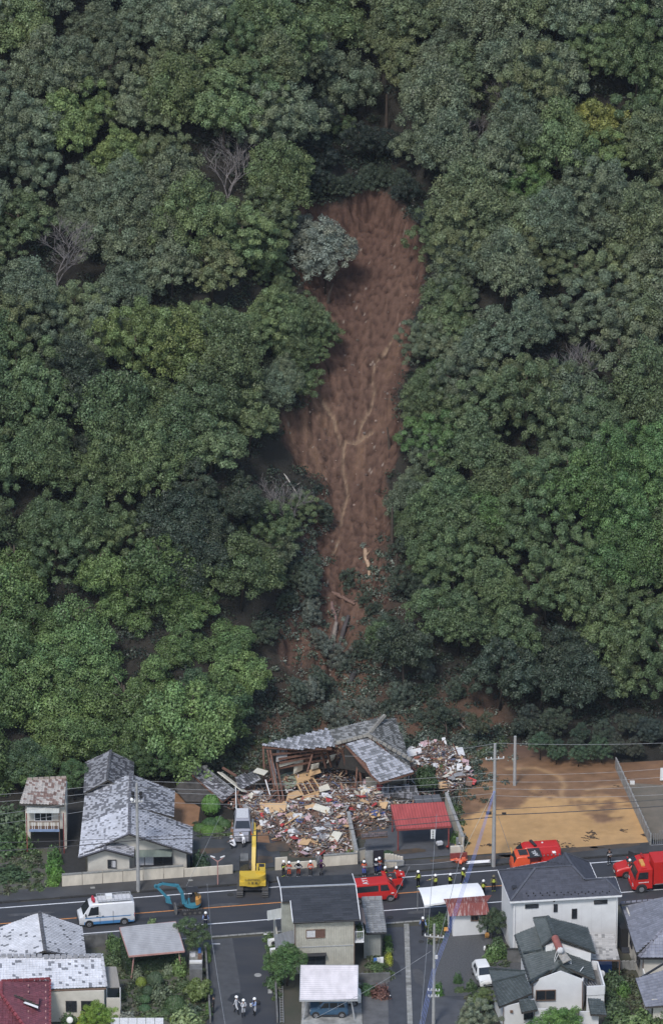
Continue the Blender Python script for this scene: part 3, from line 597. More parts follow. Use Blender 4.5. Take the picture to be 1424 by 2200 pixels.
for i, (px, py, rx, ry) in enumerate(((560, 1850, 1.3, .8), (600, 1820, 1.4, 1.0), (540, 1865, 1.0, .5), (440, 1830, 1.8, .6), (880, 1830, 1.5, .5))): blot(px, py, rx, ry, film, 'mud_film', .018, seed=i)
for i, (px, py, rx, ry, m_) in enumerate(((330, 1975, 2.2, .35, pat), (1010, 1925, 1.6, .3, pat), (480, 1945, 1.3, .3, pat2), (905, 1960, 1.6, .25, pat2), (60, 1965, 2.0, .3, pat2), (580, 1995, 1.2, .3, pat), (880, 1975, 1.0, .25, pat), (1240, 1895, 1.8, .3, pat2), (510, 2150, .8, 1.2, pat), (900, 2100, .5, 1.8, pat2), (850, 2080, .4, 1.4, pat))): blot(px, py, rx, ry, m_, 'asphalt_patch', .0075 if py < 2000 else .0165, seed=i)
# ------------------------------------------------------------------ roofs, walls and windows
mats.update(kawara=M('roof_tile', (1, 1, 1), .5, (.7, .16), attr=True, spec=.5), tin=M('painted_tin', (1, 1, 1), .5, (1.5, .15), attr=True, stretch=(1, .3, 1)),
 slate=M('roof_slate', (1, 1, 1), .6, (3, .12), attr=True), white_wall=M('white_wall', (.62, .62, .63), .85, (1.2, .06)), plaster=M('plaster', (.52, .49, .44), .85, (1.0, .12)),
 beige=M('beige_siding', (.43, .41, .36), .7, (1.0, .08)), glass=M('window_glass', (.02, .024, .03), .12, (2, .1), spec=.8), frame_dark=M('dark_frame', (.03, .03, .035), .5, (3, .1)),
 frame_white=M('white_trim', (.68, .68, .70), .6, (3, .08)), curtain=M('curtain', (.5, .5, .52), .9, (8, .2)), under=M('roof_board', (.05, .045, .04), .9, (2, .2)),
 wood=M('weathered_wood', (.14, .085, .06), .85, (4, .35), stretch=(1, 1, 4)), rustred=M('rust_red_steel', (.22, .05, .045), .6, (3, .2)), pinkish=M('pink_steel', (.40, .22, .2), .6, (3, .15)),
 blackp=M('black_plastic', (.02, .02, .022), .5, (3, .1)), aluminium=M('aluminium', (.5, .51, .53), .45, (3, .08), metal=.5), blueplastic=M('blue_plastic', (.05, .13, .38), .5, (3, .1)), orangep=M('orange_plastic', (.6, .30, .08), .6, (3, .1)), whitep=M('white_plastic', (.7, .7, .7), .5, (3, .05)))
def newell(p):
    n = V(0, 0, 0)
    for a, b in zip(p, p[1:] + p[:1]): n += V((a.y - b.y) * (a.z + b.z), (a.z - b.z) * (a.x + b.x), (a.x - b.x) * (a.y + b.y))
    return sum(p, V(0, 0, 0)) / len(p), n.normalized()
def flatten(poly):
    p = [Vector(q) for q in poly]; O, n = newell(p); return [a - n * (a - O).dot(n) for a in p]
def rows(poly, horizontal=True):
    p = [Vector(q) for q in poly]; O, n = newell(p); u = p[1] - p[0]; u = (u - n * u.dot(n)).normalized(); p = [a - n * (a - O).dot(n) for a in p]
    if n.z < 0 and abs(n.z) > .05: n = -n
    v = n.cross(u)
    if v.dot(p[2] - p[0]) < 0: v = -v
    q = [((a - p[0]).dot(u), (a - p[0]).dot(v)) for a in p]; return p[0], u, v, n, q
def span(q, t, ax):                                   # where the polygon is cut at coordinate t of the other axis
    o = 1 - ax; xs = []
    for i in range(len(q)):
        a, b = q[i - 1], q[i]
        if (a[ax] > t) != (b[ax] > t): xs.append(a[o] + (b[o] - a[o]) * (t - a[ax]) / (b[ax] - a[ax]))
    return (min(xs), max(xs)) if len(xs) > 1 else None
def kawara(mb, poly, colf, w=.29, c=.25, lift=.05, hump=.06, jag=0):
    O, u, v, n, q = rows(poly); vmin = min(a[1] for a in q); vmax = max(a[1] for a in q); nr = max(1, round((vmax - vmin) / c)); c = (vmax - vmin) / nr
    for r in range(nr):
        v0 = vmin + r * c; s = span(q, v0 + c * .5, 1)
        if not s: continue
        a, b = s; i = math.floor(a / w)
        while i * w < b:
            u0 = max(a, i * w); u1 = min(b, i * w + w); i += 1
            if u1 - u0 < .04: continue
            cc = colf(O + u * (u0 + u1) / 2 + v * (v0 + c / 2))
            if cc is None: continue
            jl = random.uniform(-.006, .008); P = []
            for f_, h in ((0, hump * .7), (.22, hump), (.45, .012), (1, .0)):
                e = O + u * lerp(u0, u1, f_)
                P += [e + v * (v0 - .02) + n * (lift + h + jl - .02), e + v * (v0 - .02) + n * (lift + h + jl), e + v * (v0 + c) + n * (h * .8)]
            fs = []
            for k in range(3): a0 = k * 3; fs += [(a0, a0 + 3, a0 + 4, a0 + 1), (a0 + 1, a0 + 4, a0 + 5, a0 + 2)]
            mb.add(P, fs, 0, cc)
def shingle(mb, poly, colf, w=.9, c=.3, lift=.012): kawara(mb, poly, colf, w, c, lift, 0.0)
def ribs(mb, poly, colf, pitch=.25, h=.03, square=False):  # corrugated or ribbed sheet, ribs running up the slope
    O, u, v, n, q = rows(poly); a = min(t[0] for t in q); b = max(t[0] for t in q); N_ = max(2, round((b - a) / pitch)); p = (b - a) / N_
    for i in range(N_):
        cc = colf(O + u * (a + (i + .5) * p))
        prof = ((0, 0), (.3, 0), (.4, 1), (.6, 1), (.7, 0), (1, 0)) if square else ((0, 0), (.25, .5), (.5, 1), (.75, .5), (1, 0))
        L_ = []
        for f_, hh in prof:
            t = a + (i + f_) * p; s = span(q, min(max(t, a + 1e-3), b - 1e-3), 0) or (0, 0); L_ += [O + u * t + v * s[0] + n * h * hh, O + u * t + v * s[1] + n * h * hh]
        mb.add(L_, [(2 * k, 2 * k + 2, 2 * k + 3, 2 * k + 1) for k in range(len(prof) - 1)], 0, cc)
def cols_patch(light, dark, sc=.9, th=.1, rowk=2.6, jit=.12):
    def f(p):
        t = noise.noise(Vector((p.x * sc, p.y * sc * rowk, 5))) * .5 + 1.05 * (random.random() - .5) if th < .45 else random.random() * .56 + .06 * noise.noise(Vector((p.x, p.y, 2)))
        c = dark if t > th else light; j = 1 + random.uniform(-jit, jit); return tuple(x * j for x in c)
    return f
def cap(T, pts, name='ridge', mat=None, w=.22, h=.2, col=(.2, .2, .22), endcaps=True):
    mb = MB()
    for a, b in zip(pts[:-1], pts[1:]):
        a = Vector(a); b = Vector(b); L = (b - a).length; n = max(1, int(L / .5))
        for i in range(n):
            j = random.uniform(.85, 1.12); c = tuple(x * j for x in col); mb.bar(a.lerp(b, i / n + .01) + V(0, 0, h * .3), a.lerp(b, (i + 1) / n - .01) + V(0, 0, h * .3), w * 1.3, h * .5, col=c); mb.bar(a.lerp(b, i / n + .01) + V(0, 0, h * .7), a.lerp(b, (i + 1) / n - .01) + V(0, 0, h * .7), w * .7, h * .45, col=c)
    return T.part(mb, name, mat or mats['kawara'])
def roofslab(T, polys, t=.12, mat=None, name='roof', off=.05):
    mb = MB()
    for p in polys: mb.slab([Vector(q) - V(0, 0, off) for q in flatten(p)], t)
    return T.part(mb, name, mat or mats['under'])
def window(T, c, ux, n, w, h, mull=1, frame=None, pane=None, parent=None, curtain=0, sill=False):
    c = Vector(c); ux = Vector(ux).normalized(); n = Vector(n).normalized(); uz = n.cross(ux).normalized()
    if uz.z < 0: uz = -uz
    Mx = Matrix((ux, n, uz)).transposed(); f = MB(); t = .06
    for s in (-1, 1):
        f.box(c + ux * s * (w / 2) + n * .03, (t, .09, h + t), Mx); f.box(c + uz * s * (h / 2) + n * .033, (w, .09, t), Mx)
    for i in range(mull): f.box(c + ux * (-w / 2 + w * (i + 1) / (mull + 1)) + n * .03, (t * .8, .07, h), Mx)
    o = T.part(f, 'window', frame or mats['frame_dark'], parent)
    g = MB(); g.box(c + n * .012, (w - .02, .02, h - .02), Mx); T.part(g, 'pane', pane or mats['glass'], o)
    if curtain:
        cu = MB(); k = int(w / .1)
        for i in range(k):
            x = -w / 2 + (i + .5) * w / k
            if (curtain == 1 and x > 0) or (curtain == 3 and x < 0): continue
            cu.box(c + ux * x + n * (.024 + .006 * (i % 2)), (w / k, .008, h - .1), Mx)
        T.part(cu, 'curtain', mats['curtain'], o)
    return o
def gutter(T, a, b, mat='frame_white', r=.06):
    mb = MB(); mb.tube([a, b], r, 6); return T.part(mb, 'gutter', mats[mat])
def pipe(T, pts, r=.04, mat='frame_white', name='downpipe'): mb = MB(); mb.tube(pts, r, 6); return T.part(mb, name, mats[mat])
def box_walls(T, x0, x1, y0, y1, z0, z1, mat, name='wall'):
    for a, b in (((x0, y0), (x1, y0)), ((x1, y0), (x1, y1)), ((x1, y1), (x0, y1)), ((x0, y1), (x0, y0))):
        mb = MB(); mb.bar((a[0], a[1], (z0 + z1) / 2), (b[0], b[1], (z0 + z1) / 2), .12, z1 - z0); T.part(mb, name, mat)
def poly_wall(T, pts, n, mat, name='wall', t=.12, parent=None):
    n = Vector(n).normalized() * t; mb = MB(); mb.prism([Vector(p) - n for p in pts], pts); return T.part(mb, name, mat, parent)
# ---- big old house with the mottled tile roof, north west
def left_house():
    T = Thing('tiled_house', 'long old house with mottled grey kawara roof behind the cream wall left of the driveway', 'house', (-18.2, 9, 0))
    zr = 4.8; A = V(-18.5, 3.4, zr); B = V(-18.7, 15.2, zr); lf, lb = V(-23.1, 3.0, 2.75), V(-22.9, 15.3, 2.75)
    rf, rm, rm2, rb = V(-12.8, 3.9, 2.45), V(-12.86, 9.2, 2.45), V(-14.6, 9.9, 3.05), V(-14.6, 15.2, 3.05)
    k1 = cols_patch((.34, .35, .39), (.115, .118, .135), 1.1, .02, 2.6); k2 = cols_patch((.43, .44, .49), (.19, .195, .22), .9, .33, 3.0)
    cf = lambda p: (k2 if p.y < 8.6 + .4 * (p.x + 18) * -.3 else k1)(p)
    t = MB(); kawara(t, [lf, lb, B, A][::-1] and [lb, lf, A, B], cf, c=.24); T.part(t, 'roof_tiles', mats['kawara'], kind='stuff')
    t = MB(); kawara(t, [rf, rm, B.lerp(A, .51), A], cf, c=.24); kawara(t, [rm2, rb, B, B.lerp(A, .52)], cf, c=.24); T.part(t, 'roof_tiles', mats['kawara'], kind='stuff')
    roofslab(T, [[lf, A, B, lb], [A, rf, rm, A.lerp(B, .49)], [A.lerp(B, .48), rm2, rb, B]])
    cap(T, [A, B], col=(.13, .13, .15)); cap(T, [A, rf], 'verge', w=.16, h=.1, col=(.12, .12, .14)); cap(T, [A, lf], 'verge', w=.16, h=.1, col=(.12, .12, .14))
    # front gable wall, side walls
    y = 4.2; poly_wall(T, [V(-22.4, y, 0), V(-13.3, y + .5, 0), V(-13.3, y + .5, 2.5), V(-18.5, y + .2, 4.55), V(-22.4, y, 2.85)], (0, -1, 0), mats['plaster'])
    poly_wall(T, [V(-13.3, 4.7, 0), V(-13.3, 9.0, 0), V(-13.3, 9.0, 2.5), V(-13.3, 4.7, 2.5)], (1, 0, 0), mats['plaster'])
    poly_wall(T, [V(-22.4, 4.2, 0), V(-22.4, 14.8, 0), V(-22.4, 14.8, 2.8), V(-22.4, 4.2, 2.8)], (-1, 0, 0), mats['plaster'])
    poly_wall(T, [V(-14.9, 9.0, 0), V(-14.9, 14.8, 0), V(-14.9, 14.8, 3.0), V(-14.9, 9.0, 3.0)], (1, 0, 0), mats['plaster'])
    poly_wall(T, [V(-22.4, 14.8, 0), V(-14.9, 14.8, 0), V(-14.9, 14.8, 3), V(-18.7, 14.8, 4.6), V(-22.4, 14.8, 2.9)], (0, 1, 0), mats['plaster'])
    # small projecting gable at the left front
    a0, a1 = V(-20.7, 2.75, 3.55), V(-20.7, 5.2, 3.72); l0, l1 = V(-23.15, 2.6, 2.72), V(-23.05, 3.4, 2.8); r0, r1 = V(-18.1, 2.85, 2.75), V(-18.1, 5.6, 2.95)
    t = MB(); kawara(t, [r0, r1, a1, a0], k2, c=.24); kawara(t, [l1, l0, a0, a1.lerp(a0, .6)], k2, c=.24); T.part(t, 'porch_roof_tiles', mats['kawara'], kind='stuff')
    roofslab(T, [[l0, a0, a1, l1], [a0, r0, r1, a1]], name='porch_roof'); cap(T, [a0, a1], 'porch_ridge', col=(.12, .12, .14)); cap(T, [a0, r0], 'verge', w=.16, h=.1, col=(.1, .1, .12)); cap(T, [a0, l0], 'verge', w=.16, h=.1, col=(.1, .1, .12))
    poly_wall(T, [V(-22.3, 3.3, 0), V(-18.5, 3.35, 0), V(-18.5, 3.35, 2.75), V(-20.7, 3.33, 3.4), V(-22.3, 3.3, 2.8)], (0, -1, 0), mats['plaster'])
    window(T, W(237, 1857, 1.5) * 0 + V(-20.1, 3.3, 1.75), (1, 0, 0), (0, -1, 0), .75, .8, 1, curtain=3)
    # wide verandah windows under a dull green awning
    window(T, V(-16.3, 4.45, 1.55), (1, .05, 0), (0, -1, 0), 3.4, 1.15, 3, curtain=1)
    mb = MB(); ribs(mb, [V(-18.0, 3.5, 2.3), V(-14.6, 3.65, 2.3), V(-14.6, 4.5, 2.62), V(-18.0, 4.35, 2.62)], lambda p: (.16, .19, .17), .3, .02); T.part(mb, 'awning', mats['tin'])
    pipe(T, [V(-13.25, 4.5, 2.4), V(-13.25, 4.5, .2)], mat='frame_dark')
    T = Thing('tiled_annex', 'darker tiled rear wing half hidden by trees behind the big mottled roof', 'house', (-20.8, 18, 0))
    zr = 4.5; A = V(-20.85, 14.6, zr); B = V(-20.7, 20.5, zr); f = cols_patch((.20, .205, .225), (.07, .07, .08), .8, .0)
    t = MB(); kawara(t, [V(-23.1, 20.9, 3.1), V(-23.0, 14.6, 3.1), A, B], f); kawara(t, [V(-18.5, 14.6, 3.1), V(-18.6, 20.9, 3.1), B, A], f); T.part(t, 'roof_tiles', mats['kawara'], kind='stuff')
    roofslab(T, [[V(-23.1, 20.9, 3.1), V(-23.0, 14.6, 3.1), A, B], [V(-18.5, 14.6, 3.1), V(-18.6, 20.9, 3.1), B, A]]); cap(T, [A, B], col=(.09, .09, .1))
    box_walls(T, -22.5, -19, 15.3, 20.3, 0, 3.2, mats['plaster'])
left_house()
# ---- two storey house of beige ribbed sheet in the middle
def center_house():
    a = math.radians(5); ux = V(math.cos(a), math.sin(a), 0); uy = V(-math.sin(a), math.cos(a), 0); O = V(-3.25, -14.2, 0)
    T = Thing('two_storey_house', 'two storey house of beige ribbed siding with a black roof beside the road, centre', 'house', O)
    p = lambda x, y, z: O + ux * x + uy * y + V(0, 0, z)
    f = cols_patch((.036, .038, .045), (.030, .032, .038), 1, 0, 1, .15)
    ef, er, eb = 5.55, 6.65, 5.9
    front = [p(-.2, -.45, ef), p(5.75, -.45, ef), p(5.75, 3.95, er), p(-.95, 3.95, er), p(-.95, 2.2, ef + .66), p(-.2, 2.2, ef + .66)]
    t = MB(); shingle(t, [front[0], front[1], front[2], p(-.2, 3.95, er)], f); shingle(t, [p(-.95, 2.2, ef + .66), p(-.2, 2.2, ef + .66), p(-.2, 3.95, er), p(-.95, 3.95, er)], f)
    shingle(t, [p(5.75, 7.3, eb), p(-.95, 7.3, eb), p(-.95, 4.0, er), p(5.75, 4.0, er)], f); T.part(t, 'roof_shingles', mats['slate'], kind='stuff')
    roofslab(T, [[p(-.2, -.45, ef), p(5.75, -.45, ef), p(5.75, 3.95, er), p(-.2, 3.95, er)], [p(-.95, 2.2, ef + .66), p(-.2, 2.2, ef + .66), p(-.2, 3.95, er), p(-.95, 3.95, er)], [p(5.75, 7.3, eb), p(-.95, 7.3, eb), p(-.95, 3.95, er), p(5.75, 3.95, er)]], .16)
    mb = MB(); mb.bar(p(-.98, 3.97, er + .06), p(5.78, 3.97, er + .06), .22, .07); T.part(mb, 'ridge_flashing', mats['aluminium'])
    for q in ([p(5.78, -.45, ef), p(5.78, 3.95, er)], [p(5.78, 3.95, er), p(5.78, 7.3, eb)], [p(-.98, 2.2, ef + .66), p(-.98, 3.95, er)], [p(-.98, 3.95, er), p(-.98, 7.3, eb)], [p(-.23, -.45, ef), p(-.23, 2.2, ef + .66)]):
        mb = MB(); mb.bar(q[0], q[1], .07, .2); T.part(mb, 'fascia', mats['frame_white'])
    gutter(T, p(-.2, -.52, ef - .03), p(2.6, -.52, ef - .05), 'frame_dark', .05); gutter(T, p(2.7, -.52, ef - .08), p(5.75, -.52, ef - .1), 'frame_dark', .05)
    wc = lambda q: (.40, .385, .335)
    mb = MB(); ribs(mb, [p(0, 0, 2.75), p(5.3, 0, 2.75), p(5.3, 0, 5.45), p(0, 0, 5.45)], wc, .22, .025, True); T.part(mb, 'siding', mats['tin'])
    mb = MB(); ribs(mb, [p(0, 0, 0), p(5.3, 0, 0), p(5.3, 0, 2.68), p(0, 0, 2.68)], wc, .22, .025, True); T.part(mb, 'siding', mats['tin'])
    mb = MB(); mb.box(p(2.65, .0, 2.71), (5.36, .1, .08), a); T.part(mb, 'belt_trim', mats['aluminium'])
    for x in (.0, 5.3): pipe(T, [p(x, -.1, 5.4), p(x, -.1, .1)], .035, 'wood')
    poly_wall(T, [p(5.3, .06, 0), p(5.3, 7, 0), p(5.3, 7, 5.9), p(5.3, 3.9, 6.5), p(5.3, .06, 5.5)], ux, mats['beige']); poly_wall(T, [p(0, .06, 0), p(0, 2.4, 0), p(0, 2.4, 5.9), p(0, .06, 5.5)], -ux, mats['beige'])
    poly_wall(T, [p(-.7, 2.4, 0), p(-.7, 7, 0), p(-.7, 7, 5.9), p(-.7, 3.9, 6.5), p(-.7, 2.4, 6.1)], -ux, mats['beige']); poly_wall(T, [p(-.7, 7, 0), p(5.3, 7, 0), p(5.3, 7, 5.9), p(-.7, 7, 5.9)], uy, mats['beige'])
    mb = MB(); ribs(mb, [p(-1.0, 2.35, 2.9), p(0, 2.35, 2.9), p(0, 2.35, 6.0), p(-1.0, 2.35, 6.0)], lambda q: (.30, .31, .28), .2, .02, True); T.part(mb, 'siding', mats['tin'])
    # lean-to roofs on the left side
    mb = MB(); ribs(mb, [p(-1.75, -.1, 2.75), p(0, .1, 3.05), p(0, 1.7, 3.55), p(-1.75, 1.5, 3.25)], lambda q: (.15, .155, .165), .35, .03); o = T.part(mb, 'side_roof', mats['tin'])
    roofslab(T, [[p(-1.75, -.1, 2.72), p(0, .1, 3.02), p(0, 1.7, 3.52), p(-1.75, 1.5, 3.22)]], .08, name='side_roof_board')
    mb = MB(); ribs(mb, [p(-1.45, .1, 0), p(0, .1, 0), p(0, .1, 2.9), p(-1.45, .1, 2.7)], wc, .25, .02, True); T.part(mb, 'siding', mats['tin'])
    poly_wall(T, [p(-1.45, .1, 0), p(-1.45, 6, 0), p(-1.45, 6, 2.7), p(-1.45, .1, 2.7)], -ux, mats['beige'])
    mb = MB(); ribs(mb, [p(-2.2, 3.0, 3.9), p(-.7, 3.1, 4.1), p(-.7, 4.2, 4.5), p(-2.2, 4.1, 4.3)], lambda q: (.33, .34, .33), .3, .02); T.part(mb, 'side_roof', mats['tin'])
    window(T, p(1.83, -.02, 4.05), ux, -uy, 1.65, .8, 1, curtain=1, pane=M('brown_shutter_pane', (.13, .07, .055), .6, (2, .2)), frame=mats['wood'])
    window(T, p(1.83, -.02, 1.35), ux, -uy, 1.7, 1.2, 1)
    mb = MB(); mb.box(p(1.83, -.3, 2.05), (1.9, .55, .06), a); T.part(mb, 'window_hood', mats['frame_dark'])
    mb = MB(); mb.box(p(1.75, -.03, 3.45), (1.3, .02, .06), a); T.part(mb, 'trim', mats['beige'])
    # balcony on the right with laundry and plants
    mb = MB(); mb.box(p(5.75, 1.2, 2.95), (.85, 2.3, .12), a); b = T.part(mb, 'balcony', mats['frame_white'])
    for i in range(14):
        mb = MB(); q = p(6.15, .1 + i * .17, 3.0); mb.bar(q, q + V(0, 0, 1.0), .03, .03); T.part(mb, 'baluster', mats['frame_white'], b)
    for i in range(5):
        mb = MB(); q = p(5.4 + i * .17, .08, 3.0); mb.bar(q, q + V(0, 0, 1.0), .03, .03); T.part(mb, 'baluster', mats['frame_white'], b)
    mb = MB(); mb.bar(p(6.15, .05, 4.02), p(6.15, 2.4, 4.02), .05, .05); mb.bar(p(5.35, .05, 4.02), p(6.15, .05, 4.02), .05, .05); T.part(mb, 'handrail', mats['frame_white'], b)
    mb = MB(); ribs(mb, [p(6.4, .3, 4.55), p(6.4, 3.3, 4.55), p(5.55, 3.3, 5.2), p(5.55, .3, 5.2)], lambda q: (.17, .13, .12), .3, .03); T.part(mb, 'balcony_roof', mats['tin'])
    for i, (x, y) in enumerate(((5.85, .5), (6.0, 1.0), (5.8, 1.6))):
        s = link(bpy.data.objects.new('potted_plant', SHRUB[i % 4])); s.location = p(x, y, 3.3); s.scale = (.32, .32, .75); s.color = (.07, .13, .04, 1); tag(s, ['leafy potted plant at the front end', 'leafy potted plant in the middle', 'leafy potted plant at the road end'][i] + ' of the small white balcony', 'plant')
    mb = MB(); mb.box(p(5.55, .55, 3.7), (.03, .45, .7), a); solo(mb, 'laundry', mats['curtain'], tuple(p(5.55, .55, 3.4)), 'white laundry hanging on the small balcony of the beige house', 'laundry')
    # ---- tiled annex to the right
    Q = W(800, 2060); T2 = Thing('annex', 'low annex with grey tiled roof on the right side of the beige two storey house', 'house', p(6.8, 3.5, 0))
    f2 = cols_patch((.27, .275, .285), (.22, .225, .235), 1, 0, 1, .1)
    e0, e1, r0, r1 = V(3.1, -11.8, 2.85), V(4.95, -11.65, 2.85), V(4.55, -6.6, 3.55), V(2.7, -6.75, 3.55)
    t = MB(); kawara(t, [e0, e1, r0, r1], f2, .36, .34, .04, .05); T2.part(t, 'roof_tiles', mats['kawara'], kind='stuff'); roofslab(T2, [[e0, e1, r0, r1]], .14)
    cap(T2, [r1, r0], col=(.26, .265, .275), w=.3, h=.22)
    mb = MB(); ribs(mb, [V(2.9, -11.3, 0), V(4.5, -11.15, 0), V(4.5, -11.15, 2.8), V(2.9, -11.3, 2.8)], lambda q: (.27, .275, .26), .22, .02, True); T2.part(mb, 'siding', mats['tin'])
    poly_wall(T2, [V(4.5, -11.1, 0), V(4.2, -6.9, 0), V(4.2, -6.9, 3.3), V(4.5, -11.1, 2.8)], (1, .05, 0), mats['beige']); poly_wall(T2, [V(2.8, -6.9, 0), V(4.2, -6.9, 0), V(4.2, -6.9, 3.4), V(2.8, -6.9, 3.4)], (0, 1, 0), mats['beige'])
    gutter(T2, e0 - V(0, .05, .05), e1 - V(0, .05, .05), 'frame_dark', .05); pipe(T2, [V(4.45, -11.5, 2.8), V(4.45, -11.4, .1)], .03, 'frame_dark')
center_house()
# ---- carports
def carport(name, label, c, zs, colf, postmat, frame=None, pitch=.25, posts=(), horiz=False, rim=None):
    P = [W(x, y, z) for (x, y), z in zip(c, zs)]; T = Thing(name, label, 'carport', V((P[0].x + P[1].x) / 2, P[0].y, 0))
    mb = MB(); ribs(mb, P if not horiz else [P[1], P[2], P[3], P[0]], colf, pitch, .06); T.part(mb, 'roof_sheet', mats['tin'])
    roofslab(T, [P], .06, mats[rim or postmat], 'roof_frame', .05)
    for a, b in zip(P, P[1:] + P[:1]): mb = MB(); mb.bar(a - V(0, 0, .06), b - V(0, 0, .06), .09, .16); T.part(mb, 'rim', mats[rim or postmat])
    for (x, y), (s, t), lean in posts:
        top = P[0].lerp(P[1], s).lerp(P[3].lerp(P[2], s), t); mb = MB(); b = V(top.x + lean, top.y, 0); mb.tube([b, top - V(0, 0, .1)], .07, 6); T.part(mb, 'post', mats[postmat])
    return T, P
carport('carport', 'white panelled carport over a blue car in front of the beige house', [(644, 2150), (768, 2149), (769, 2075), (646, 2075)], (2.35, 2.35, 2.55, 2.55), lambda p: (.60, .56, .58), 'aluminium', pitch=.34, horiz=True, posts=(((0, 0), (.12, .1), -.35), ((0, 0), (.88, .1), .35), ((0, 0), (.12, .9), -.1), ((0, 0), (.88, .9), .1)))
carport('red_carport', 'red ribbed metal carport beside the wrecked house', [(852, 1783), (969, 1776), (953, 1724), (839, 1730)], (2.3, 2.3, 2.75, 2.75), lambda p: (.36, .075, .07), 'rustred', pitch=.27, posts=(((0, 0), (.03, .03), 0), ((0, 0), (.96, .03), 0), ((0, 0), (.03, .95), 0), ((0, 0), (.96, .95), 0)))
carport('grey_carport', 'flat grey corrugated shelter on pinkish legs in the left garden', [(277, 2055), (396, 2044), (377, 1981), (257, 1994)], (2.5, 2.5, 2.75, 2.75), lambda p: (.30, .30, .315), 'pinkish', pitch=.3, horiz=True, posts=(((0, 0), (.1, .06), -.25), ((0, 0), (.9, .06), .3), ((0, 0), (.1, .9), 0), ((0, 0), (.9, .9), 0)))
# ---- white two storey house with the dark slate hip roof
def white_house():
    T = Thing('white_house', 'large white two storey house with dark blue grey hipped roof beside the road, right', 'house', (20.8, -8, 0))
    z = 5.9; zr = 7.55; f = cols_patch((.058, .060, .078), (.052, .054, .070), 1, 0, 1, .12)
    g = lambda x, y, zz=z: W(x, y, zz)
    A, B, Cc, D, E_, F_, G_, = g(1070, 1871), g(1096, 1938), g(1335, 1924), g(1321, 1885), g(1281, 1887), g(1266, 1853), g(1172, 1852)
    r0, r1, r2 = g(1150, 1866, 7.45), g(1229, 1861, 7.45), g(1213, 1834, 7.45); e2 = g(1322, 1884, z)
    v1 = g(1256, 1891, 6.8); v2 = g(1300, 1889, 6.7); H_ = g(1172, 1866, 6.6)
    polys = [[B, Cc, v2, v1, r1, r0], [A, B, r0], [Cc, D, v2], [v1, v2, D, E_], [E_, F_, r2, r1, v1], [F_, G_, r2], [G_, A, r0], [r0, r1, G_], [r1, r2, G_]]
    t = MB()
    for q in polys:
        for tri in ([q] if len(q) == 3 else [[q[0], q[1], q[i]] if False else None for i in ()] or [q]): shingle(t, tri, f, .6, .24, .01)
    T.part(t, 'roof_shingles', mats['slate'], kind='stuff'); 
    mb = MB()
    for q in polys:
        if len(q) > 3:
            c0 = q[0]
            for i in range(1, len(q) - 1): mb.add([c0 - V(0, 0, .13), q[i] - V(0, 0, .13), q[i + 1] - V(0, 0, .13)], [(0, 1, 2)])
        else: mb.add([p_ - V(0, 0, .03) for p_ in q], [(0, 1, 2)])
    T.part(mb, 'roof', mats['blackp'])
    for q in ([B, r0], [r0, r1], [r1, v1], [v2, Cc], [r1, r2], [r2, F_], [v1, v2], [A, r0]):
        mb = MB(); mb.bar(q[0] + V(0, 0, .06), q[1] + V(0, 0, .06), .2, .06); T.part(mb, 'ridge_cap', M('ridge_slate', (.075, .078, .095), .6) if 'ridge_slate' not in bpy.data.materials else bpy.data.materials['ridge_slate'])
    out = [A, B, Cc, D, E_, F_, G_]
    for q, q2 in zip(out, out[1:] + out[:1]): mb = MB(); mb.bar(q - V(0, 0, .08), q2 - V(0, 0, .08), .1, .17); T.part(mb, 'gutter', mats['frame_white'])
    ins = 0.35; cx, cy = 20.7, -8
    P = [V(15.35, -5.9, 0), V(16.25, -11.1, 0), V(25.65, -9.95, 0), V(25.1, -6.9, 0), V(23.4, -6.9, 0), V(22.9, -4.3, 0), V(19.3, -4.2, 0), V(18.9, -5.8, 0)]
    for i in range(len(P)):
        a, b = P[i], P[(i + 1) % len(P)]; n = (b - a).cross(V(0, 0, 1)); poly_wall(T, [a, b, b + V(0, 0, z - .1), a + V(0, 0, z - .1)], n, mats['white_wall'])
    mb = MB(); mb.prism([p_ + V(0, 0, 5.75) for p_ in P], [p_ + V(0, 0, 5.78) for p_ in P]); T.part(mb, 'soffit', mats['white_wall'])
    ux = (P[2] - P[1]).normalized(); n = ux.cross(V(0, 0, 1)); base = P[1]
    def on(px, py):   # point of the front wall seen at this pixel
        d = ray(px, py); k = (base - CAM).dot(n) / d.dot(n); return CAM + d * k
    for a, b, w_, h in ((1142, 1947.5, 1.15, .34), (1193, 1951.5, .3, .72), (1233.5, 1963.5, .42, .92), (1290, 1938.5, 1.15, .34)): window(T, on(a, b) + n * .01, ux, n, w_, h, 0)
    mb = MB(); mb.box(on(1190, 1937), (.15, .1, .15), 0); T.part(mb, 'vent', mats['blackp'])
    for x in (.12, 9.3): pipe(T, [base + ux * x + n * .08 + V(0, 0, 5.7), base + ux * x + n * .08 + V(0, 0, .1)])
    for i in range(9): mb = MB(); mb.box(base + ux * (.9 * i + .8) + n * .004 + V(0, 0, 2.9), (.015, .01, 5.6), math.atan2(ux.y, ux.x)); T.part(mb, 'panel_joint', mats['curtain'])
    mb = MB()                                           # snow guards in two rows along the eave
    for i in range(25):
        q = B.lerp(Cc, .1 + i * .034) + (r0 - B).lerp(v2 - Cc, i / 25) * (.12 if i % 2 else .2); mb.box(q + V(0, 0, .1), (.1, .06, .1))
    T.part(mb, 'snow_guards', mats['blackp'], kind='stuff')
    q = g(1107, 1908, 6.3); mb = MB(); mb.box(q + V(0, 0, .0), (.55, .5, .25), ROT); T.part(mb, 'roof_vent', mats['frame_dark'])
    # lean-to roof with lichen between the two houses
    T3 = Thing('lean_to', 'pale lichened low roof between the white house and the solar heater house', 'lean-to', W(1300, 2065))
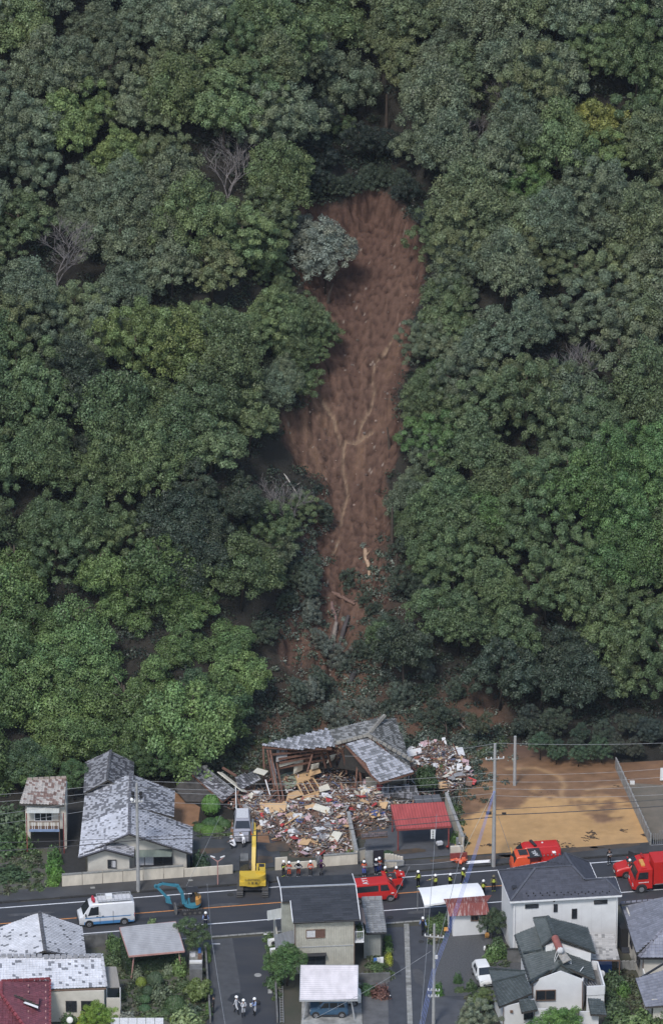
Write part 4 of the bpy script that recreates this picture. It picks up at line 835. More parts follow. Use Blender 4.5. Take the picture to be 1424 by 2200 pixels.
    P4 = [W(1266, 2063, 2.5), W(1331, 2063, 2.5), W(1318, 2008, 2.9), W(1262, 2008, 2.9)]; f3 = cols_patch((.42, .40, .38), (.25, .24, .23), 1.3, .25, 1)
    t = MB(); kawara(t, P4, f3, .3, .28, .02, .01); T3.part(t, 'roof_tiles', mats['kawara'], kind='stuff'); roofslab(T3, [P4], .12, mats['wood'])
    for q in P4: mb = MB(); mb.tube([V(q.x, q.y, 0), q - V(0, 0, .1)], .06, 6); T3.part(mb, 'post', mats['wood'])
white_house()
def tiled(T, polys, f, name='roof_tiles', w=.29, c=.25, lift=.035, hump=.05, board=True):
    t = MB()
    for q in polys: kawara(t, q, f, w, c, lift, hump)
    T.part(t, name, mats['kawara'], kind='stuff')
    if board: roofslab(T, polys, .14, name='roof' if name == 'roof_tiles' else 'roof_board')
# ---- dark tiled house with a solar water heater
def solar_house():
    T = Thing('dark_tiled_house', 'white walled house with dark green grey tiled roofs carrying a solar water heater', 'house', (20, -20, 0))
    f = cols_patch((.078, .09, .09), (.062, .074, .074), 1, 0, 1, .14); g = W
    # upper gable
    A, B = g(1177, 1972, 5.3), g(1190, 2012, 5.3)
    l0, l1 = g(1165, 2034, 4.75), g(1145, 1974, 4.75); r0, r1 = g(1279, 2048, 4.35), g(1262, 1993, 4.35)
    B = g(1190, 2012, 5.35); A = g(1176, 1971, 5.35)
    tiled(T, [[l1, l0, B, A], [r0, r1, A, B]], f, 'roof_tiles'); cap(T, [A, B], col=(.06, .07, .07), w=.3); cap(T, [l0, B], 'verge', w=.18, h=.12, col=(.04, .045, .045)); cap(T, [B, r0], 'verge', w=.18, h=.12, col=(.04, .045, .045)); cap(T, [l1, A], 'verge', w=.16, h=.12, col=(.06, .07, .07)); 
    # walls under the upper gable
    mb = MB(); lo = [V(q.x, q.y, 2.2) for q in (l0 + V(.3, .2, 0), r0 + V(-.4, .2, 0), r1 + V(-.4, -.2, 0), l1 + V(.3, -.2, 0))]; hi = [V(q.x, q.y, z) for q, z in zip(lo, (4.7, 4.2, 4.2, 4.7))]; mb.prism(lo, hi); T.part(mb, 'wall', mats['white_wall'])
    # main lower roof: left slope, right slope, small front gable
    a0, a1 = g(1106, 2010, 3.95), g(1138, 2112, 3.15); mid = g(1204, 2072, 4.2); top = g(1160, 1990, 4.6); rr = g(1279, 2104, 3.1); rt = g(1262, 2045, 3.4)
    lowL = [a1, a0, top, g(1185, 2020, 4.6), mid, g(1165, 2098, 3.5)]
    tiled(T, [[a1, g(1185, 2091, 3.3), mid, g(1186, 2025, 4.55), top, a0][::1] and [a0, a1, g(1186, 2092, 3.35), mid, g(1188, 2022, 4.6), top]], f)
    tiled(T, [[rr, rt, g(1188, 2022, 4.6), mid, g(1230, 2090, 3.5)]], f)
    tiled(T, [[g(1183, 2093, 3.3), g(1232, 2092, 3.3), g(1204, 2071, 4.2)]], cols_patch((.08, .09, .088), (.05, .06, .058), 1, 0, 1), 'gable_tiles')
    cap(T, [mid, g(1206, 2068, 4.25)], w=.35, h=.3, col=(.06, .07, .07)); cap(T, [a0, a1], 'verge', w=.16, h=.12, col=(.04, .045, .045)); cap(T, [mid, g(1184, 2093, 3.4)], 'verge', w=.16, h=.12, col=(.05, .06, .06)); cap(T, [mid, g(1232, 2092, 3.4)], 'verge', w=.16, h=.12, col=(.05, .06, .06))
    cap(T, [g(1122, 2048, 3.85), g(1178, 2041, 4.1)], w=.2, h=.12, col=(.045, .055, .055)); cap(T, [g(1134, 2111, 3.3), g(1180, 2085, 3.75)], 'verge', w=.14, h=.08, col=(.045, .055, .055))
    # walls
    fw = g(1150, 2160, 0).y - .2
    yA = a1.y + .5; pw = [V(17.8, yA, 0), V(22.2, yA + .25, 0), V(22.2, yA + .25, 3.0), V(20.2, yA + .1, 3.95), V(17.8, yA, 3.0)]; poly_wall(T, pw, (0, -1, 0), mats['white_wall'])
    poly_wall(T, [V(17.8, yA, 0), V(16.9, a0.y - .3, 0), V(16.9, a0.y - .3, 3.7), V(17.8, yA, 3.0)], (-1, 0, 0), mats['white_wall']); poly_wall(T, [V(22.2, yA + .2, 0), V(22.8, -16, 0), V(22.8, -16, 3.2), V(22.2, yA + .2, 3.0)], (1, 0, 0), mats['white_wall']); poly_wall(T, [V(16.9, a0.y - .3, 0), V(22.8, -16, 0), V(22.8, -16, 3.3), V(16.9, a0.y - .3, 3.6)], (0, 1, 0), mats['white_wall'])
    window(T, V(18.9, yA - .02, 1.6), (1, .05, 0), (0, -1, 0), 1.7, 1.0, 1, frame=mats['wood']); pipe(T, [V(22.15, yA + .1, 2.9), V(22.15, yA + .1, .1)], .04, 'wood'); pipe(T, [V(17.75, yA - .1, 2.9), V(17.75, yA - .1, .1)], .04, 'wood')
    # balcony wall on the right
    P = [g(1260, 2130, 2.55), g(1298, 2128, 2.55), g(1283, 2076, 2.75), g(1270, 2075, 2.75)]
    mb = MB(); mb.bar(P[0], P[1], .12, .9); T.part(mb, 'balcony_wall', mats['white_wall']); mb = MB(); mb.bar(P[1], P[2], .12, .9); T.part(mb, 'balcony_wall', mats['white_wall']); mb = MB(); mb.bar(P[2], P[3], .12, .9); T.part(mb, 'balcony_wall', mats['white_wall'])
    mb = MB(); mb.slab([q - V(0, 0, .4) for q in P], .12); T.part(mb, 'balcony_floor', mats['concrete_dark'])
    for i in range(5): mb = MB(); q = P[0].lerp(P[1], .1 + i * .15); mb.tube([q + V(0, .1, .2), q + V(-.4, 1.4, .1)], .02, 4); T.part(mb, 'drying_pole', mats['aluminium'])
    mb = MB(); mb.prism([V(P[0].x, P[0].y, 0), V(P[1].x, P[1].y, 0), V(P[2].x, P[2].y, 0), V(P[3].x, P[3].y, 0)], [q - V(0, 0, .5) for q in P]); T.part(mb, 'wall', mats['white_wall'])
    # lower front roofs: the left wing
    T2 = Thing('dark_tiled_wing', 'low wing with dark tiled roof beside the parked white hatchback', 'house', (16.5, -23, 0))
    b0, b1, b2, b3, b4 = g(1072, 2164, 2.9), g(1145, 2129, 3.3), g(1127, 2093, 3.9), g(1121, 2095, 3.9), g(1050, 2083, 3.5)
    h1, h2, h3, h4 = g(1050, 2083, 3.2), g(1128, 2089, 3.6), g(1143, 2135, 2.9), g(1072, 2164, 2.55)
    ri = g(1128, 2094, 3.7); rl = g(1058, 2112, 3.45)
    tiled(T2, [[h4, h3, ri, rl], [h1, rl, ri, h2][::1] and [g(1050, 2084, 3.2), rl, ri, h2]], f); cap(T2, [g(1050, 2083, 3.25), h2], w=.2, h=.16, col=(.04, .05, .05)); cap(T2, [rl, ri], w=.16, h=.12, col=(.05, .06, .06)); cap(T2, [h4, rl], 'verge', w=.14, h=.1, col=(.04, .045, .045))
    yb = h4.y + .35; poly_wall(T2, [V(15.1, yb, 0), V(17.8, yb + .7, 0), V(17.8, yb + .7, 2.7), V(15.1, yb, 2.3)], (.2, -1, 0), mats['white_wall']); poly_wall(T2, [V(15.1, yb, 0), V(14.4, -20.3, 0), V(14.4, -20.3, 2.9), V(15.1, yb, 2.3)], (-1, 0, 0), mats['white_wall'])
    window(T2, V(17.3, yb + .5, 1.2), (1, .25, 0), (.25, -1, 0), .8, .7, 0); mb = MB(); mb.box(V(15.8, yb + .1, 1.8), (.25, .15, .2)); T2.part(mb, 'vent', mats['wood']); pipe(T2, [V(15.1, yb - .1, 2.3), V(15.1, yb - .1, .1)], .03, 'wood')
    # small roofs lower right and a tiled porch
    T3 = Thing('porch_roof', 'small dark tiled roof below the white balcony, bottom right', 'roof', (22, -25, 0))
    tiled(T3, [[g(1268, 2180, 2.6), g(1303, 2182, 2.5), g(1296, 2150, 3.1), g(1262, 2146, 3.2)]], f); poly_wall(T3, [V(21.7, -25.4, 0), V(23.4, -25.4, 0), V(23.4, -25.4, 2.5), V(21.7, -25.4, 2.5)], (0, -1, 0), mats['white_wall'])
    T4 = Thing('porch_roof', 'narrow dark tiled porch roof left of the broad green tree, bottom right', 'roof', (18.4, -25, 0))
    tiled(T4, [[g(1120, 2176, 2.6), g(1155, 2170, 2.6), g(1146, 2147, 3.1), g(1114, 2150, 3.1)]], f, hump=.09)
    mb = MB(); mb.box(V(18.6, -24.7, 1.2), (1.5, .12, 2.4)); T4.part(mb, 'wall', mats['white_wall'])
    # solar water heater: red tank over a sloping collector on a thin white stand
    t0, t1 = g(1186, 2018, 5.0), g(1203, 2036, 5.0)
    T5 = Thing('solar_water_heater', 'red tank solar water heater on a white stand on the dark tiled roof', 'water heater', g(1195, 2065, 4.1))
    a, b = g(1192, 2016, 5.45), g(1203, 2043, 5.15); mb = MB(); mb.cyl(a, b, .33, n=14); T5.part(mb, 'tank', M('faded_red', (.26, .09, .075), .45, (2, .2)), smooth=True, ang=40)
    mb = MB(); mb.ell(b, (.34, .2, .34), 10, 6); T5.part(mb, 'tank_end', mats['curtain'], smooth=True)
    c0, c1, c2, c3 = g(1195, 2045, 4.85), g(1207, 2037, 4.95), g(1226, 2062, 4.55), g(1209, 2070, 4.45); mb = MB(); mb.slab([c0, c3, c2, c1], .1); o = T5.part(mb, 'collector', M('collector_glass', (.30, .28, .25), .25, (3, .3)))
    for i in range(1, 6): mb = MB(); mb.bar(c0.lerp(c3, i / 6) + V(0, 0, .02), c1.lerp(c2, i / 6) + V(0, 0, .02), .03, .03); T5.part(mb, 'collector_rib', mats['aluminium'], o)
    for q, e in ((a, g(1183, 2050, 4.0)), (a, g(1199, 2050, 4.1)), (b, g(1191, 2068, 4.0)), (c0, g(1190, 2066, 4.0)), (c2, g(1227, 2072, 3.9)), (c1, g(1226, 2070, 3.9)), (g(1183, 2050, 4.0), g(1227, 2072, 3.95))): mb = MB(); mb.tube([q, e], .025, 5); T5.part(mb, 'stand', mats['frame_white'])
    mb = MB(); q = g(1246, 2088, 3.6); mb.bar(q, q + V(.3, .6, .1), .05, .05); T5_ = solo(mb, 'antenna', mats['whitep'], tuple(q), 'short white antenna on the right slope of the dark tiled roof', 'antenna')
solar_house()
def right_house():
    T = Thing('slate_house', 'white walled house with blue grey tile roof at the right picture edge', 'house', (28, -14, 0)); g = W
    f = cols_patch((.17, .175, .21), (.145, .15, .18), 1, 0, 1, .1)
    e = [g(1332, 1942, 4.9), g(1370, 2057, 3.6), g(1470, 2058, 3.6)]; ridge = [g(1470, 1956, 5.5), g(1440, 1974, 5.4)]
    P1 = [g(1332, 1941, 3.9), g(1371, 2057, 3.5), g(1424, 1992, 4.8), g(1440, 1932, 4.4)]
    # west slope and south slope meeting in a hip
    a, b, c, d = g(1332, 1941, 3.9), g(1371, 2058, 3.2), g(1455, 1960, 5.6), g(1460, 1925, 4.9)
    tiled(T, [[a, b, c, g(1462, 1930, 4.9)]], f, w=.36, c=.3); tiled(T, [[b, g(1500, 2058, 3.2), g(1500, 1962, 5.6), c]], cols_patch((.24, .245, .29), (.2, .205, .25), 1, 0, 1, .1), w=.36, c=.33)
    cap(T, [b, c], w=.2, h=.12, col=(.2, .2, .24)); cap(T, [a, g(1462, 1930, 4.9)], w=.2, h=.12, col=(.2, .2, .24))
    for q in ((a, b), (b, g(1500, 2058, 3.2))): mb = MB(); mb.bar(q[0] - V(0, 0, .12), q[1] - V(0, 0, .12), .12, .16); T.part(mb, 'gutter', mats['blackp'])
    poly_wall(T, [V(b.x + .5, b.y + .5, 0), V(b.x + 8, b.y + .5, 0), V(b.x + 8, b.y + .5, 3.2), V(b.x + .5, b.y + .5, 3.2)], (0, -1, 0), mats['plaster']); poly_wall(T, [V(b.x + .5, b.y + .5, 0), V(a.x + .5, a.y - .6, 0), V(a.x + .5, a.y - .6, 3.8), V(b.x + .5, b.y + .5, 3.2)], (-1, -.1, 0), mats['plaster'])
    for t_, z in ((.25, 1.6), (.62, 1.7)): window(T, V(lerp(b.x, a.x, t_) + .42, lerp(b.y, a.y, t_), z), (a - b).normalized() * V(1, 1, 0).length * .7, (-1, -.1, 0), .8, .8, 0)
    pipe(T, [V(b.x + .45, b.y + .4, 3.1), V(b.x + .45, b.y + .4, .1)], .04, 'wood')
    mb = MB(); mb.box((a.x + .3, -13.6, 2.1), (.7, 1.0, .08)); T.part(mb, 'window_hood', mats['frame_dark'])
    T2 = Thing('slate_wing', 'lower wing with blue grey tiled roof in the bottom right corner', 'house', (28, -24, 0))
    tiled(T2, [[g(1366, 2108, 3.3), g(1386, 2160, 2.9), g(1500, 2160, 2.9), g(1500, 2060, 4.9)]], f, w=.36, c=.3); mb = MB(); mb.bar(g(1366, 2108, 3.4), g(1436, 2065, 4.4), .15, .15); T2.part(mb, 'verge', mats['frame_dark'])
    poly_wall(T2, [V(28.1, -24.1, 0), V(34, -24.1, 0), V(34, -24.1, 3), V(28.1, -24.1, 3)], (0, -1, 0), mats['plaster']); poly_wall(T2, [V(28.1, -24.1, 0), V(27.5, -18.9, 0), V(27.5, -18.9, 3.2), V(28.1, -24.1, 2.9)], (-1, 0, 0), mats['plaster'])
    T3 = Thing('block_wall', 'pale block wall between the white house and the blue grey roofed house', 'wall', g(1325, 2065))
    for i in range(5):
        mb = MB(); mb.bar(g(1325 + i * 9, 2076 + .0 * i, .45), g(1333 + i * 9, 2074, .45), .14, .9); T3.part(mb, 'wall_panel', mats['concrete'])
    mb = MB(); mb.bar(g(1330, 2014, 1.2), g(1349, 2012, 1.2), 1.2, 2.2); mb2 = mb; solo(mb, 'storage_shed', mats['blackp'], tuple(g(1340, 2014, 0)), 'narrow black storage shed in the gap beside the white house', 'shed')
right_house()
# ---- left bottom roofs
def left_bottom():
    g = W; f = cols_patch((.50, .505, .54), (.15, .155, .17), 2.4, .52, 1.2, .08); k = lambda p: (.20, .2, .215)
    T = Thing('tiled_house', 'house with pale grey speckled tile roof beside the white and blue van', 'house', (-25.5, -15, 0))
    A, B = g(85, 1961, 4.9), g(97, 2044, 4.9)
    tiled(T, [[g(177, 1990, 3.35), g(185, 2062, 3.35), B, A][::-1] and [g(185, 2062, 3.35), g(176, 1992, 3.35), A, B], [g(-50, 2014, 2.6), g(-50, 2090, 2.6), B, A]], f, c=.26); cap(T, [A, B], col=(.1, .1, .11), w=.25, h=.22); cap(T, [B, g(185, 2063, 3.4)], 'verge', w=.18, h=.12, col=(.07, .07, .08))
    mb = MB(); mb.prism([V(-28, -18, 0), V(-22.5, -17.6, 0), V(-22.7, -11.9, 0), V(-28, -12, 0)], [V(-28, -18, 3.2), V(-22.5, -17.6, 3.2), V(-22.7, -11.9, 3.2), V(-28, -12, 3.2)]); T.part(mb, 'wall', mats['plaster'])
    poly_wall(T, [V(-28, -18.02, 3.1), V(-22.5, -17.62, 3.1), V(-25.3, -18.0, 4.5)], (0, -1, 0), mats['blackp'], 'gable_wall')
    T = Thing('tiled_house', 'long low house with whitish speckled tile roof beside the topiary garden', 'house', (-24, -21, 0))
    r0, r1 = g(-50, 2059, 4.6), g(219, 2056, 4.6); e0, e1 = g(-50, 2132, 3.3), g(228, 2122, 3.3); ff = cols_patch((.60, .605, .65), (.2, .205, .23), 3.2, .505, .9, .07)
    tiled(T, [[e0, e1, r1, r0]], ff, c=.27); tiled(T, [[g(222, 2052, 3.6), g(-50, 2054, 3.6), r0, r1]], ff)
    cap(T, [g(-50, 2057, 4.62), g(92, 2057, 4.62)], w=.3, h=.3, col=(.27, .27, .29)); cap(T, [g(93, 2059, 4.62), r1], w=.3, h=.3, col=(.27, .27, .29)); cap(T, [r1, e1], 'verge', w=.2, h=.12, col=(.4, .4, .43))
    mb = MB(); mb.box((-24.6, -21.2, 1.55), (9.2, 3.2, 3.1)); T.part(mb, 'wall', mats['plaster'])
    gutter(T, e0 - V(0, .1, .1), e1 - V(0, .1, .1), 'wood', .07)
    for x, w_ in ((-22.9, .9), (-21.5, 1.0)): window(T, V(x, -22.82, 1.6), (1, 0, 0), (0, -1, 0), w_, 1.0, 1)
    T = Thing('lean_to', 'brownish corrugated lean-to roof at the right end of the whitish tiled house', 'lean-to', (-19.2, -21.5, 0))
    P = [g(229, 2124, 2.5), g(258, 2123, 2.45), g(250, 2078, 2.8), g(224, 2078, 2.85)]
    mb = MB(); ribs(mb, P, lambda p: (.28, .26, .24), .13, .02); T.part(mb, 'roof_sheet', mats['tin']); roofslab(T, [P], .05)
    mb = MB(); mb.box((-19.2, -22.4, 1.1), (1.2, .1, 2.2)); T.part(mb, 'wall', mats['plaster'])
    for q in P[:2]: mb = MB(); mb.tube([V(q.x, q.y, 0), q], .05, 6); T.part(mb, 'post', mats['frame_white'])
    # maroon hipped roof in the corner
    T = Thing('maroon_roofed_house', 'house with dark red ribbed tile roof and a small dormer, bottom left corner', 'house', (-27, -29, 0))
    fm = cols_patch((.15, .046, .060), (.125, .038, .05), 1, 0, 1, .12); A, B, Cc, D = g(3, 2110, 5.5), g(108, 2105, 5.5), g(108, 2250, 3.6), g(3, 2140, 5.5)
    E2 = g(85, 2230, 3.4); tiled(T, [[g(-60, 2250, 3.0), g(100, 2250, 3.0), g(3, 2140, 5.2)]], fm, w=.3, c=.28); tiled(T, [[g(108, 2105, 4.2), g(108, 2250, 3.2), g(70, 2230, 3.9), g(3, 2140, 5.2), g(3, 2112, 5.2)]], fm, w=.3, c=.28)
    cap(T, [g(3, 2111, 5.25), g(3, 2140, 5.25)], col=(.22, .05, .06)); cap(T, [g(3, 2140, 5.25), g(70, 2232, 3.9)], col=(.22, .05, .06)); cap(T, [g(3, 2110, 5.25), g(108, 2105, 4.3)], col=(.22, .05, .06)); cap(T, [g(108, 2105, 4.25), g(108, 2250, 3.25)], 'verge', col=(.22, .05, .06), w=.14, h=.12)
    P = [g(30, 2137, 5.2), g(82, 2160, 4.5), g(84, 2137, 4.9)]; tiled(T, [[P[1], P[2], P[0]]], fm, 'dormer_tiles', w=.3, c=.28)
    mb = MB(); mb.prism([g(50, 2156, 4.55), g(82, 2168, 4.25), g(82, 2163, 4.3), g(54, 2153, 4.6)], [g(50, 2156, 4.7), g(82, 2168, 4.75), g(82, 2163, 4.8), g(54, 2153, 4.75)]); T.part(mb, 'dormer_wall', mats['white_wall'])
    for x in (61, 98):
        for i in range(7): mb = MB(); q = g(x, 2118 + i * 14, 4.75 - i * .13 + .12); mb.box(q, (.1, .26, .05)); T.part(mb, 'snow_guard', mats['pinkish'])
    mb = MB(); mb.box((-27.5, -29.5, 1.6), (5.4, 6.5, 3.2)); T.part(mb, 'wall', mats['plaster'])
    pipe(T, [g(128, 2128, 2.4), g(130, 2145, 1.4), g(133, 2172, 0.2)], .05)
    mb = MB(); q = g(150, 2193, 1.0); mb.ell(q, (.3, .12, .3), 12, 6, Matrix.Rotation(-.5, 3, 'X')); mb.tube([q, q - V(0, -.1, 1)], .03, 5); solo(mb, 'satellite_dish', mats['whitep'], tuple(q), 'white satellite dish beside the yellowish shrub, bottom left', 'satellite dish')
    # translucent roof panels at the bottom edge
    T = Thing('fence_panels', 'pale grey translucent panels of a low roof at the bottom edge by the garden', 'roof', g(290, 2195))
    for i in range(6): mb = MB(); mb.slab([g(238 + i * 19, 2206, 1.4), g(256 + i * 19, 2206, 1.4), g(256 + i * 19, 2188, 1.7), g(238 + i * 19, 2188, 1.7)], .04); T.part(mb, 'roof_panel', mats['curtain'])
left_bottom()
# ---- rusty shed and white canopy
def shed():
    g = W; T = Thing('shed', 'white walled shed with rusty corrugated roof behind the white canopy', 'shed', g(1010, 2008))
    rr = lambda p: (lambda t: (.20 + .25 * t, .055 + .28 * t, .05 + .26 * t))(min(1, max(0, .0 + 1.6 * noise.noise(Vector((p.x * 3.5, 1, 2))) + random.uniform(-.1, .35))))
    mats['rust'] = M('rusty_sheet', (.20, .055, .045), .7, (1.6, .3), attr=False, col2=(.46, .38, .36), stretch=(5, .5, 1), ramp=(.52, .72))
    a, b, c, d, e, h = g(965, 1970, 2.3), g(1052, 1966, 2.3), g(1046, 1939, 2.85), g(958, 1943, 2.85), g(952, 1933, 2.6), g(1056, 1924, 2.6)
    mb = MB(); ribs(mb, [a, b, c, d], lambda p: (1, 1, 1), .15, .02); T.part(mb, 'roof_sheet', mats['rust']); mb = MB(); ribs(mb, [h, e, d, c], lambda p: (1, 1, 1), .15, .02); T.part(mb, 'roof_sheet', mats['rust'])
    y = g(1000, 2010, 0).y; poly_wall(T, [V(10.95, y - .25, 0), V(14.0, y + .2, 0), V(14.0, y + .2, 2.25), V(10.95, y - .25, 2.25)], (.1, -1, 0), mats['white_wall']); poly_wall(T, [V(10.95, y - .25, 0), V(10.5, y + 1.9, 0), V(10.5, y + 1.9, 2.5), V(10.75, y + .7, 2.7), V(10.95, y - .25, 2.25)], (-1, 0, 0), mats['white_wall'])
    poly_wall(T, [V(10.5, y + 1.9, 0), V(13.9, y + 2.3, 0), V(13.9, y + 2.3, 2.5), V(10.5, y + 1.9, 2.5)], (0, 1, 0), mats['white_wall']); poly_wall(T, [V(14.0, y + .2, 0), V(13.9, y + 2.3, 0), V(13.9, y + 2.3, 2.5), V(14, y + .2, 2.2)], (1, 0, 0), mats['white_wall'])
    window(T, V(12.9, y + .03, 1.75), (1, .14, 0), (.14, -1, 0), .65, .55, 1, frame=mats['wood']); mb = MB(); mb.box((10.72, y + .5, 1.05), (.04, .75, 1.9), .2); T.part(mb, 'door', M('blue_door', (.03, .05, .16), .5))
    T = Thing('canopy', 'plain white canopy tent set up in the road beside the firefighters', 'canopy', g(968, 1960))
    P = [g(911, 1946, 2.3), g(1012, 1937, 2.35), g(1042, 1928, 2.3), g(1026, 1897, 2.4), g(960, 1903, 2.55), g(897, 1908, 2.4)]
    mb = MB(); n = 12; rows_ = []
    for j in range(7):
        for i in range(n + 1):
            s, t = i / n, j / 6; lo = P[0].lerp(P[2], s); hi = P[5].lerp(P[3], s); q = lo.lerp(hi, t); q = q + V(0, 0, .16 * math.sin(math.pi * t) * (1 if i % 6 else 1.2) + .04 * math.sin(7 * s + 4 * t)); rows_.append(q)
    mb.add(rows_, [(j * (n + 1) + i, j * (n + 1) + i + 1, (j + 1) * (n + 1) + i + 1, (j + 1) * (n + 1) + i) for j in range(6) for i in range(n)])
    mb.add([rows_[i] for i in range(n + 1)] + [rows_[i] - V(0, 0, .18 + .03 * (i % 2)) for i in range(n + 1)], [(n + 1 + i, n + 2 + i, i + 1, i) for i in range(n)])
    T.part(mb, 'canopy_sheet', M('canopy_cloth', (.78, .78, .79), .8, (1.2, .05)), smooth=True, ang=50)
    for q in (P[0], P[2], P[3], P[5], P[1], P[4]): mb = MB(); mb.tube([V(q.x, q.y, 0), q - V(0, 0, .03)], .025, 5); T.part(mb, 'pole', mats['aluminium'])
shed()
# ---- old two storey building at the left edge
def old_building():
    g = W; T = Thing('old_building', 'small old cream building with rusty patched tile roof and a balcony at the left edge', 'house', g(95, 1810))
    f = cols_patch((.44, .40, .37), (.22, .15, .13), 2.2, .12, .5, .15); e0, e1, r1, r0 = g(42, 1728, 4.9), g(138, 1730, 4.9), g(143, 1672, 5.5), g(58, 1676, 5.5)
    tiled(T, [[e0, e1, r1, r0]], f, w=.3, c=.28, hump=.07); cap(T, [r0, r1], col=(.3, .25, .22), w=.2)
    y = e0.y + .45; box_walls(T, -28.2, -24.6, y, y + 4.3, 0, 4.8, mats['plaster'])
    window(T, V(-26.6, y - .08, 3.5), (1, 0, 0), (0, -1, 0), 1.6, 1.1, 2, frame=mats['frame_white'])
    mb = MB(); mb.box((-26.5, y - .5, 2.35), (2.7, .95, .12)); b = T.part(mb, 'balcony', mats['wood'])
    for i in range(14): mb = MB(); mb.box((-27.8 + i * .2, y - .95, 2.85), (.05, .05, .9)); T.part(mb, 'baluster', mats['frame_white'] if i % 3 else mats['wood'], b)
    mb = MB(); mb.box((-26.5, y - .95, 3.3), (2.8, .07, .07)); T.part(mb, 'handrail', mats['wood'], b); mb = MB(); mb.box((-26.5, y - 1.0, 2.42), (2.8, .05, .25)); T.part(mb, 'balcony_board', M('pale_blue_board', (.2, .27, .42), .6), b)
    mb = MB(); ribs(mb, [V(-28.1, y - .95, 4.2), V(-25.1, y - .95, 4.2), V(-25.1, y - .1, 4.5), V(-28.1, y - .1, 4.5)], lambda p: (.42, .43, .42), .2, .02); T.part(mb, 'balcony_roof', mats['tin'])
    for x in (-28.1, -25.1, -24.7): mb = MB(); mb.tube([V(x, y - .95, 0), V(x, y - .95, 4.2)], .05, 5); T.part(mb, 'post', mats['rustred'] if x != -25.1 else mats['wood'])
    mb = MB(); mb.box((-26.3, y - .1, 1.1), (3.0, .06, 2.0)); T.part(mb, 'garage_shade_panel', mats['blackp']); pipe(T, [V(-24.5, y - .1, 4.8), V(-24.5, y - .1, .1)], .04, 'kerb' if False else 'plaster')  # solid black panel on the wall, painted in for the dark inside of the garage
old_building()
# small dark red tin roof half hidden on the slope
T = Thing('tin_roof', 'small dark red tin roof tilted at the foot of the wooded slope', 'roof', W(425, 1600, 0) * 1)
P = [W(408, 1602, 1.6), W(454, 1580, 2.2), W(446, 1567, 2.5), W(400, 1582, 2.0)]; mb = MB(); ribs(mb, P, lambda p: (.20, .035, .04), .3, .03); T.part(mb, 'roof_sheet', mats['tin'])
for q in P: mb = MB(); mb.tube([V(q.x, q.y, hz(q.x, q.y) - .1), q], .05, 5); T.part(mb, 'post', mats['wood'])
# ---- walls along the pavement
def wall_run(name, label, pts, h, cat='wall', mat='cream_wall', th=.16, capc=None, seg=2.0):
    T = Thing(name, label, cat, pts[0])
    for a, b in zip(pts[:-1], pts[1:]):
        a = Vector(a); b = Vector(b); n = max(1, round((b - a).length / seg))
        for i in range(n):
            p, q = a.lerp(b, i / n + .002), a.lerp(b, (i + 1) / n - .002); mb = MB(); mb.bar(p + V(0, 0, h / 2), q + V(0, 0, h / 2), th, h); T.part(mb, 'wall_panel', mats[mat])
            if capc: mb = MB(); mb.bar(p + V(0, 0, h + .04), q + V(0, 0, h + .04), th + .1, .08); T.part(mb, 'coping', mats[capc])
    return T
wu = lambda px: R(u_at(px, 3.1), 3.1)
wall_run('garden_wall', 'long cream rendered wall in front of the mottled tile roofed house', [wu(133), wu(395)], 1.25, capc='kerb')
wall_run('garden_wall', 'short lower cream wall end beside the lamp post and driveway', [wu(396), wu(500)], .95)
wall_run('garden_wall', 'short cream wall stub right of the driveway by the excavator', [wu(591), wu(617)], 1.35)
wall_run('garden_wall', 'low cream wall base in front of the rubble behind the rescuers', [wu(618), wu(695)], .75)
wall_run('garden_wall', 'cream wall in front of the rubble near the purple clad man', [wu(695), wu(768)], 1.2, capc='kerb')
wall_run('garden_wall', 'grey capped cream wall running back from the road through the rubble', [wu(766), W(748, 1775)], 1.45, capc='concrete', th=.2, seg=1.6)
wall_run('garden_wall', 'short cream wall left of the roofed gateway', [W(768, 1852), W(784, 1848)], 1.2, capc='concrete_dark')
wall_run('block_wall', 'grey block wall between the red carport and the muddy lot', [W(994, 1830), W(958, 1735)], 1.5, mat='cream_wall', capc='concrete', th=.2, seg=.9)
wall_run('block_wall', 'old concrete block wall at the back of the left garden beside the van', [W(176, 2038), W(231, 2033)], 1.3, mat='concrete_dark', seg=1.2)
wall_run('block_wall', 'dark block wall below the bushes in front of the white house', [W(1089, 2068), W(1122, 2068)], 1.3, mat='concrete_dark', seg=.8, capc='kerb_dark')
wall_run('block_wall', 'grey block wall stretching right behind the white carport', [W(770, 2112), W(838, 2110)], .9, mat='concrete_dark', seg=.8)
wall_run('block_wall', 'low dark wall along the left side of the left side street', [W(441, 2040), W(452, 2200)], .7, mat='concrete_dark', seg=1.6)
wall_run('block_wall', 'low dark wall along the right side of the left side street', [W(591, 2100), W(596, 2200)], .6, mat='concrete_dark', seg=1.6)
T = Thing('concrete_fence', 'tall grey concrete panel fence on the right side of the muddy lot', 'fence', W(1397, 1818))
a, b = W(1397, 1818), W(1322, 1652); n = 14
for i in range(n):
    mb = MB(); mb.bar(a.lerp(b, i / n + .003) + V(0, 0, .62), a.lerp(b, (i + 1) / n - .003) + V(0, 0, .62), .12, 1.25); T.part(mb, 'fence_panel', mats['concrete_fence'])
    mb = MB(); mb.bar(a.lerp(b, i / n) , a.lerp(b, i / n) + V(0, 0, 1.32), .16, .16); T.part(mb, 'fence_post', mats['kerb'])
T = Thing('metal_gate', 'grey slatted metal gate at the right end of the muddy lot', 'gate', W(1412, 1815))
for i in range(16): mb = MB(); q = W(1399 + i * 4.5, 1817 - i * .35, 0); mb.bar(q, q + V(0, 0, 1.2 if i not in (4, 5) else 1.45), .05 if i not in (4, 5) else .14, .05); T.part(mb, 'bar', mats['steel'])
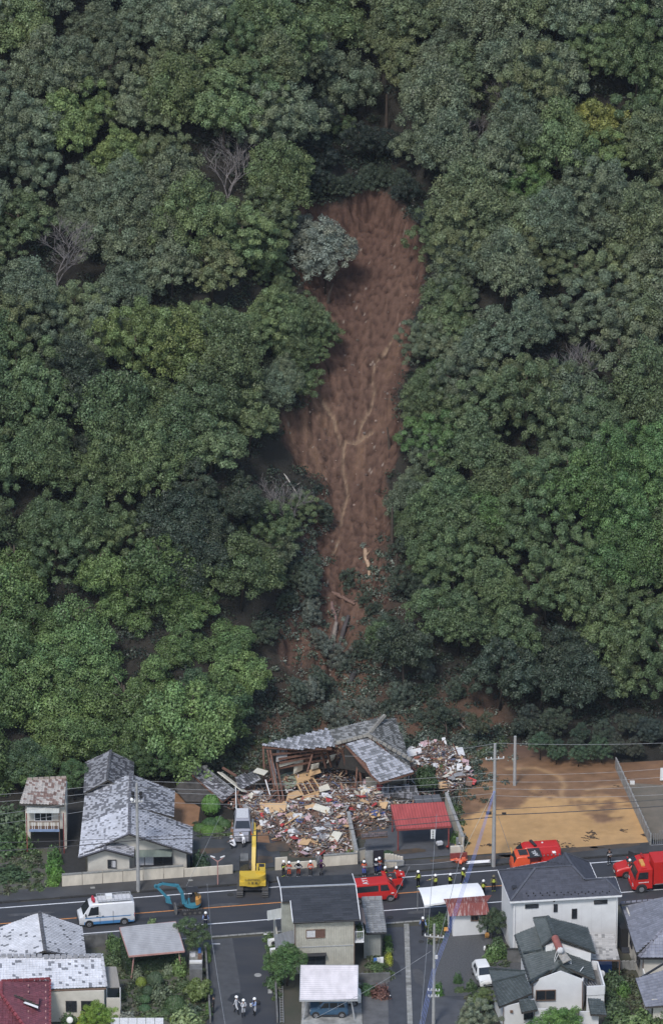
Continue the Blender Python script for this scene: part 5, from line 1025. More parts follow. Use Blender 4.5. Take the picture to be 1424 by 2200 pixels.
for z in (.15, 1.15): mb = MB(); mb.bar(W(1398, 1817, z), W(1470, 1812, z), .05, .05); T.part(mb, 'rail', mats['steel'])
mb = MB(); mb.bar(W(1418, 1664, .8), W(1440, 1663, .8), .08, 1.3); solo(mb, 'white_board', mats['whitep'], tuple(W(1420, 1672)), 'upright white board at the back of the right hand lot', 'board')
T = Thing('plastic_crate', 'small white open crate lying on the ground beyond the concrete fence', 'crate', W(1358, 1682))
for d in ((-.2, 0, .04, .3), (.2, 0, .04, .3)): mb = MB(); mb.box(W(1358, 1682, .12) + V(d[0], 0, 0), (.04, .36, .24)); T.part(mb, 'side', mats['whitep'])
for s in (-.17, .17): mb = MB(); mb.box(W(1358, 1682, .12) + V(0, s, 0), (.4, .04, .24)); T.part(mb, 'side', mats['whitep'])
# ---- roofed gateway, curved wall and the carport surroundings
g = W
T = Thing('gateway', 'small roofed gateway with one pale and one dark door panel behind the rescuers', 'gate', g(806, 1850))
mb = MB(); kawara(mb, [g(776, 1800, 2.0), g(833, 1796, 2.0), g(832, 1788, 2.3), g(775, 1792, 2.3)], cols_patch((.10, .075, .085), (.06, .05, .055)), .2, .16); T.part(mb, 'roof_tiles', mats['kawara'], kind='stuff'); roofslab(T, [[g(776, 1800, 2.0), g(833, 1796, 2.0), g(832, 1786, 2.3), g(775, 1790, 2.3)]], .16, mats['wood'])
mb = MB(); mb.bar(g(784, 1847, .95), g(801, 1846, .95), .06, 1.75); T.part(mb, 'door_panel', mats['concrete'], label='pale grey door panel, left'); mb = MB(); mb.bar(g(802, 1848, .95), g(824, 1846, .95), .08, 1.85); T.part(mb, 'door_panel', M('dark_door', (.02, .018, .025), .6), label='very dark door panel, right')
for x in (782, 825): mb = MB(); mb.tube([g(x, 1846, 0), g(x, 1846, 2.0)], .07, 4); T.part(mb, 'post', mats['wood'])
T = Thing('curved_wall', 'low cream wall with stepped curved top right of the gateway', 'wall', g(845, 1850))
for i in range(6):
    x0, x1 = 826 + i * 6.5, 832.5 + i * 6.5; h = (1.5, 1.5, 1.42, 1.25, 1.05, .95)[i]; mb = MB(); mb.bar(g(x0, 1851, h / 2), g(x1, 1850.5, h / 2), .16, h); T.part(mb, 'wall_panel', mats['cream_wall']); mb = MB(); mb.bar(g(x0, 1851, h + .05), g(x1 + .3, 1850.5, h + .03), .28, .12); T.part(mb, 'coping', mats['concrete'])
mb = MB(); mb.box(g(840, 1856, .3), (.55, .5, .6), ROT); solo(mb, 'stone_block', mats['concrete'], tuple(g(840, 1856)), 'rough pale stone block below the round bush by the gateway', 'stone')
mb = MB(); mb.box(g(857, 1855, .3), (.85, .45, .6), ROT); solo(mb, 'stone_block', mats['concrete'], tuple(g(857, 1855)), 'wide pale stone block at the foot of the curved wall end', 'stone')
mb = MB(); mb.box(g(981, 1832, .5), (1.2, .3, 1.3), ROT); solo(mb, 'gate_pillar', mats['cream_wall'], tuple(g(981, 1832)), 'cream wall end at the road side of the red carport', 'wall')
mb = MB(); mb.box(g(985, 1841, .38), (1.6, .1, .75), ROT); solo(mb, 'brown_panel', mats['rustred'], tuple(g(985, 1841)), 'dark brown panel leaning at the corner of the muddy lot', 'panel')
mb = MB()
for i in range(18): q = g(987 + random.gauss(0, 6), 1849 + random.gauss(0, 2.5), random.uniform(.15, .5)); mb.box(q, (.35, .3, .12), Matrix.Rotation(random.uniform(-.9, .9), 3, 'X') @ Matrix.Rotation(random.random() * 3, 3, 'Z'))
solo(mb, 'tarpaulin', M('orange_tarp', (.62, .12, .05), .6), tuple(g(987, 1850)), 'crumpled orange tarpaulin by the brown panel on the pavement', 'tarpaulin')
T = Thing('stretcher_poles', 'bundle of long white poles lying on the pavement beside the utility pole', 'poles', g(1025, 1850))
for i in range(6): mb = MB(); mb.tube([g(1003 + random.uniform(-3, 3), 1852 + i * .9, .16 + .05 * (i % 2)), g(1052 + random.uniform(-3, 3), 1848.5 + i * .9, .16 + .05 * (i % 3))], .05, 5); T.part(mb, 'pole', mats['frame_white'])
T = Thing('hanging_sign', 'tall white sign board with dark characters hanging in the red carport', 'sign', g(930, 1796, 1.2))
q = g(930, 1793, 1.6); mb = MB(); mb.box(q, (.42, .05, .95)); T.part(mb, 'board', mats['whitep'])
for i in range(5): mb = MB(); mb.box(q + V(-.0, -.035, .36 - i * .18), (.2, .02, .025)); mb.box(q + V(.0, -.036, .31 - i * .18), (.14, .02, .025)); mb.box(q + V(.0, -.037, .335 - i * .18), (.025, .02, .12)); T.part(mb, 'character', mats['blackp'])
T = Thing('garden_cart', 'white wire trolley parked at the back of the red carport', 'trolley', g(944, 1812))
for dx in (-.3, .3):
    for dy in (-.2, .2): mb = MB(); mb.tube([g(944, 1812, 0) + V(dx, dy, 0), g(944, 1812, 1.0) + V(dx, dy, 0)], .02, 4); T.part(mb, 'leg', mats['frame_white'])
for z in (.25, .7): mb = MB(); mb.box(g(944, 1812, z), (.65, .45, .04)); T.part(mb, 'shelf', mats['frame_white'])
mb = MB(); mb.box(g(944, 1812, .9), (.5, .35, .3), .3); solo(mb, 'cardboard_box', mats['curtain'], tuple(g(944, 1812, .75)), 'pale bundle on top of the white trolley in the red carport', 'bundle')
mb = MB(); mb.box(g(944, 1812, .42), (.45, .35, .28), .2); solo(mb, 'crate', mats['concrete'], tuple(g(944, 1812, .3)), 'grey crate on the lower shelf of the white trolley', 'crate')
T = Thing('traffic_cone', 'small red cone at the right post of the red carport', 'cone', g(961, 1820)); mb = MB(); mb.cyl(g(961, 1820, .05), g(961, 1820, .6), .14, .03, 10); T.part(mb, 'cone', M('cone_red', (.55, .05, .04), .5)); mb = MB(); mb.box(g(961, 1820, .03), (.34, .34, .05)); T.part(mb, 'base', mats['blackp'])
mb = MB(); mb.tube([g(985, 1812, 0), g(987, 1812, 4.1)], .06, 6); mb.box(g(982, 1812, .75), (.22, .22, 1.1)); solo(mb, 'thin_post', mats['steel'], tuple(g(985, 1812)), 'thin grey post with a white box at the muddy lot corner', 'post')
# things in the left garden strip
T = Thing('ladder_rack', 'low table with white and blue odds and ends at the garden corner', 'table', g(424, 2062)); mb = MB(); mb.box(g(421, 2058, .75), (1.2, 2.4, .05)); T.part(mb, 'top', mats['kerb'])
for dx in (-.55, .55):
    for dy in (-1.1, 1.1): mb = MB(); mb.box(g(421, 2058, .37) + V(dx, dy, 0), (.06, .06, .75)); T.part(mb, 'leg', mats['concrete_dark'])
for (dx, dy, s, m_, lb, ct) in ((.3, .9, (.25, .5, .4), 'blueplastic', 'blue plastic can on the cluttered table by the side street', 'can'), (.35, -.1, (.35, .6, .3), 'wood', 'small wooden crate on the cluttered table by the side street', 'crate'), (-.3, .5, (.5, .9, .08), 'curtain', 'grey cloth spread on the back of the cluttered table', 'cloth'), (0, -1.0, (1.1, .3, .2), 'whitep', 'long white tray at the near end of the cluttered table', 'tray')):
    mb = MB(); mb.box(g(421, 2058, .78) + V(dx, dy, s[2] / 2), s); solo(mb, ct.replace(' ', '_'), mats[m_], tuple(g(421, 2058, .78) + V(dx, dy, 0)), lb, ct)
mb = MB(); mb.box(g(421, 2092, .7), (1.15, 1.0, 1.3)); solo(mb, 'concrete_tank', mats['concrete_dark'], tuple(g(421, 2092)), 'dark square concrete tank below the cluttered garden table', 'tank')
for px, py, lb in ((958, 1999, 'yellow crate left of the white shed door'), (1046, 2010, 'yellow crate at the right corner of the white shed')):
    mb = MB(); mb.box(g(px, py, .2), (.34, .3, .4)); mb.box(g(px, py, .42), (.38, .34, .06)); solo(mb, 'yellow_crate', mats['orangep'], tuple(g(px, py)), lb, 'crate')
mb = MB(); mb.ell(g(1292, 2094, 1.1), (.33, .12, .36), 12, 6, Matrix.Rotation(-.5, 3, 'X')); mb.tube([g(1292, 2094, 1.1), g(1292, 2094, .0)], .03, 5); solo(mb, 'satellite_dish', mats['whitep'], tuple(g(1292, 2094)), 'white satellite dish beside the white balcony, right', 'satellite dish')
mb = MB(); mb.box(g(1298, 2078, .5), (1.3, 1.0, 1.0)); solo(mb, 'water_tank', mats['blueplastic'], tuple(g(1298, 2078)), 'blue plastic tub in the shade under the lichened lean-to', 'tub')
for i in range(3):
    mb = MB(); mb.box(g(806 + i * 7, 2066, .3), (.3, .3, .5 + .1 * i)); solo(mb, ('bucket', 'box', 'bucket')[i], mats[('blueplastic', 'curtain', 'whitep')[i]], tuple(g(806 + i * 7, 2066)), ('blue bucket', 'grey box', 'white bucket')[i] + ' beside the tiled annex wall', ('bucket', 'box', 'bucket')[i])
# air conditioner units on the left side of the centre house
for i, (px, py) in enumerate(((585, 2025), (590, 2045))):
    T = Thing('air_conditioner', ('upper', 'lower')[i] + ' white air conditioner unit left of the beige two storey house', 'air conditioner', g(px, py)); mb = MB(); mb.box(g(px, py, .9), (.8, .35, .6), .3); T.part(mb, 'body', mats['whitep']); mb = MB(); c = g(px, py, .9) + V(.1, -.2, 0); mb.cyl(c, c + V(.01, -.03, 0), .2, n=12); T.part(mb, 'fan_grille', mats['frame_dark']); mb = MB(); mb.box(g(px, py, .3), (.7, .3, .6), .3); T.part(mb, 'stand', mats['concrete_dark'])
# ladder on the ground and white poles in the carport corner
T = Thing('ladder', 'long metal ladder lying beside the left side street near the carport', 'ladder', g(602, 2160))
for s in (0, .3): mb = MB(); mb.bar(g(600, 2120, .1) + V(s, 0, 0), g(602, 2198, .1) + V(s, 0, 0), .04, .06); T.part(mb, 'rail', mats['aluminium'])
for i in range(22): mb = MB(); q = g(600, 2120, .1).lerp(g(602, 2198, .1), (i + .5) / 22); mb.bar(q, q + V(.3, 0, 0), .03, .03); T.part(mb, 'rung', mats['aluminium'])
for px, py, py2, lb in ((838, 2140, 2150, 'short white pole by the dark driveway right of the carport, upper'), (822, 2205, 2200, 'grey pole standing right of the white carport at the bottom edge')):
    mb = MB(); mb.tube([g(px, py, 0), g(px, py, 1.9 if px > 830 else 2.6)], .04, 6); solo(mb, 'pole', mats['frame_white' if px > 830 else 'steel'], tuple(g(px, py)), lb, 'pole')
# ------------------------------------------------------------------ the wrecked house and its rubble
g = W
mats.update(rot=M('old_timber', (.13, .065, .045), .85, (3, .4), stretch=(1, 1, 3)), pale_wood=M('pale_board', (.50, .33, .18), .8, (2, .15)), panel=M('cream_panel', (.56, .53, .45), .8, (2, .12)),
 rubble=M('rubble_mix', (1, 1, 1), .85, (4, .25), attr=True), tatami=M('tatami', (.20, .23, .17), .9, (3, .2)), pinkc=M('pink_cloth', (.48, .33, .35), .9, (5, .2)), whitec=M('white_cloth', (.55, .55, .56), .9, (5, .15)), bluec=M('blue_cloth', (.07, .09, .2), .9, (5, .3)), redc=M('red_cloth', (.4, .05, .05), .9, (5, .3)), greyc=M('grey_cloth', (.22, .22, .23), .9, (5, .25)))
def wreck():
    T = Thing('wrecked_house', 'wrecked tiled house torn open by the landslide, rooms and timber exposed', 'house', g(760, 1690))
    hub = g(790, 1583, 5.4); bk = g(826, 1541, 5.4); se = g(887, 1640, 3.5); sf = g(887, 1661, 3.3)
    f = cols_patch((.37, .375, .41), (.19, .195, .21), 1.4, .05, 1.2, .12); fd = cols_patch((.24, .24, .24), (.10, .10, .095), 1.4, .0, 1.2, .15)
    south = [g(816, 1680, 3.3), g(889, 1661, 3.3), hub]; 
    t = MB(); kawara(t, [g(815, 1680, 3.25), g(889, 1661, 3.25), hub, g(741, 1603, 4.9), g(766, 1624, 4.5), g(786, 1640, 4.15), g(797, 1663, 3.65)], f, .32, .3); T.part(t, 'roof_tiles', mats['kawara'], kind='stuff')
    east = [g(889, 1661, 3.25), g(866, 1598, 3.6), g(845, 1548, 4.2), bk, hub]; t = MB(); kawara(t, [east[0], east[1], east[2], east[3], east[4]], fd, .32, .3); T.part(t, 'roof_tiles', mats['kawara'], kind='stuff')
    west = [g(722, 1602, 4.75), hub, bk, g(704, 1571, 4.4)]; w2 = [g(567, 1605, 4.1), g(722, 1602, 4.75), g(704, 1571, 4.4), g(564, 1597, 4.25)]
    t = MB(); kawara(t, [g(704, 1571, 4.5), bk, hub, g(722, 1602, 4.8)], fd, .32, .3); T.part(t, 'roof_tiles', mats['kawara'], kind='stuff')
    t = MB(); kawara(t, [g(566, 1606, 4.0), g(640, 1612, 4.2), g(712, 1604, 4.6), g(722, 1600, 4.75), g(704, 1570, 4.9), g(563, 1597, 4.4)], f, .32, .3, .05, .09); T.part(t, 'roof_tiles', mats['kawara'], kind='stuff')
    roofslab(T, [[g(815, 1680, 3.25), g(889, 1661, 3.25), hub, g(741, 1603, 4.9), g(797, 1663, 3.65)], east, [g(704, 1571, 4.5), bk, hub, g(722, 1602, 4.8)], [g(566, 1606, 4.0), g(712, 1604, 4.6), g(704, 1570, 4.9), g(563, 1597, 4.4)]], .15, mats['rot'], off=.1)
    for a, b in ((bk, hub), (hub, g(884, 1637, 3.6)), (hub, g(722, 1601, 4.9))): cap(T, [a + V(0, 0, .08), b + V(0, 0, .08)], w=.3, h=.26, col=(.26, .245, .22))
    # standing walls at the back with sliding doors, posts and rails
    def quadpx(pts, name, mat, th=.06):
        P = [g(x, y, z) for x, y, z in pts]; n = (P[1] - P[0]).cross(P[2] - P[0]).normalized() * th; mb = MB(); mb.prism([p - n for p in P], P); return T.part(mb, name, mats[mat])
    for pts, nm, mt in (([(600, 1649, 2.1), (634, 1640, 2.3), (634, 1633, 2.65), (600, 1643, 2.45)], 'wall_panel', 'panel'), ([(631, 1664, 1.0), (650, 1655, 1.1), (652, 1629, 2.6), (633, 1632, 2.6)], 'sliding_door', 'panel'), ([(593, 1638, 2.6), (617, 1632, 2.8), (617, 1612, 3.6), (594, 1612, 3.5)], 'wall_panel', 'greyc'), ([(668, 1655, 1.3), (684, 1650, 1.4), (686, 1640, 2.0), (669, 1644, 1.9)], 'wall_panel', 'panel'), ([(702, 1641, 1.9), (716, 1634, 2.1), (722, 1621, 3.0), (708, 1625, 2.8)], 'wall_panel', 'panel'), ([(578, 1642, 2.2), (592, 1690, .7), (592, 1660, 1.9), (582, 1622, 3.3)], 'wall_panel', 'whitec'), ([(655, 1645, 1.8), (668, 1640, 1.9), (668, 1622, 2.9), (655, 1626, 2.8)], 'wall_panel', 'rot'), ([(690, 1640, 1.9), (703, 1634, 2.0), (703, 1612, 3.4), (690, 1615, 3.2)], 'wall_panel', 'greyc'), ([(786, 1694, 1.0), (868, 1675, 1.1), (868, 1664, 2.3), (786, 1672, 2.6)], 'wall', 'panel'), ([(868, 1690, .3), (873, 1684, .3), (873, 1664, 2.2), (868, 1664, 2.3)], 'wall', 'panel'), ([(782, 1700, .3), (868, 1684, .3), (868, 1676, 1.0), (782, 1693, 1.0)], 'wall', 'panel')): quadpx(pts, nm, mt)
    mb = MB(); mb.bar(g(838, 1676, 2.2), g(866, 1668, 2.3), .05, .22); T.part(mb, 'window', mats['glass'])
    quadpx([(598, 1662, .6), (722, 1650, 1.1), (718, 1600, 3.6), (567, 1603, 3.5)], 'back_wall', 'under'); quadpx([(724, 1650, 1.2), (800, 1680, .6), (800, 1664, 3.2), (742, 1604, 4.6)], 'back_wall', 'under')
    for x in range(12):                                  # timber rails and studs of the torn back wall
        px = 600 + x * 11; mb = MB(); z0 = 1.0 + .05 * x; mb.bar(g(px, 1650 - x * 1.5, z0), g(px + 2, 1612 - x * .3, 3.7), .11, .11); T.part(mb, 'stud', mats['rot'])
    for (a, b) in (((600, 1651, 1.9), (720, 1628, 2.4)), ((600, 1640, 2.6), (722, 1617, 3.0)), ((598, 1632, 3.0), (724, 1610, 3.5)), ((585, 1622, 3.3), (715, 1608, 3.9)), ((574, 1612, 3.7), (590, 1700, .4)), ((580, 1612, 3.7), (604, 1738, .2)), ((594, 1640, 2.4), (612, 1735, .3)), ((565, 1606, 4.0), (568, 1680, .8)), ((594, 1690, .8), (604, 1730, .2)), ((568, 1606, 4), (640, 1611, 4.1)), ((660, 1660, 2.0), (672, 1618, 3.4)), ((690, 1612, 3.6), (700, 1650, 1.4)), ((700, 1606, 4.1), (712, 1648, 1.5)), ((770, 1625, 4.0), (775, 1690, .8)), ((768, 1642, 3.1), (762, 1712, .2)), ((772, 1650, 2.8), (778, 1700, .4)), ((744, 1604, 4.6), (798, 1668, 3.3)), ((725, 1608, 4.3), (760, 1640, 2.2)), ((736, 1612, 4.0), (745, 1660, 1.2))):
        mb = MB(); mb.bar(g(*a), g(*b), .16, .16); T.part(mb, 'beam', mats['rot'])
    # floor: green mats, plywood and the bare joists
    quadpx([(594, 1702, .45), (648, 1684, .5), (632, 1655, .55), (596, 1668, .5)], 'floor_mats', 'tatami', .1)
    quadpx([(640, 1684, .6), (676, 1668, .65), (662, 1656, .65), (632, 1664, .62)], 'floor_board', 'pale_wood'); quadpx([(614, 1722, .5), (650, 1708, .5), (640, 1698, .55), (618, 1706, .5)], 'floor_board', 'pale_wood'); quadpx([(622, 1732, .42), (690, 1710, .5), (684, 1704, .52), (618, 1722, .45)], 'floor_board', 'pale_wood'); quadpx([(687, 1702, .7), (710, 1696, .8), (704, 1684, .9), (684, 1692, .8)], 'floor_board', 'panel')
    quadpx([(666, 1668, .9), (690, 1660, 1.0), (684, 1648, 1.2), (664, 1655, 1.1)], 'floor_board', 'pale_wood')
    fr = [g(652, 1712, .55), g(690, 1700, .6), g(672, 1672, .65), g(638, 1684, .6)]
    mb = MB(); mb.slab([q - V(0, 0, .35) for q in fr], .05); T.part(mb, 'crawl_space', mats['under'])
    for a, b in zip(fr, fr[1:] + fr[:1]): mb = MB(); mb.bar(a, b, .14, .14); T.part(mb, 'joist', mats['pale_wood'])
    for i in range(1, 6): mb = MB(); mb.bar(fr[0].lerp(fr[1], i / 6), fr[3].lerp(fr[2], i / 6), .09, .12); T.part(mb, 'joist', mats['rot'] if i % 2 else mats['pale_wood'])
    for i in range(1, 4): mb = MB(); mb.bar(fr[0].lerp(fr[3], i / 4) - V(0, 0, .1), fr[1].lerp(fr[2], i / 4) - V(0, 0, .1), .09, .1); T.part(mb, 'joist', mats['rot'])
    mb = MB(); mb.bar(g(622, 1738, .2), g(694, 1714, .3), .35, .35); T.part(mb, 'foundation', mats['concrete_dark'])
    # collapsed piece of roof in front of the right half
    T2 = Thing('collapsed_roof', 'collapsed grey tiled porch roof lying in front of the wrecked house', 'roof', g(840, 1700))
    fg = cols_patch((.2, .2, .22), (.07, .07, .075), 2, 0, 1, .2)
    t = MB(); kawara(t, [g(812, 1712, .6), g(838, 1716, .7), g(836, 1686, 1.7), g(822, 1690, 1.5)], fg, .25, .22, .05, .09); kawara(t, [g(838, 1714, .6), g(905, 1718, .5), g(892, 1690, 1.2), g(838, 1685, 1.7)], fg, .25, .22, .05, .08); T2.part(t, 'roof_tiles', mats['kawara'], kind='stuff')
    roofslab(T2, [[g(812, 1712, .6), g(838, 1716, .7), g(836, 1686, 1.7), g(822, 1690, 1.5)], [g(838, 1714, .6), g(905, 1718, .5), g(892, 1690, 1.2), g(838, 1685, 1.7)]], .1, off=.1)
    T3 = Thing('shed_roof', 'dark grey panelled shed roof just behind the red carport', 'roof', g(920, 1722)); P = [g(892, 1726, 1.7), g(950, 1722, 1.7), g(944, 1707, 2.0), g(888, 1710, 2.0)]
    for i in range(3): mb = MB(); mb.slab([P[0].lerp(P[1], i / 3 + .01), P[0].lerp(P[1], (i + 1) / 3 - .01), P[3].lerp(P[2], (i + 1) / 3 - .01), P[3].lerp(P[2], i / 3 + .01)], .08); T3.part(mb, 'roof_panel', mats['asphalt_old'])
    mb = MB(); mb.bar(P[0] - V(0, 0, .9), P[1] - V(0, 0, .9), .1, 1.6); T3.part(mb, 'wall', mats['curtain'])
    # collapsed outbuilding on the left
    T4 = Thing('collapsed_outbuilding', 'collapsed outbuilding with slumped dark tiled roof left of the rubble', 'outbuilding', g(440, 1700))
    ft = cols_patch((.30, .30, .33), (.09, .09, .10), 2.5, .0, .6, .25); fk = cols_patch((.085, .08, .075), (.05, .05, .05), 1, 0)
    t = MB(); kawara(t, [g(478, 1722, .7), g(503, 1704, 1.0), g(436, 1650, 2.1), g(404, 1658, 1.8)], ft, .27, .24, .05, .1); T4.part(t, 'roof_tiles', mats['kawara'], kind='stuff')
    roofslab(T4, [[g(478, 1722, .7), g(503, 1704, 1.0), g(436, 1650, 2.1), g(404, 1658, 1.8)]], .1, mats['rot'], off=.1); cap(T4, [g(408, 1656, 1.95), g(446, 1648, 2.2)], col=(.12, .12, .12)); cap(T4, [g(436, 1649, 2.2), g(503, 1702, 1.1)], col=(.2, .2, .21))
    mb = MB(); mb.slab([g(376, 1694, .9), g(398, 1722, .35), g(476, 1724, .5), g(404, 1660, 1.6)], .12); T4.part(mb, 'torn_roof_board', M('mossy_board', (.05, .045, .042), .9, (2, .4), (10, .5, .04)))
    t = MB(); kawara(t, [g(512, 1700, 1.3), g(560, 1676, 1.5), g(548, 1654, 2.1), g(505, 1672, 1.9)], ft, .27, .24, .05, .1); T4.part(t, 'roof_tiles', mats['kawara'], kind='stuff')
    mb = MB(); mb.bar(g(472, 1660, 1.9), g(526, 1702, 1.2), .75, .08, up=(.2, .5, 1)); T4.part(mb, 'fallen_wall_panel', mats['panel']); mb = MB(); mb.bar(g(548, 1655, 2.3), g(572, 1662, 2.2), .9, .08); T4.part(mb, 'fallen_wall_panel', mats['panel'])
    for a, b in (((478, 1650, 2.4), (508, 1668, 2.0)), ((500, 1740, .2), (512, 1700, 1.2)), ((571, 1676, 1.5), (580, 1720, .2)), ((520, 1745, .2), (505, 1705, 1.0)), ((610, 1690, .8), (545, 1748, .3))): mb = MB(); mb.bar(g(*a), g(*b), .18, .18); T4.part(mb, 'beam', mats['rot'])
    mb = MB(); mb.bar(g(570, 1676, 1.8), g(583, 1718, .4), .08, .08); T4.part(mb, 'drainpipe', mats['whitep']); mb = MB(); mb.bar(g(506, 1690, 1.5), g(508, 1756, .3), .07, .07); T4.part(mb, 'drainpipe', mats['whitep'])
wreck()
# mound of mud under the rubble
FIELD = [(505, 1705), (545, 1690), (600, 1735), (690, 1715), (760, 1700), (782, 1715), (752, 1750), (766, 1838), (640, 1842), (618, 1838), (650, 1826), (560, 1790), (548, 1762), (525, 1750)]
FIELD2 = [(868, 1622), (925, 1602), (985, 1612), (1010, 1650), (1025, 1690), (960, 1710), (940, 1690), (900, 1650), (880, 1660)]
FIELD3 = [(758, 1690), (812, 1690), (870, 1715), (838, 1730), (835, 1780), (775, 1790), (752, 1745)]
FP = [np.array([tuple(W(x, y))[:2] for x, y in f]) for f in (FIELD, FIELD2, FIELD3)]
def mound_h(x, y):
    h = 0
    for k, P in enumerate(FP):
        i = inpoly(P, np.array([x]), np.array([y]))[0]
        if i: d = dist_poly(P, np.array([x]), np.array([y]))[0]; h = max(h, min(1, d / 1.2) * (.55 + .35 * noise.noise(Vector((x * .6, y * .6, 2))) + (.25 if k else 0)))
    return h + max(0, hz(x, y))
vs = []; fs = []; xs = np.arange(-10, 14.5, .3); ys = np.arange(7.5, 32, .3); idx = {}
for j, y in enumerate(ys):
    for i, x in enumerate(xs):
        h = mound_h(x, y)
        idx[j, i] = len(vs); vs.append((x, y, h + .03 * random.random() + (.01 if h > max(0, hz(x, y)) + .02 else -.08)))
for j in range(len(ys) - 1):
    for i in range(len(xs) - 1): fs.append((idx[j, i], idx[j, i + 1], idx[j + 1, i + 1], idx[j + 1, i]))
mb = MB(); mb.v = vs; mb.f = fs; mb.m = [0] * len(fs); mb.c = [None] * len(fs)
tag(link(bpy.data.objects.new('mud', mb.mesh('mud', M('dark_mud', (.085, .06, .045), .8, (1, .35), (5, .6, .1)), smooth=True))), kind='structure')
sheet('mud_patch', [(372, 1700), (430, 1735), (425, 1775), (372, 1780)], .022, M('orange_mud', (.22, .12, .065), .7, (.8, .25), (6, .4, .05))); sheet('mud_patch', [(498, 1762), (512, 1762), (508, 1800), (494, 1795)], .022, bpy.data.materials['orange_mud']); sheet('mud_patch', [(548, 1790), (575, 1788), (580, 1812), (552, 1810)], .022, bpy.data.materials['orange_mud'])
# single pieces that show: planks, boards, sheets of cloth
def field_pt(k=None):
    k = k if k is not None else random.choices((0, 1, 2), (10, 3.2, 2.4))[0]; f = np.array((FIELD, FIELD2, FIELD3)[k], float)
    while True:
        x, y = random.uniform(f[:, 0].min(), f[:, 0].max()), random.uniform(f[:, 1].min(), f[:, 1].max())
        if inpoly(f, np.array([x]), np.array([y]))[0]: q = W(x, y); q.z = mound_h(q.x, q.y); return q, k
NAMEK = ('in the rubble field in front of the wrecked house', 'in the debris heap right of the wrecked house', 'among the debris between the rubble wall and the red carport')
def unit(n=1): mb = MB(); mb.box((0, 0, 0), (1, 1, 1)); return mb
PLANK = {m: unit().mesh('broken_plank', mats[m]) for m in ('rot', 'pale_wood', 'wood')}
def place(me, name, label, cat, group, q, s, e):
    o = link(bpy.data.objects.new(name, me)); o.location = q; o.scale = s; o.rotation_euler = e; return tag(o, label, cat, group)
for i in range(190):
    q, k = field_pt(); m = random.choices(('rot', 'pale_wood', 'wood'), (6, 2, 3))[0]; L = random.uniform(.5, 2.4); c = {'rot': 'reddish brown', 'pale_wood': 'pale tan', 'wood': 'dull brown'}[m]
    place(PLANK[m], 'broken_plank', '%s broken timber %s' % (c, NAMEK[k]), 'plank', '%s broken timbers %s' % (c, NAMEK[k]), q + V(0, 0, .12 + .2 * random.random()), (L, random.uniform(.07, .16), .07), (random.gauss(0, .3), random.gauss(0, .28), random.uniform(0, math.pi)))
def crumple(seed, mat):
    rr = random.Random(seed); mb = MB(); n = 5; P = [(i / n - .5 + rr.uniform(-.06, .06), j / n - .5 + rr.uniform(-.06, .06), rr.uniform(-.16, .16)) for j in range(n + 1) for i in range(n + 1)]
    mb.add(P, [(j * (n + 1) + i, j * (n + 1) + i + 1, (j + 1) * (n + 1) + i + 1, (j + 1) * (n + 1) + i) for j in range(n) for i in range(n)]); return mb.mesh('torn_cloth', mats[mat])
CL = [(crumple(i, m), c) for i, (m, c) in enumerate((('pinkc', 'pink'), ('whitec', 'white'), ('bluec', 'dark blue'), ('greyc', 'grey'), ('whitec', 'white'), ('redc', 'red'), ('panel', 'cream')))]
for i in range(95):
    q, k = field_pt(random.choice((0, 0, 0, 1, 2))); me, c = random.choices(CL, (3, 5, 2, 3, 5, 1, 3))[0]; s = random.uniform(.35, 1.15)
    place(me, 'torn_cloth', '%s crumpled cloth %s' % (c, NAMEK[k]), 'cloth', '%s crumpled cloths %s' % (c, NAMEK[k]), q + V(0, 0, .2 + .15 * random.random()), (s, s * random.uniform(.5, 1), s * .8), (random.gauss(0, .25), random.gauss(0, .25), random.random() * 6))
BRD = {m: unit().mesh('broken_board', mats[m]) for m in ('pale_wood', 'panel', 'whitec', 'wood')}
spots = [((720, 1818), 'panel', .9, 1.4, 'tall pale board leaning near the front wall of the rubble'), ((655, 1822), 'pale_wood', 1.0, .9, 'orange tan board near the front of the rubble by the wall stub'), ((822, 1746), 'pale_wood', .85, .8, 'square orange tan board left of the red carport'), ((805, 1774), 'pale_wood', .95, .55, 'tan board lying above the gateway roof'), ((585, 1752), 'pale_wood', 2.6, 1.3, 'large sagging tan sheet at the left end of the rubble'), ((668, 1752), 'pale_wood', 1.2, .4, 'narrow tan board in the upper rubble'), ((690, 1762), 'panel', 1.5, .8, 'cream board tipped in the middle of the rubble'), ((985, 1630), 'whitec', 1.0, 1.2, 'pale torn sheet standing in the debris below the trees'), ((950, 1697), 'pale_wood', .9, .8, 'broken tan crate side at the top of the muddy lot'), ((1012, 1690), 'redc', .9, .6, 'reddish board at the edge of the debris on the muddy lot'), ((890, 1635), 'whitec', 1.4, .7, 'white panel sticking out beside the torn roof corner'), ((955, 1605), 'whitec', .35, 1.3, 'narrow white board standing against the dark slope'), ((738, 1850), 'greyc', .5, .4, 'grey piece lying on top of the low front wall'), ((790, 1702), 'pinkc', 1.1, .8, 'pink quilt draped over debris left of the collapsed porch roof')]
for (x, y), m, a, b, lb in spots:
    q = g(x, y); q.z = mound_h(q.x, q.y); me = BRD.get(m) or BRD.setdefault(m, unit().mesh('broken_board', mats[m])); place(me, 'broken_board' if m != 'pinkc' else 'quilt', lb, 'board' if m != 'pinkc' else 'quilt', None, q + V(0, 0, .38), (a, b, .05), (random.uniform(.1, .6), random.uniform(-.2, .2), random.uniform(-.5, .5)))
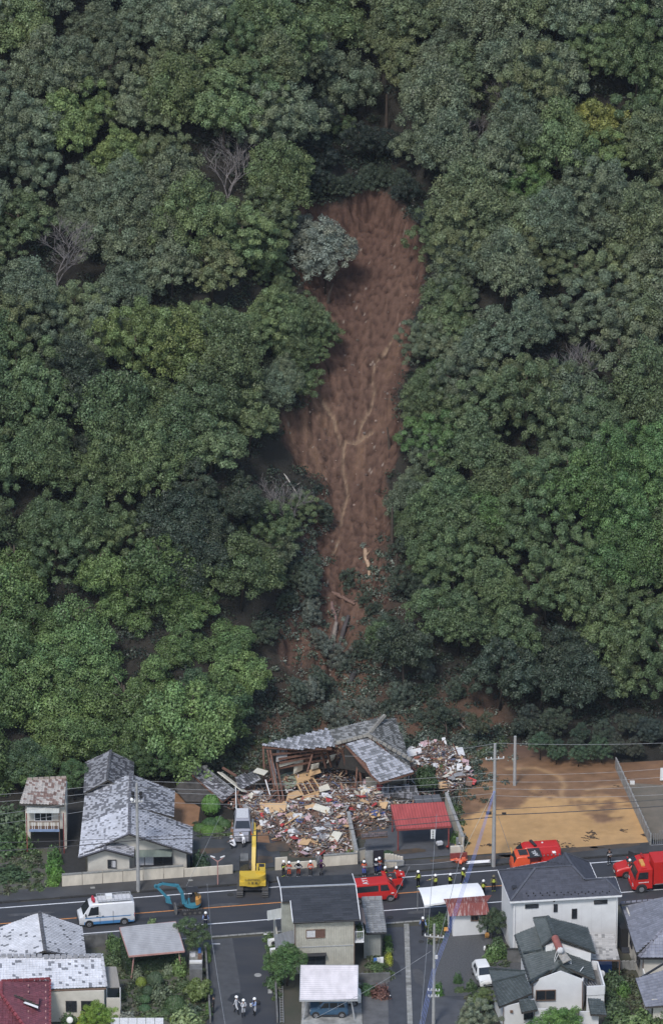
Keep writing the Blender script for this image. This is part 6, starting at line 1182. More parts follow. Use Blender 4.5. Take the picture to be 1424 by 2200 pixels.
for i in range(90):
    q, k = field_pt(); m = random.choice(list(BRD)); c = {'pale_wood': 'tan', 'panel': 'cream', 'whitec': 'white', 'wood': 'brown', 'redc': 'red', 'greyc': 'grey', 'pinkc': 'pink'}[m]
    place(BRD[m], 'broken_board', '%s broken board %s' % (c, NAMEK[k]), 'board', '%s broken boards %s' % (c, NAMEK[k]), q + V(0, 0, .2 + .2 * random.random()), (random.uniform(.4, 1.1), random.uniform(.25, .7), .03), (random.gauss(0, .35), random.gauss(0, .35), random.random() * 6))
# the small bits nobody could count
mb = MB(); PAL = [(.42, .39, .36), (.5, .48, .47), (.3, .28, .27), (.12, .08, .06), (.15, .085, .06), (.10, .06, .045), (.26, .17, .11), (.36, .25, .16), (.06, .06, .07), (.09, .09, .1), (.38, .29, .29), (.09, .1, .16), (.22, .08, .06), (.33, .28, .2), (.16, .15, .14), (.2, .115, .08), (.07, .05, .04), (.13, .12, .11), (.18, .13, .10)]
for i in range(8500):
    q, k = field_pt(); s = random.uniform(.05, .22); R_ = Matrix.Rotation(random.gauss(0, .6), 3, 'X') @ Matrix.Rotation(random.gauss(0, .5), 3, 'Y') @ Matrix.Rotation(random.random() * 6, 3, 'Z'); c = random.choice(PAL); j = random.uniform(.75, 1.4)
    d = (s * random.choice((1, 1, 1.8, 3.4)), s * random.uniform(.4, 1), s * random.uniform(.15, .6)); mb.box(q + V(0, 0, .02 + .28 * random.random() ** 2), d, R_, col=tuple(x * j for x in c))
for cx, cy, n, sx, sy, zz in ((600, 1685, 260, 16, 12, .55), (590, 1728, 300, 22, 10, .3), (700, 1690, 420, 26, 16, .5), (745, 1655, 420, 26, 18, .9), (840, 1735, 240, 30, 9, .3), (528, 1722, 240, 18, 12, .4), (905, 1680, 150, 20, 14, .3), (620, 1690, 90, 10, 8, .6)):
    for _ in range(n): q = g(cx + random.gauss(0, sx), cy + random.gauss(0, sy)); q.z = mound_h(q.x, q.y) + zz * random.random(); s = random.uniform(.06, .25); c = random.choice(PAL[3:10] if cx == 745 else PAL); mb.box(q, (s * random.choice((1, 2, 5)), s * .6, s * .3), Matrix.Rotation(random.gauss(0, .5), 3, 'X') @ Matrix.Rotation(random.random() * 6, 3, 'Z'), col=c)
solo(mb, 'rubble', mats['rubble'], (0, 0, 0), 'countless splinters, cloth, plaster and household bits strewn round the wrecked house', 'rubble', kind='stuff')
FALL = []
# torn leaves, branches and trunks swept down the slope
pts = []; cp = [(740, 1505, 60, 18, 90), (640, 1560, 60, 25, 150), (520, 1600, 45, 30, 90), (860, 1560, 45, 40, 120), (930, 1600, 50, 40, 150), (1010, 1660, 30, 25, 60), (775, 1440, 26, 26, 40), (830, 1380, 50, 30, 80), (645, 1330, 18, 70, 90), (668, 1210, 18, 40, 50), (788, 1240, 10, 40, 30), (830, 1230, 20, 40, 50), (620, 1120, 40, 40, 90), (640, 1250, 25, 60, 80), (720, 1330, 30, 15, 25), (820, 1470, 60, 35, 140), (1010, 1580, 60, 25, 80), (700, 1525, 110, 12, 70), (930, 1500, 60, 40, 90), (560, 1480, 40, 40, 60)]
for cx, cy, sx, sy, n in cp:
    for _ in range(n): q = ground(cx + random.gauss(0, sx), cy + random.gauss(0, sy) + 14); pts.append((q.x, q.y, q.z))
under('torn_foliage', pts, .8, [(.15, .175, .145), (.09, .115, .08), (.055, .08, .055), (.12, .145, .115), (.05, .07, .05)], 'grey green torn foliage and branches swept down at the foot of the landslide', .8)
for i, (px, py) in enumerate(((660, 1210), (640, 1260), (670, 1300), (650, 1340), (655, 1390), (780, 1250), (800, 1300), (830, 1330), (850, 1380), (760, 1390), (810, 1420), (770, 1440), (740, 1490), (700, 1510), (670, 1480), (640, 1470), (880, 1440), (850, 1480), (900, 1500), (940, 1540), (800, 1500), (760, 1530), (720, 1540), (600, 1500), (570, 1540), (540, 1580), (500, 1600), (620, 1550), (960, 1580), (905, 1570), (870, 1540), (690, 1555), (660, 1120), (635, 1150), (1000, 1560), (960, 1470))):
    q = ground(px, py + 16); r = plant_tree('fallen_tree', q, random.choice(LOOSE), random.choice(((.14, .16, .13), (.09, .115, .085), (.07, .095, .065))), 'uprooted grey green tree lying %s, number %s from the top' % ('left of the slide track' if px < 712 else 'right of the slide track', '') , 'uprooted trees at the foot of the landslide', sc=random.uniform(.32, .52), tilt=random.uniform(.7, 1.3)); FALL.append((py, px, r))
for sd_ in (0, 1):
    L = sorted([t for t in FALL if (t[1] >= 712) == bool(sd_)], key=lambda t: t[0])
    for i, (a, b, r) in enumerate(L): r['label'] = 'uprooted grey green tree %s of the slide track, %s' % ('right' if sd_ else 'left', (ORD + 'fifteenth sixteenth seventeenth eighteenth nineteenth twentieth twenty-first twenty-second twenty-third'.split())[i] + ' from the top')
LOGS = [((784, 1188), (793, 1245), .26, (.36, .25, .17), 'pale barkless tree trunk lying upright in the lower landslide scar'), ((708, 1278), (762, 1305), .22, (.15, .09, .07), 'brown trunk lying across the lower scar'), ((712, 1300), (722, 1345), .2, (.16, .10, .09), 'short brown trunk below the one lying across the scar'), ((722, 1345), (708, 1460), .26, (.19, .16, .14), 'long grey trunk lying down the bottom of the scar'), ((748, 1330), (726, 1420), .24, (.06, .05, .05), 'dark trunk beside the long grey trunk at the scar bottom'), ((700, 1390), (724, 1360), .14, (.12, .09, .08), 'thin trunk crossing above the long grey trunk'), ((765, 1450), (750, 1480), .34, (.04, .035, .035), 'thick dark broken log above the wrecked roof'), ((770, 1508), (800, 1512), .1, (.5, .36, .2), 'fresh split yellow branch above the wrecked roof, level'), ((772, 1512), (782, 1528), .1, (.5, .36, .2), 'fresh split yellow branch above the wrecked roof, tilted'), ((650, 1430), (640, 1520), .22, (.045, .04, .045), 'dark leaning trunk at the left foot of the landslide'), ((960, 1540), (1000, 1572), .09, (.35, .3, .27), 'thin pale pole lying on the slope above the right debris'), ((800, 1310), (870, 1262), .12, (.06, .04, .04), 'dark thin trunk on the right side of the lower scar'), ((645, 1075), (600, 1010), .07, (.38, .36, .33), 'thin pale branch at the left edge of the lower scar, upper'), ((632, 1085), (678, 1080), .07, (.42, .4, .36), 'thin pale branch at the left edge of the lower scar, level'), ((612, 1118), (636, 1072), .07, (.38, .36, .33), 'thin pale branch at the left edge of the lower scar, lower'), ((695, 1410), (735, 1300), .1, (.1, .07, .06), 'slender trunk pointing up the bottom of the scar')]
for a, b, r, c, lb in LOGS:
    p, q = ground(*a) + V(0, 0, r + .1), ground(*b) + V(0, 0, r + .1); m1 = p.lerp(q, .35) + V(random.uniform(-.1, .1), 0, .12); m2 = p.lerp(q, .7) + V(random.uniform(-.12, .12), 0, .1); mb = MB(); mb.tube([p, m1, m2, q], [r * .8, r, r * .8, r * .55], 7)
    for _ in range(3): s_ = p.lerp(q, random.uniform(.2, .9)); mb.tube([s_, s_ + V(random.uniform(-.8, .8), random.uniform(-.3, .3), random.uniform(.2, .7))], [r * .35, .02], 5)
    T = Thing('log', lb, 'log', p); T.part(mb, 'trunk', M('log_wood', c, .85, (5, .35), (14, .6, .04), stretch=(1, .3, 1)), smooth=True, ang=60)
# trunks standing along the dark edges of the scar
for i, (px, py, h, lean) in enumerate(((655, 850, 4.5, .4), (645, 880, 4.0, .2), (668, 800, 3.2, .5), (842, 1190, 5.0, 0), (838, 985, 3.4, -.3), (700, 660, 2.6, .7), (830, 300, 5, 0), (735, 290, 4.5, .2), (790, 260, 4, 0), (850, 1250, 3, .1))):
    q = ground(px, py); T = Thing('bare_trunk', 'dark bare trunk standing %s' % ('left of the scar at the light eroded bank', 'left of the scar just below the eroded bank top', 'at the left rim of the middle scar', 'alone at the right edge of the lower scar', 'ivy grown at the right rim beside the stream fork', 'under the pale grey green tree on the scar', 'in the hollow above the scar, right', 'in the hollow above the scar, left', 'in the hollow above the scar, middle', 'low at the right edge of the lower scar')[i], 'tree trunk', q)
    mb = MB(); mb.tube([q - V(0, 0, .3), q + V(lean * .4, 0, h * .5), q + V(lean, 0, h)], [.2, .15, .08], 6); T.part(mb, 'trunk', mats['bark'])
# ------------------------------------------------------------------ utility poles and wires
mats.update(polec=M('pole_concrete', (.30, .30, .30), .85, (2, .15)), wire=M('wire', (.03, .03, .035), .6), wirel=M('light_wire', (.24, .25, .27), .5), cableb=M('blue_cable', (.2, .26, .55), .5))
def pole(label, px, py, h, r=.17, arms=(), extras=()):
    b = W(px, py); T = Thing('utility_pole', label, 'utility pole', b); mb = MB(); mb.cyl(b, b + V(0, 0, h), r, r * .62, 12); T.part(mb, 'shaft', mats['polec'], smooth=True, ang=40)
    for z, w_, a in arms:
        mb = MB(); d = V(math.cos(a), math.sin(a), 0) * w_ / 2; c = b + V(0, -.12, z); mb.bar(c - d, c + d, .08, .09); o = T.part(mb, 'crossarm', mats['polec'])
        for t in (-.95, -.4, .4, .95): mb = MB(); mb.cyl(c + d * t + V(0, 0, .04), c + d * t + V(0, 0, .2), .06, .05, 8); T.part(mb, 'insulator', mats['whitep'], o)
    for z, dx, s, m_ in extras: mb = MB(); mb.box(b + V(dx, -.15, z), s); T.part(mb, 'junction_box', mats[m_])
    return b
pL = pole('round grey concrete pole with junction boxes in front of the left tiled house', 297, 1916, 11.2, .18, ((9.3, 1.0, ROT),), ((10.2, -.35, (.3, .2, .3), 'blackp'), (10.2, .35, (.3, .2, .3), 'blackp'), (9.8, -.35, (.25, .2, .25), 'blackp'), (9.8, .4, (.3, .15, .2), 'blackp')))
pR = pole('tall concrete pole with crossarm at the corner of the muddy lot', 1060, 1862, 12.7, .2, ((11.2, 1.7, ROT),), ((5.6, -.5, (.5, .2, .2), 'blackp'), (5.6, .9, (.4, .15, .12), 'blackp')))
pS = pole('concrete pole with wooden crossarms beside the gravel yard', 931, 2205, 10.2, .16, ((9.0, 1.7, -.2), (3.6, 1.0, -.1), (3.0, .9, 0)), ((7.0, .2, (.25, .2, .3), 'curtain'),))
q = W(1105, 1690); T = Thing('utility_pole', 'bare grey post standing alone at the back of the muddy lot', 'utility pole', q); mb = MB(); mb.cyl(q, q + V(0, 0, 5.3), .16, .13, 10); T.part(mb, 'shaft', mats['polec'], smooth=True, ang=40)
mb = MB(); q = W(297, 1916) + V(-.45, -.2, 9.6); mb.ell(q, (.17, .14, .2), 8, 6); mb.tube([q, W(297, 1916) + V(0, 0, 9.4)], .03, 5); solo(mb, 'round_lamp', mats['whitep'], tuple(q), 'round white lamp fixed to the left utility pole', 'lamp')
T = Thing('street_lamp', 'thin pink lamp post with two curved arms beside the driveway', 'street lamp', W(468, 1904)); b = W(468, 1904)
mb = MB(); mb.cyl(b, b + V(0, 0, 2.6), .06, .05, 8); T.part(mb, 'post', mats['pinkish']); mb = MB(); mb.box(b + V(0, 0, .05), (.3, .3, .1)); T.part(mb, 'base', mats['kerb'])
for s in (-1, 1): mb = MB(); mb.tube([b + V(0, 0, 2.5), b + V(s * .3, 0, 2.75), b + V(s * .6, 0, 3.0)], .04, 5); T.part(mb, 'arm', mats['pinkish']); mb = MB(); mb.bar(b + V(s * .25, 0, 2.95), b + V(s * .65, 0, 3.1), .16, .06); T.part(mb, 'lamp_head', mats['whitep'])
mb = MB(); mb.cyl(W(570, 2008), W(570, 2008, 2.1), .035, n=6); mb.bar(W(569, 2008, 2.1) - V(.1, 0, 0), W(571, 2008, 2.1) + V(.1, 0, 0), .06, .08); solo(mb, 'short_post', mats['frame_white'], tuple(W(570, 2008)), 'short white post at the corner left of the beige house', 'post')
mb = MB(); q = W(361, 1925, 0); mb.tube([W(366, 1925, .2), W(380, 1897, 1.0)], .04, 5); solo(mb, 'leaning_rod', mats['panel'], tuple(q), 'pale bamboo rod leaning above the roof rack of the white van', 'rod') if False else None
def wire(label, a, b, sag, mat='wire', r=.022, cat='wire', n=14, extra=None):
    A, B = [Vector(t) if not isinstance(t, tuple) or len(t) != 3 or abs(t[0]) < 0 else W(*t) for t in (a, b)]
    mb = MB(); P = [A.lerp(B, i / n) - V(0, 0, sag * 4 * (i / n) * (1 - i / n)) for i in range(n + 1)]; mb.tube(P, r, 4, cap=False); return solo(mb, 'overhead_wire', mats[mat], tuple(A), label, cat)
Lm, Rm = 'black overhead cable low over the north pavement, ', 'thin wire crossing '
# telephone cables left pole <-> right pole <-> beyond, at picture heights read off the photograph
wire(Lm + 'thicker lower one left of the left pole', (-60, 1832, 5.6), (297, 1806, 5.2), .1, r=.045); wire(Lm + 'upper one left of the left pole', (-60, 1812, 6.4), (297, 1800, 5.6), .1, r=.03)
wire(Lm + 'thicker lower one between the two tall poles', (297, 1806, 5.2), (1060, 1756, 5.1), .35, r=.045, n=24); wire(Lm + 'upper one between the two tall poles', (297, 1800, 5.6), (1060, 1743, 5.6), .25, r=.03, n=24)
wire(Lm + 'thicker lower one at the muddy lot', (1060, 1752, 5.3), (1560, 1722, 5.4), .15, r=.045); wire(Lm + 'upper one at the muddy lot', (1060, 1740, 5.9), (1560, 1708, 6.0), .1, r=.03)
for i, (yl, ym, yr) in enumerate(((1652, 1678, 1660), (1668, 1692, 1675), (1700, 1700, 1690), (1720, 1722, 1705))):
    w_ = ('topmost', 'second', 'third', 'lowest')[i]
    wire('thin pale power wire left of the left pole, %s of four' % w_, (-80, yl + 60, 8), (297, ym, 9.5 - .3 * i), .2, 'wirel', .014); wire('thin pale power wire over the rubble, %s of four' % w_, (297, ym, 9.5 - .3 * i), (1064, yr, 10 - .4 * i), .7, 'wirel', .014, n=24)
    wire('thin pale power wire over the muddy lot, %s of four' % w_, (1064, yr + 5, 9.5 - .4 * i), (1560, yr - 22 + 5 * i, 10 - .4 * i), .4, 'wirel', .014)
wire('thin pale top wire running right from the tall corner pole', (1067, 1597, 12.7), (1560, 1590, 12.7), .3, 'wirel', .014); wire('thin pale top wire running left from the tall corner pole', (1067, 1597, 12.7), (740, 1625, 9), .4, 'wirel', .014)
wire('thin pale service wire rising from the lamp post to the left', (474, 1752, 4.5), (400, 1905, .5), .1, 'wirel', .014); wire('long pale service wire over the left side street', (455, 2018, 6), (490, 2240, 4), .2, 'wirel', .02); wire('pale wire from the left side street up to the driveway', (445, 1900, 5), (455, 2018, 6), .1, 'wirel', .014)
wire('thin wire running down over the canopy into the side street, left one', (938, 1750, 9), (902, 2215, 7), .6, 'wirel', .02); wire('thin wire running down over the canopy into the side street, right one', (1000, 1790, 9), (930, 2070, 8), .4, 'wirel', .02)
wire('pale diagonal wire crossing the driveway right of the carport', (925, 2045, 6.5), (600, 2225, 4), .4, 'wirel', .02); wire('thin guy rope from the rescue canopy to the pavement', (880, 1862, 3), (842, 1935, 1.5), .1, 'wirel', .02); wire('pale rope strung over the pavement before the gateway', (800, 1855, 1.6), (985, 1848, 1.6), .35, 'wirel', .014)
wire('thin yellow guy wire from the tall corner pole to the ground right', (1070, 1755, 5), (1102, 1850, 0), 0, 'wirel', .02); wire('thin yellow guy wire from the tall corner pole to the carport', (1058, 1705, 8), (985, 1850, .3), 0, 'panel', .018)
mb = MB(); mb.tube([W(1097, 1822, .8), W(1103, 1850, 0)], .06, 6); solo(mb, 'guy_guard', mats['orangep'], tuple(W(1103, 1850)), 'yellow guard tube on the guy wire behind the red car roof', 'guard')
for i in range(4):
    w_ = ('leftmost', 'second', 'third', 'rightmost')[i]; d = i * 2.2
    wire('blue overhead cable over the road, %s of the bundle of four' % w_, (1060 + i * 1.2, 1700, 8.0), (928 + d * 1.2, 2085, 5.8), .5 + .08 * i, 'cableb', .014, 'cable', 18); wire('blue overhead cable at the bottom edge, %s of the bundle of four' % w_, (928 + d * 1.2, 2085, 5.8), (880 + d * 1.5, 2290, 4.5), .1 + .05 * i, 'cableb', .014, 'cable')
# ------------------------------------------------------------------ vehicles
def paint(name, col, rough=.3): return M(name, col, rough, (1.5, .06), spec=.6)
mats.update(van_white=paint('van_white', (.62, .63, .66)), fire_red=paint('fire_red', (.48, .02, .017)), orange_red=paint('orange_red', (.62, .085, .03)), car_blue=paint('car_blue', (.035, .085, .15)), car_white=paint('car_white', (.68, .68, .68)), silver=paint('silver', (.30, .30, .34)),
 tyre=M('tyre', (.015, .015, .016), .85), rim=M('rim', (.32, .32, .34), .4, metal=.5), head=M('headlight', (.55, .57, .6), .15, spec=.8), tail=M('taillight', (.25, .02, .02), .2), exy=paint('digger_yellow', (.55, .38, .045), .45), teal=paint('digger_teal', (.045, .20, .28), .45), machine=M('machine_black', (.03, .03, .034), .6, (2, .3)), van_blue=paint('van_blue', (.06, .20, .42)), plate=M('plate', (.6, .6, .58), .5), chrome=M('chrome', (.4, .4, .42), .3, metal=.7))
LIFT = .012
class Car:
    """st: stations (x, z_bottom, z_shoulder, z_roof, half width, half roof width) from the nose (-x) to the tail (+x)"""
    def __init__(s, name, label, cat, loc, rz, st, mat, wheels, wr=.31, wz=None, group=None):
        s.T = Thing(name, label, cat, loc, rz, group, local=True); s.st = st; mb = MB(); ring = []
        for x, zb, zs, zr, w_, wr_ in st:
            R_ = [(x, -w_ * .93, zb), (x, -w_, zb + .18), (x, -w_, lerp(zb, zs, .7)), (x, -w_ * .985, zs), (x, -wr_, zr - .07), (x, -wr_ * .9, zr), (x, 0, zr + .03)]
            ring.append(R_ + [(a, -b, c) for a, b, c in R_[-2::-1]])
        n = len(ring[0]); vs = [p for r in ring for p in r]; fs = []
        for i in range(len(ring) - 1):
            for k in range(n): fs.append((i * n + k, i * n + (k + 1) % n, (i + 1) * n + (k + 1) % n, (i + 1) * n + k))
        fs += [tuple(range(n)), tuple(range((len(ring) - 1) * n, len(ring) * n))[::-1]]
        mb.add(vs, [f[::-1] for f in fs]); s.body = s.T.part(mb, 'body', mat, smooth=True, ang=32)
        for x in wheels:
            for sd_ in (-1, 1):
                w_ = s.at(x)[4]; m = MB(); m.cyl((x, sd_ * (w_ - .02), wr + .03), (x, sd_ * (w_ + LIFT), wr + .03), wr * 1.2, n=18); s.T.part(m, 'wheel_arch', mats['machine'])
                m = MB(); m.cyl((x, sd_ * (w_ - .17), wr), (x, sd_ * (w_ + .03), wr), wr, n=18); o = s.T.part(m, 'wheel', mats['tyre']); m = MB(); m.cyl((x, sd_ * (w_ + .02), wr), (x, sd_ * (w_ + .045), wr), wr * .62, n=12); s.T.part(m, 'rim', mats['rim'], o)
                for k in range(5): a = k * 1.2566; m = MB(); m.box((x + math.cos(a) * wr * .36, sd_ * (w_ + .047), wr + math.sin(a) * wr * .36), (.09, .012, .06), Matrix.Rotation(-a, 3, 'Y')); s.T.part(m, 'spoke', mats['machine'], o)
    def at(s, x):
        st = s.st
        for a, b in zip(st[:-1], st[1:]):
            if a[0] <= x <= b[0]: t = (x - a[0]) / max(1e-6, b[0] - a[0]); return [lerp(p, q, t) for p, q in zip(a, b)]
        return list(st[0] if x < st[0][0] else st[-1])
    def side(s, x, t, sd_):
        a = s.at(x); return V(x, sd_ * (lerp(a[4] * .985, a[5], t) + LIFT), lerp(a[2], a[3] - .07, t))
    def swin(s, x0, x1, t0=.1, t1=.92, x0t=None, x1t=None, sides=(-1, 1), name='side_window', mat='glass'):
        for sd_ in sides: m = MB(); P = [s.side(x0, t0, sd_), s.side(x1, t0, sd_), s.side(x1t if x1t is not None else x1, t1, sd_), s.side(x0t if x0t is not None else x0, t1, sd_)]; m.prism([p - V(0, sd_ * .02, 0) for p in P], P); s.T.part(m, name, mats[mat])
    def quad(s, P, name, mat, th=.02, parent=None):
        P = [Vector(p) for p in P]; n = (P[1] - P[0]).cross(P[2] - P[0]).normalized() * th; m = MB(); m.prism([p - n for p in P], [p + n for p in P]); return s.T.part(m, name, mats[mat], parent)
    def box(s, c, d, name, mat, rot=None, parent=None): m = MB(); m.box(c, d, rot); return s.T.part(m, name, mats[mat], parent)
    def stripe(s, x0, x1, z0, z1, mat, sides=(-1, 1), name='stripe'):
        for sd_ in sides:
            n = 8; m = MB(); P = []
            for i in range(n + 1):
                x = lerp(x0, x1, i / n); w_ = s.at(x)[4] + .006; P += [(x, sd_ * w_, z0), (x, sd_ * w_, z1)]
            m.add(P, [(2 * i, 2 * i + 2, 2 * i + 3, 2 * i + 1) for i in range(n)]); s.T.part(m, name, mats[mat])
def text(T, s, c, size, mat, rot, parent=None, name='lettering', depth=.006):
    cu = bpy.data.curves.new(name, 'FONT'); cu.body = s; cu.size = size; cu.align_x = 'CENTER'; cu.align_y = 'CENTER'; cu.extrude = depth; cu.resolution_u = 2
    tmp = bpy.data.objects.new('tmp', cu); C.objects.link(tmp); bpy.context.view_layer.update(); me = bpy.data.meshes.new_from_object(tmp.evaluated_get(bpy.context.evaluated_depsgraph_get())); bpy.data.objects.remove(tmp)
    me.materials.clear(); me.materials.append(mats[mat]); o = link(bpy.data.objects.new(name, me)); o.parent = parent or T.root; o.location = c; o.rotation_euler = rot; return o
HP = math.pi / 2
# white and blue van, nose to the left
v = Car('van', 'white and blue high roof van with a roof rack on the road, left', 'van', W(228, 1981), ROT, [(-2.55, .35, .75, .85, .72, .6), (-2.5, .3, 1.0, 1.06, .86, .75), (-2.2, .28, 1.08, 1.25, .9, .8), (-1.55, .28, 1.15, 2.12, .9, .72), (-1.2, .28, 1.15, 2.26, .9, .74), (2.35, .28, 1.15, 2.26, .9, .76), (2.5, .32, 1.1, 2.15, .87, .73)], mats['van_white'], (-1.65, 1.55), .33)
v.quad([(-2.16, -.76, 1.3), (-2.16, .76, 1.3), (-1.6, .66, 2.1), (-1.6, -.66, 2.1)], 'windscreen', 'glass', .03); v.swin(-1.75, -.75, .08, .85, x0t=-1.45); v.stripe(-2.1, 2.45, .30, .58, 'van_blue'); v.stripe(-2.0, 2.45, .92, 1.02, 'van_blue')
for x in (-.65, .55): v.box((x, -.905, .95), (.03, .02, 1.2), 'door_seam', 'machine'); 
v.box((-.9, -.92, 1.1), (.2, .03, .05), 'door_handle', 'machine'); v.box((-.4, -.92, 1.1), (.2, .03, .05), 'door_handle', 'machine'); v.box((-2.55, 0, .5), (.12, 1.5, .35), 'bumper', 'machine'); v.box((2.5, 0, .45), (.12, 1.6, .3), 'bumper', 'machine')
for y in (-.68, .68): v.box((-2.5, y, .85), (.1, .3, .2), 'headlight', 'head')
for y in (-.83, .83): v.box((2.5, y, 1.0), (.05, .1, .4), 'taillight', 'tail'); v.box((-1.95, y * 1.16, 1.3), (.1, .16, .24), 'mirror', 'machine')
for y in (-.66, .66):
    for z in (2.42, 2.56): v.box((.75, y, z), (3.1, .035, .035), 'roof_rack_rail', 'aluminium')
for i in range(9): v.box((-.75 + i * .375, 0, 2.40), (.03, 1.3, .03), 'roof_rack_slat', 'aluminium'); [v.box((-.75 + i * .375, y, 2.46), (.03, .03, .2), 'roof_rack_post', 'aluminium') for y in (-.66, .66)]
for x in (-.8, 2.3): v.box((x, 0, 2.56), (.035, 1.3, .035), 'roof_rack_rail', 'aluminium')
v.box((.75, 0, 2.36), (3.0, 1.25, .02), 'roof_deck', 'curtain')
m = MB(); m.cyl((-1.15, -.5, 2.42), (-1.15, .5, 2.42), .12, n=10); v.T.part(m, 'beacon', M('beacon_red', (.4, .03, .05), .3)); m = MB(); m.cyl((-1.35, -.15, 2.5), (-1.0, -.15, 2.55), .16, .08, 10); v.T.part(m, 'siren_horn', bpy.data.materials['beacon_red'])
m = MB(); m.box((.3, .1, 2.55), (.6, .55, .32)); Tq = solo(m, 'white_box', mats['whitep'], (0, 0, 0), 'white box strapped on the roof rack of the white and blue van', 'box'); Tq.location = v.T.root.location; Tq.rotation_euler = (0, 0, ROT)
# blue small car under the white carport, nose to the left
v = Car('parked_car', 'small dark blue box shaped car parked under the white carport', 'car', W(706, 2180), .02, [(-1.66, .35, .6, .75, .62, .5), (-1.6, .3, .8, .92, .72, .62), (-1.1, .28, .92, 1.05, .74, .62), (-.95, .28, .95, 1.12, .74, .64), (-.45, .28, .98, 1.58, .74, .6), (-.2, .28, .98, 1.64, .74, .61), (1.5, .28, .98, 1.62, .74, .61), (1.62, .32, .95, 1.5, .72, .58), (1.7, .4, .9, .95, .68, .55)], mats['car_blue'], (-1.15, 1.15), .29)
v.quad([(-.92, -.6, 1.1), (-.92, .6, 1.1), (-.5, .54, 1.55), (-.5, -.54, 1.55)], 'windscreen', 'glass', .03); v.swin(-.75, -.0, .08, .85, x0t=-.4); v.swin(.08, .75, .08, .85); v.swin(.85, 1.4, .12, .8, x1t=1.3); v.stripe(-.6, 1.5, .25, .36, 'machine')
for y in (-.56, .56): v.box((-1.63, y, .72), (.08, .2, .18), 'headlight', 'head'); v.box((1.66, y * 1.1, .8), (.06, .12, .3), 'taillight', 'tail'); v.box((-.8, y * 1.45, 1.1), (.1, .16, .14), 'mirror', 'car_blue'); v.box((.45, y * .9, 1.7), (1.7, .04, .04), 'roof_rail', 'machine')
v.box((-.02, -.755, .95), (.14, .02, .03), 'door_handle', 'chrome'); v.box((.7, -.755, .95), (.14, .02, .03), 'door_handle', 'chrome'); v.box((-1.69, 0, .45), (.06, 1.1, .2), 'bumper', 'machine')
b = Car('parked_car', 'white car mostly hidden behind the blue car under the white carport', 'car', W(735, 2155), .02, [(-1.6, .3, .7, .8, .7, .6), (-1.0, .28, .9, 1.0, .74, .62), (-.4, .28, .95, 1.45, .74, .58), (1.2, .28, .95, 1.45, .74, .58), (1.65, .3, .8, 1.0, .7, .6)], mats['car_white'], (-1.05, 1.05), .28); b.swin(-.7, 1.0, .1, .85, x0t=-.4); b.quad([(-.95, -.6, 1.03), (-.95, .6, 1.03), (-.45, .52, 1.4), (-.45, -.52, 1.4)], 'windscreen', 'glass')
# white hatchback facing the camera, right
ang = HP + math.radians(25)
v = Car('parked_car', 'white small hatchback parked nose first beside the dark tiled wing', 'car', W(1038, 2106), math.radians(102), [(-1.7, .3, .6, .68, .6, .5), (-1.6, .25, .78, .85, .7, .6), (-.95, .25, .88, .98, .74, .64), (-.25, .25, .95, 1.42, .74, .56), (.1, .25, .95, 1.48, .74, .56), (1.2, .25, .95, 1.44, .74, .55), (1.6, .3, .92, 1.1, .7, .56), (1.68, .35, .85, .9, .66, .5)], mats['car_white'], (-1.1, 1.15), .28)
v.quad([(-.92, -.62, 1.0), (-.92, .62, 1.0), (-.3, .5, 1.4), (-.3, -.5, 1.4)], 'windscreen', 'glass', .025); v.swin(-.45, .2, .1, .88, x0t=-.1); v.swin(.28, .9, .1, .88); v.quad([(1.28, -.48, 1.38), (1.28, .48, 1.38), (1.58, .5, 1.1), (1.58, -.5, 1.1)], 'rear_window', 'glass', .02)
for y in (-.52, .52): v.box((-1.58, y, .72), (.16, .22, .18), 'headlight', 'head'); v.box((-.75, y * 1.6, 1.0), (.1, .16, .12), 'mirror', 'car_white')
v.box((-1.7, 0, .42), (.05, .8, .14), 'grille', 'machine'); v.box((-1.73, 0, .55), (.03, .33, .15), 'number_plate', 'plate')
# silver car at the rubble, nose towards the road
v = Car('parked_car', 'silver minivan with open rear crushed up against the rubble by the yellow excavator', 'car', W(521, 1792), HP + .02, [(-2.1, .3, .65, .7, .68, .55), (-1.95, .28, .85, .92, .8, .7), (-1.15, .28, .98, 1.1, .85, .74), (-.4, .28, 1.02, 1.62, .85, .68), (-.1, .28, 1.02, 1.7, .85, .69), (1.7, .28, 1.02, 1.66, .85, .68), (1.95, .3, 1.0, 1.5, .82, .64), (2.05, .35, .9, 1.0, .78, .6)], mats['silver'], (-1.35, 1.35), .31)
v.quad([(-1.12, -.7, 1.13), (-1.12, .7, 1.13), (-.45, .6, 1.58), (-.45, -.6, 1.58)], 'windscreen', 'glass', .03); v.swin(-.6, .3, .1, .88, x0t=-.25); v.swin(.38, 1.2, .1, .88); v.swin(1.28, 1.8, .1, .85); v.box((.8, 0, 1.745), (1.9, 1.1, .02), 'roof_panel', 'curtain')
for y in (-.6, .6): v.box((-1.98, y, .75), (.12, .3, .18), 'headlight', 'head'); v.box((-.9, y * 1.55, 1.1), (.1, .18, .14), 'mirror', 'silver')
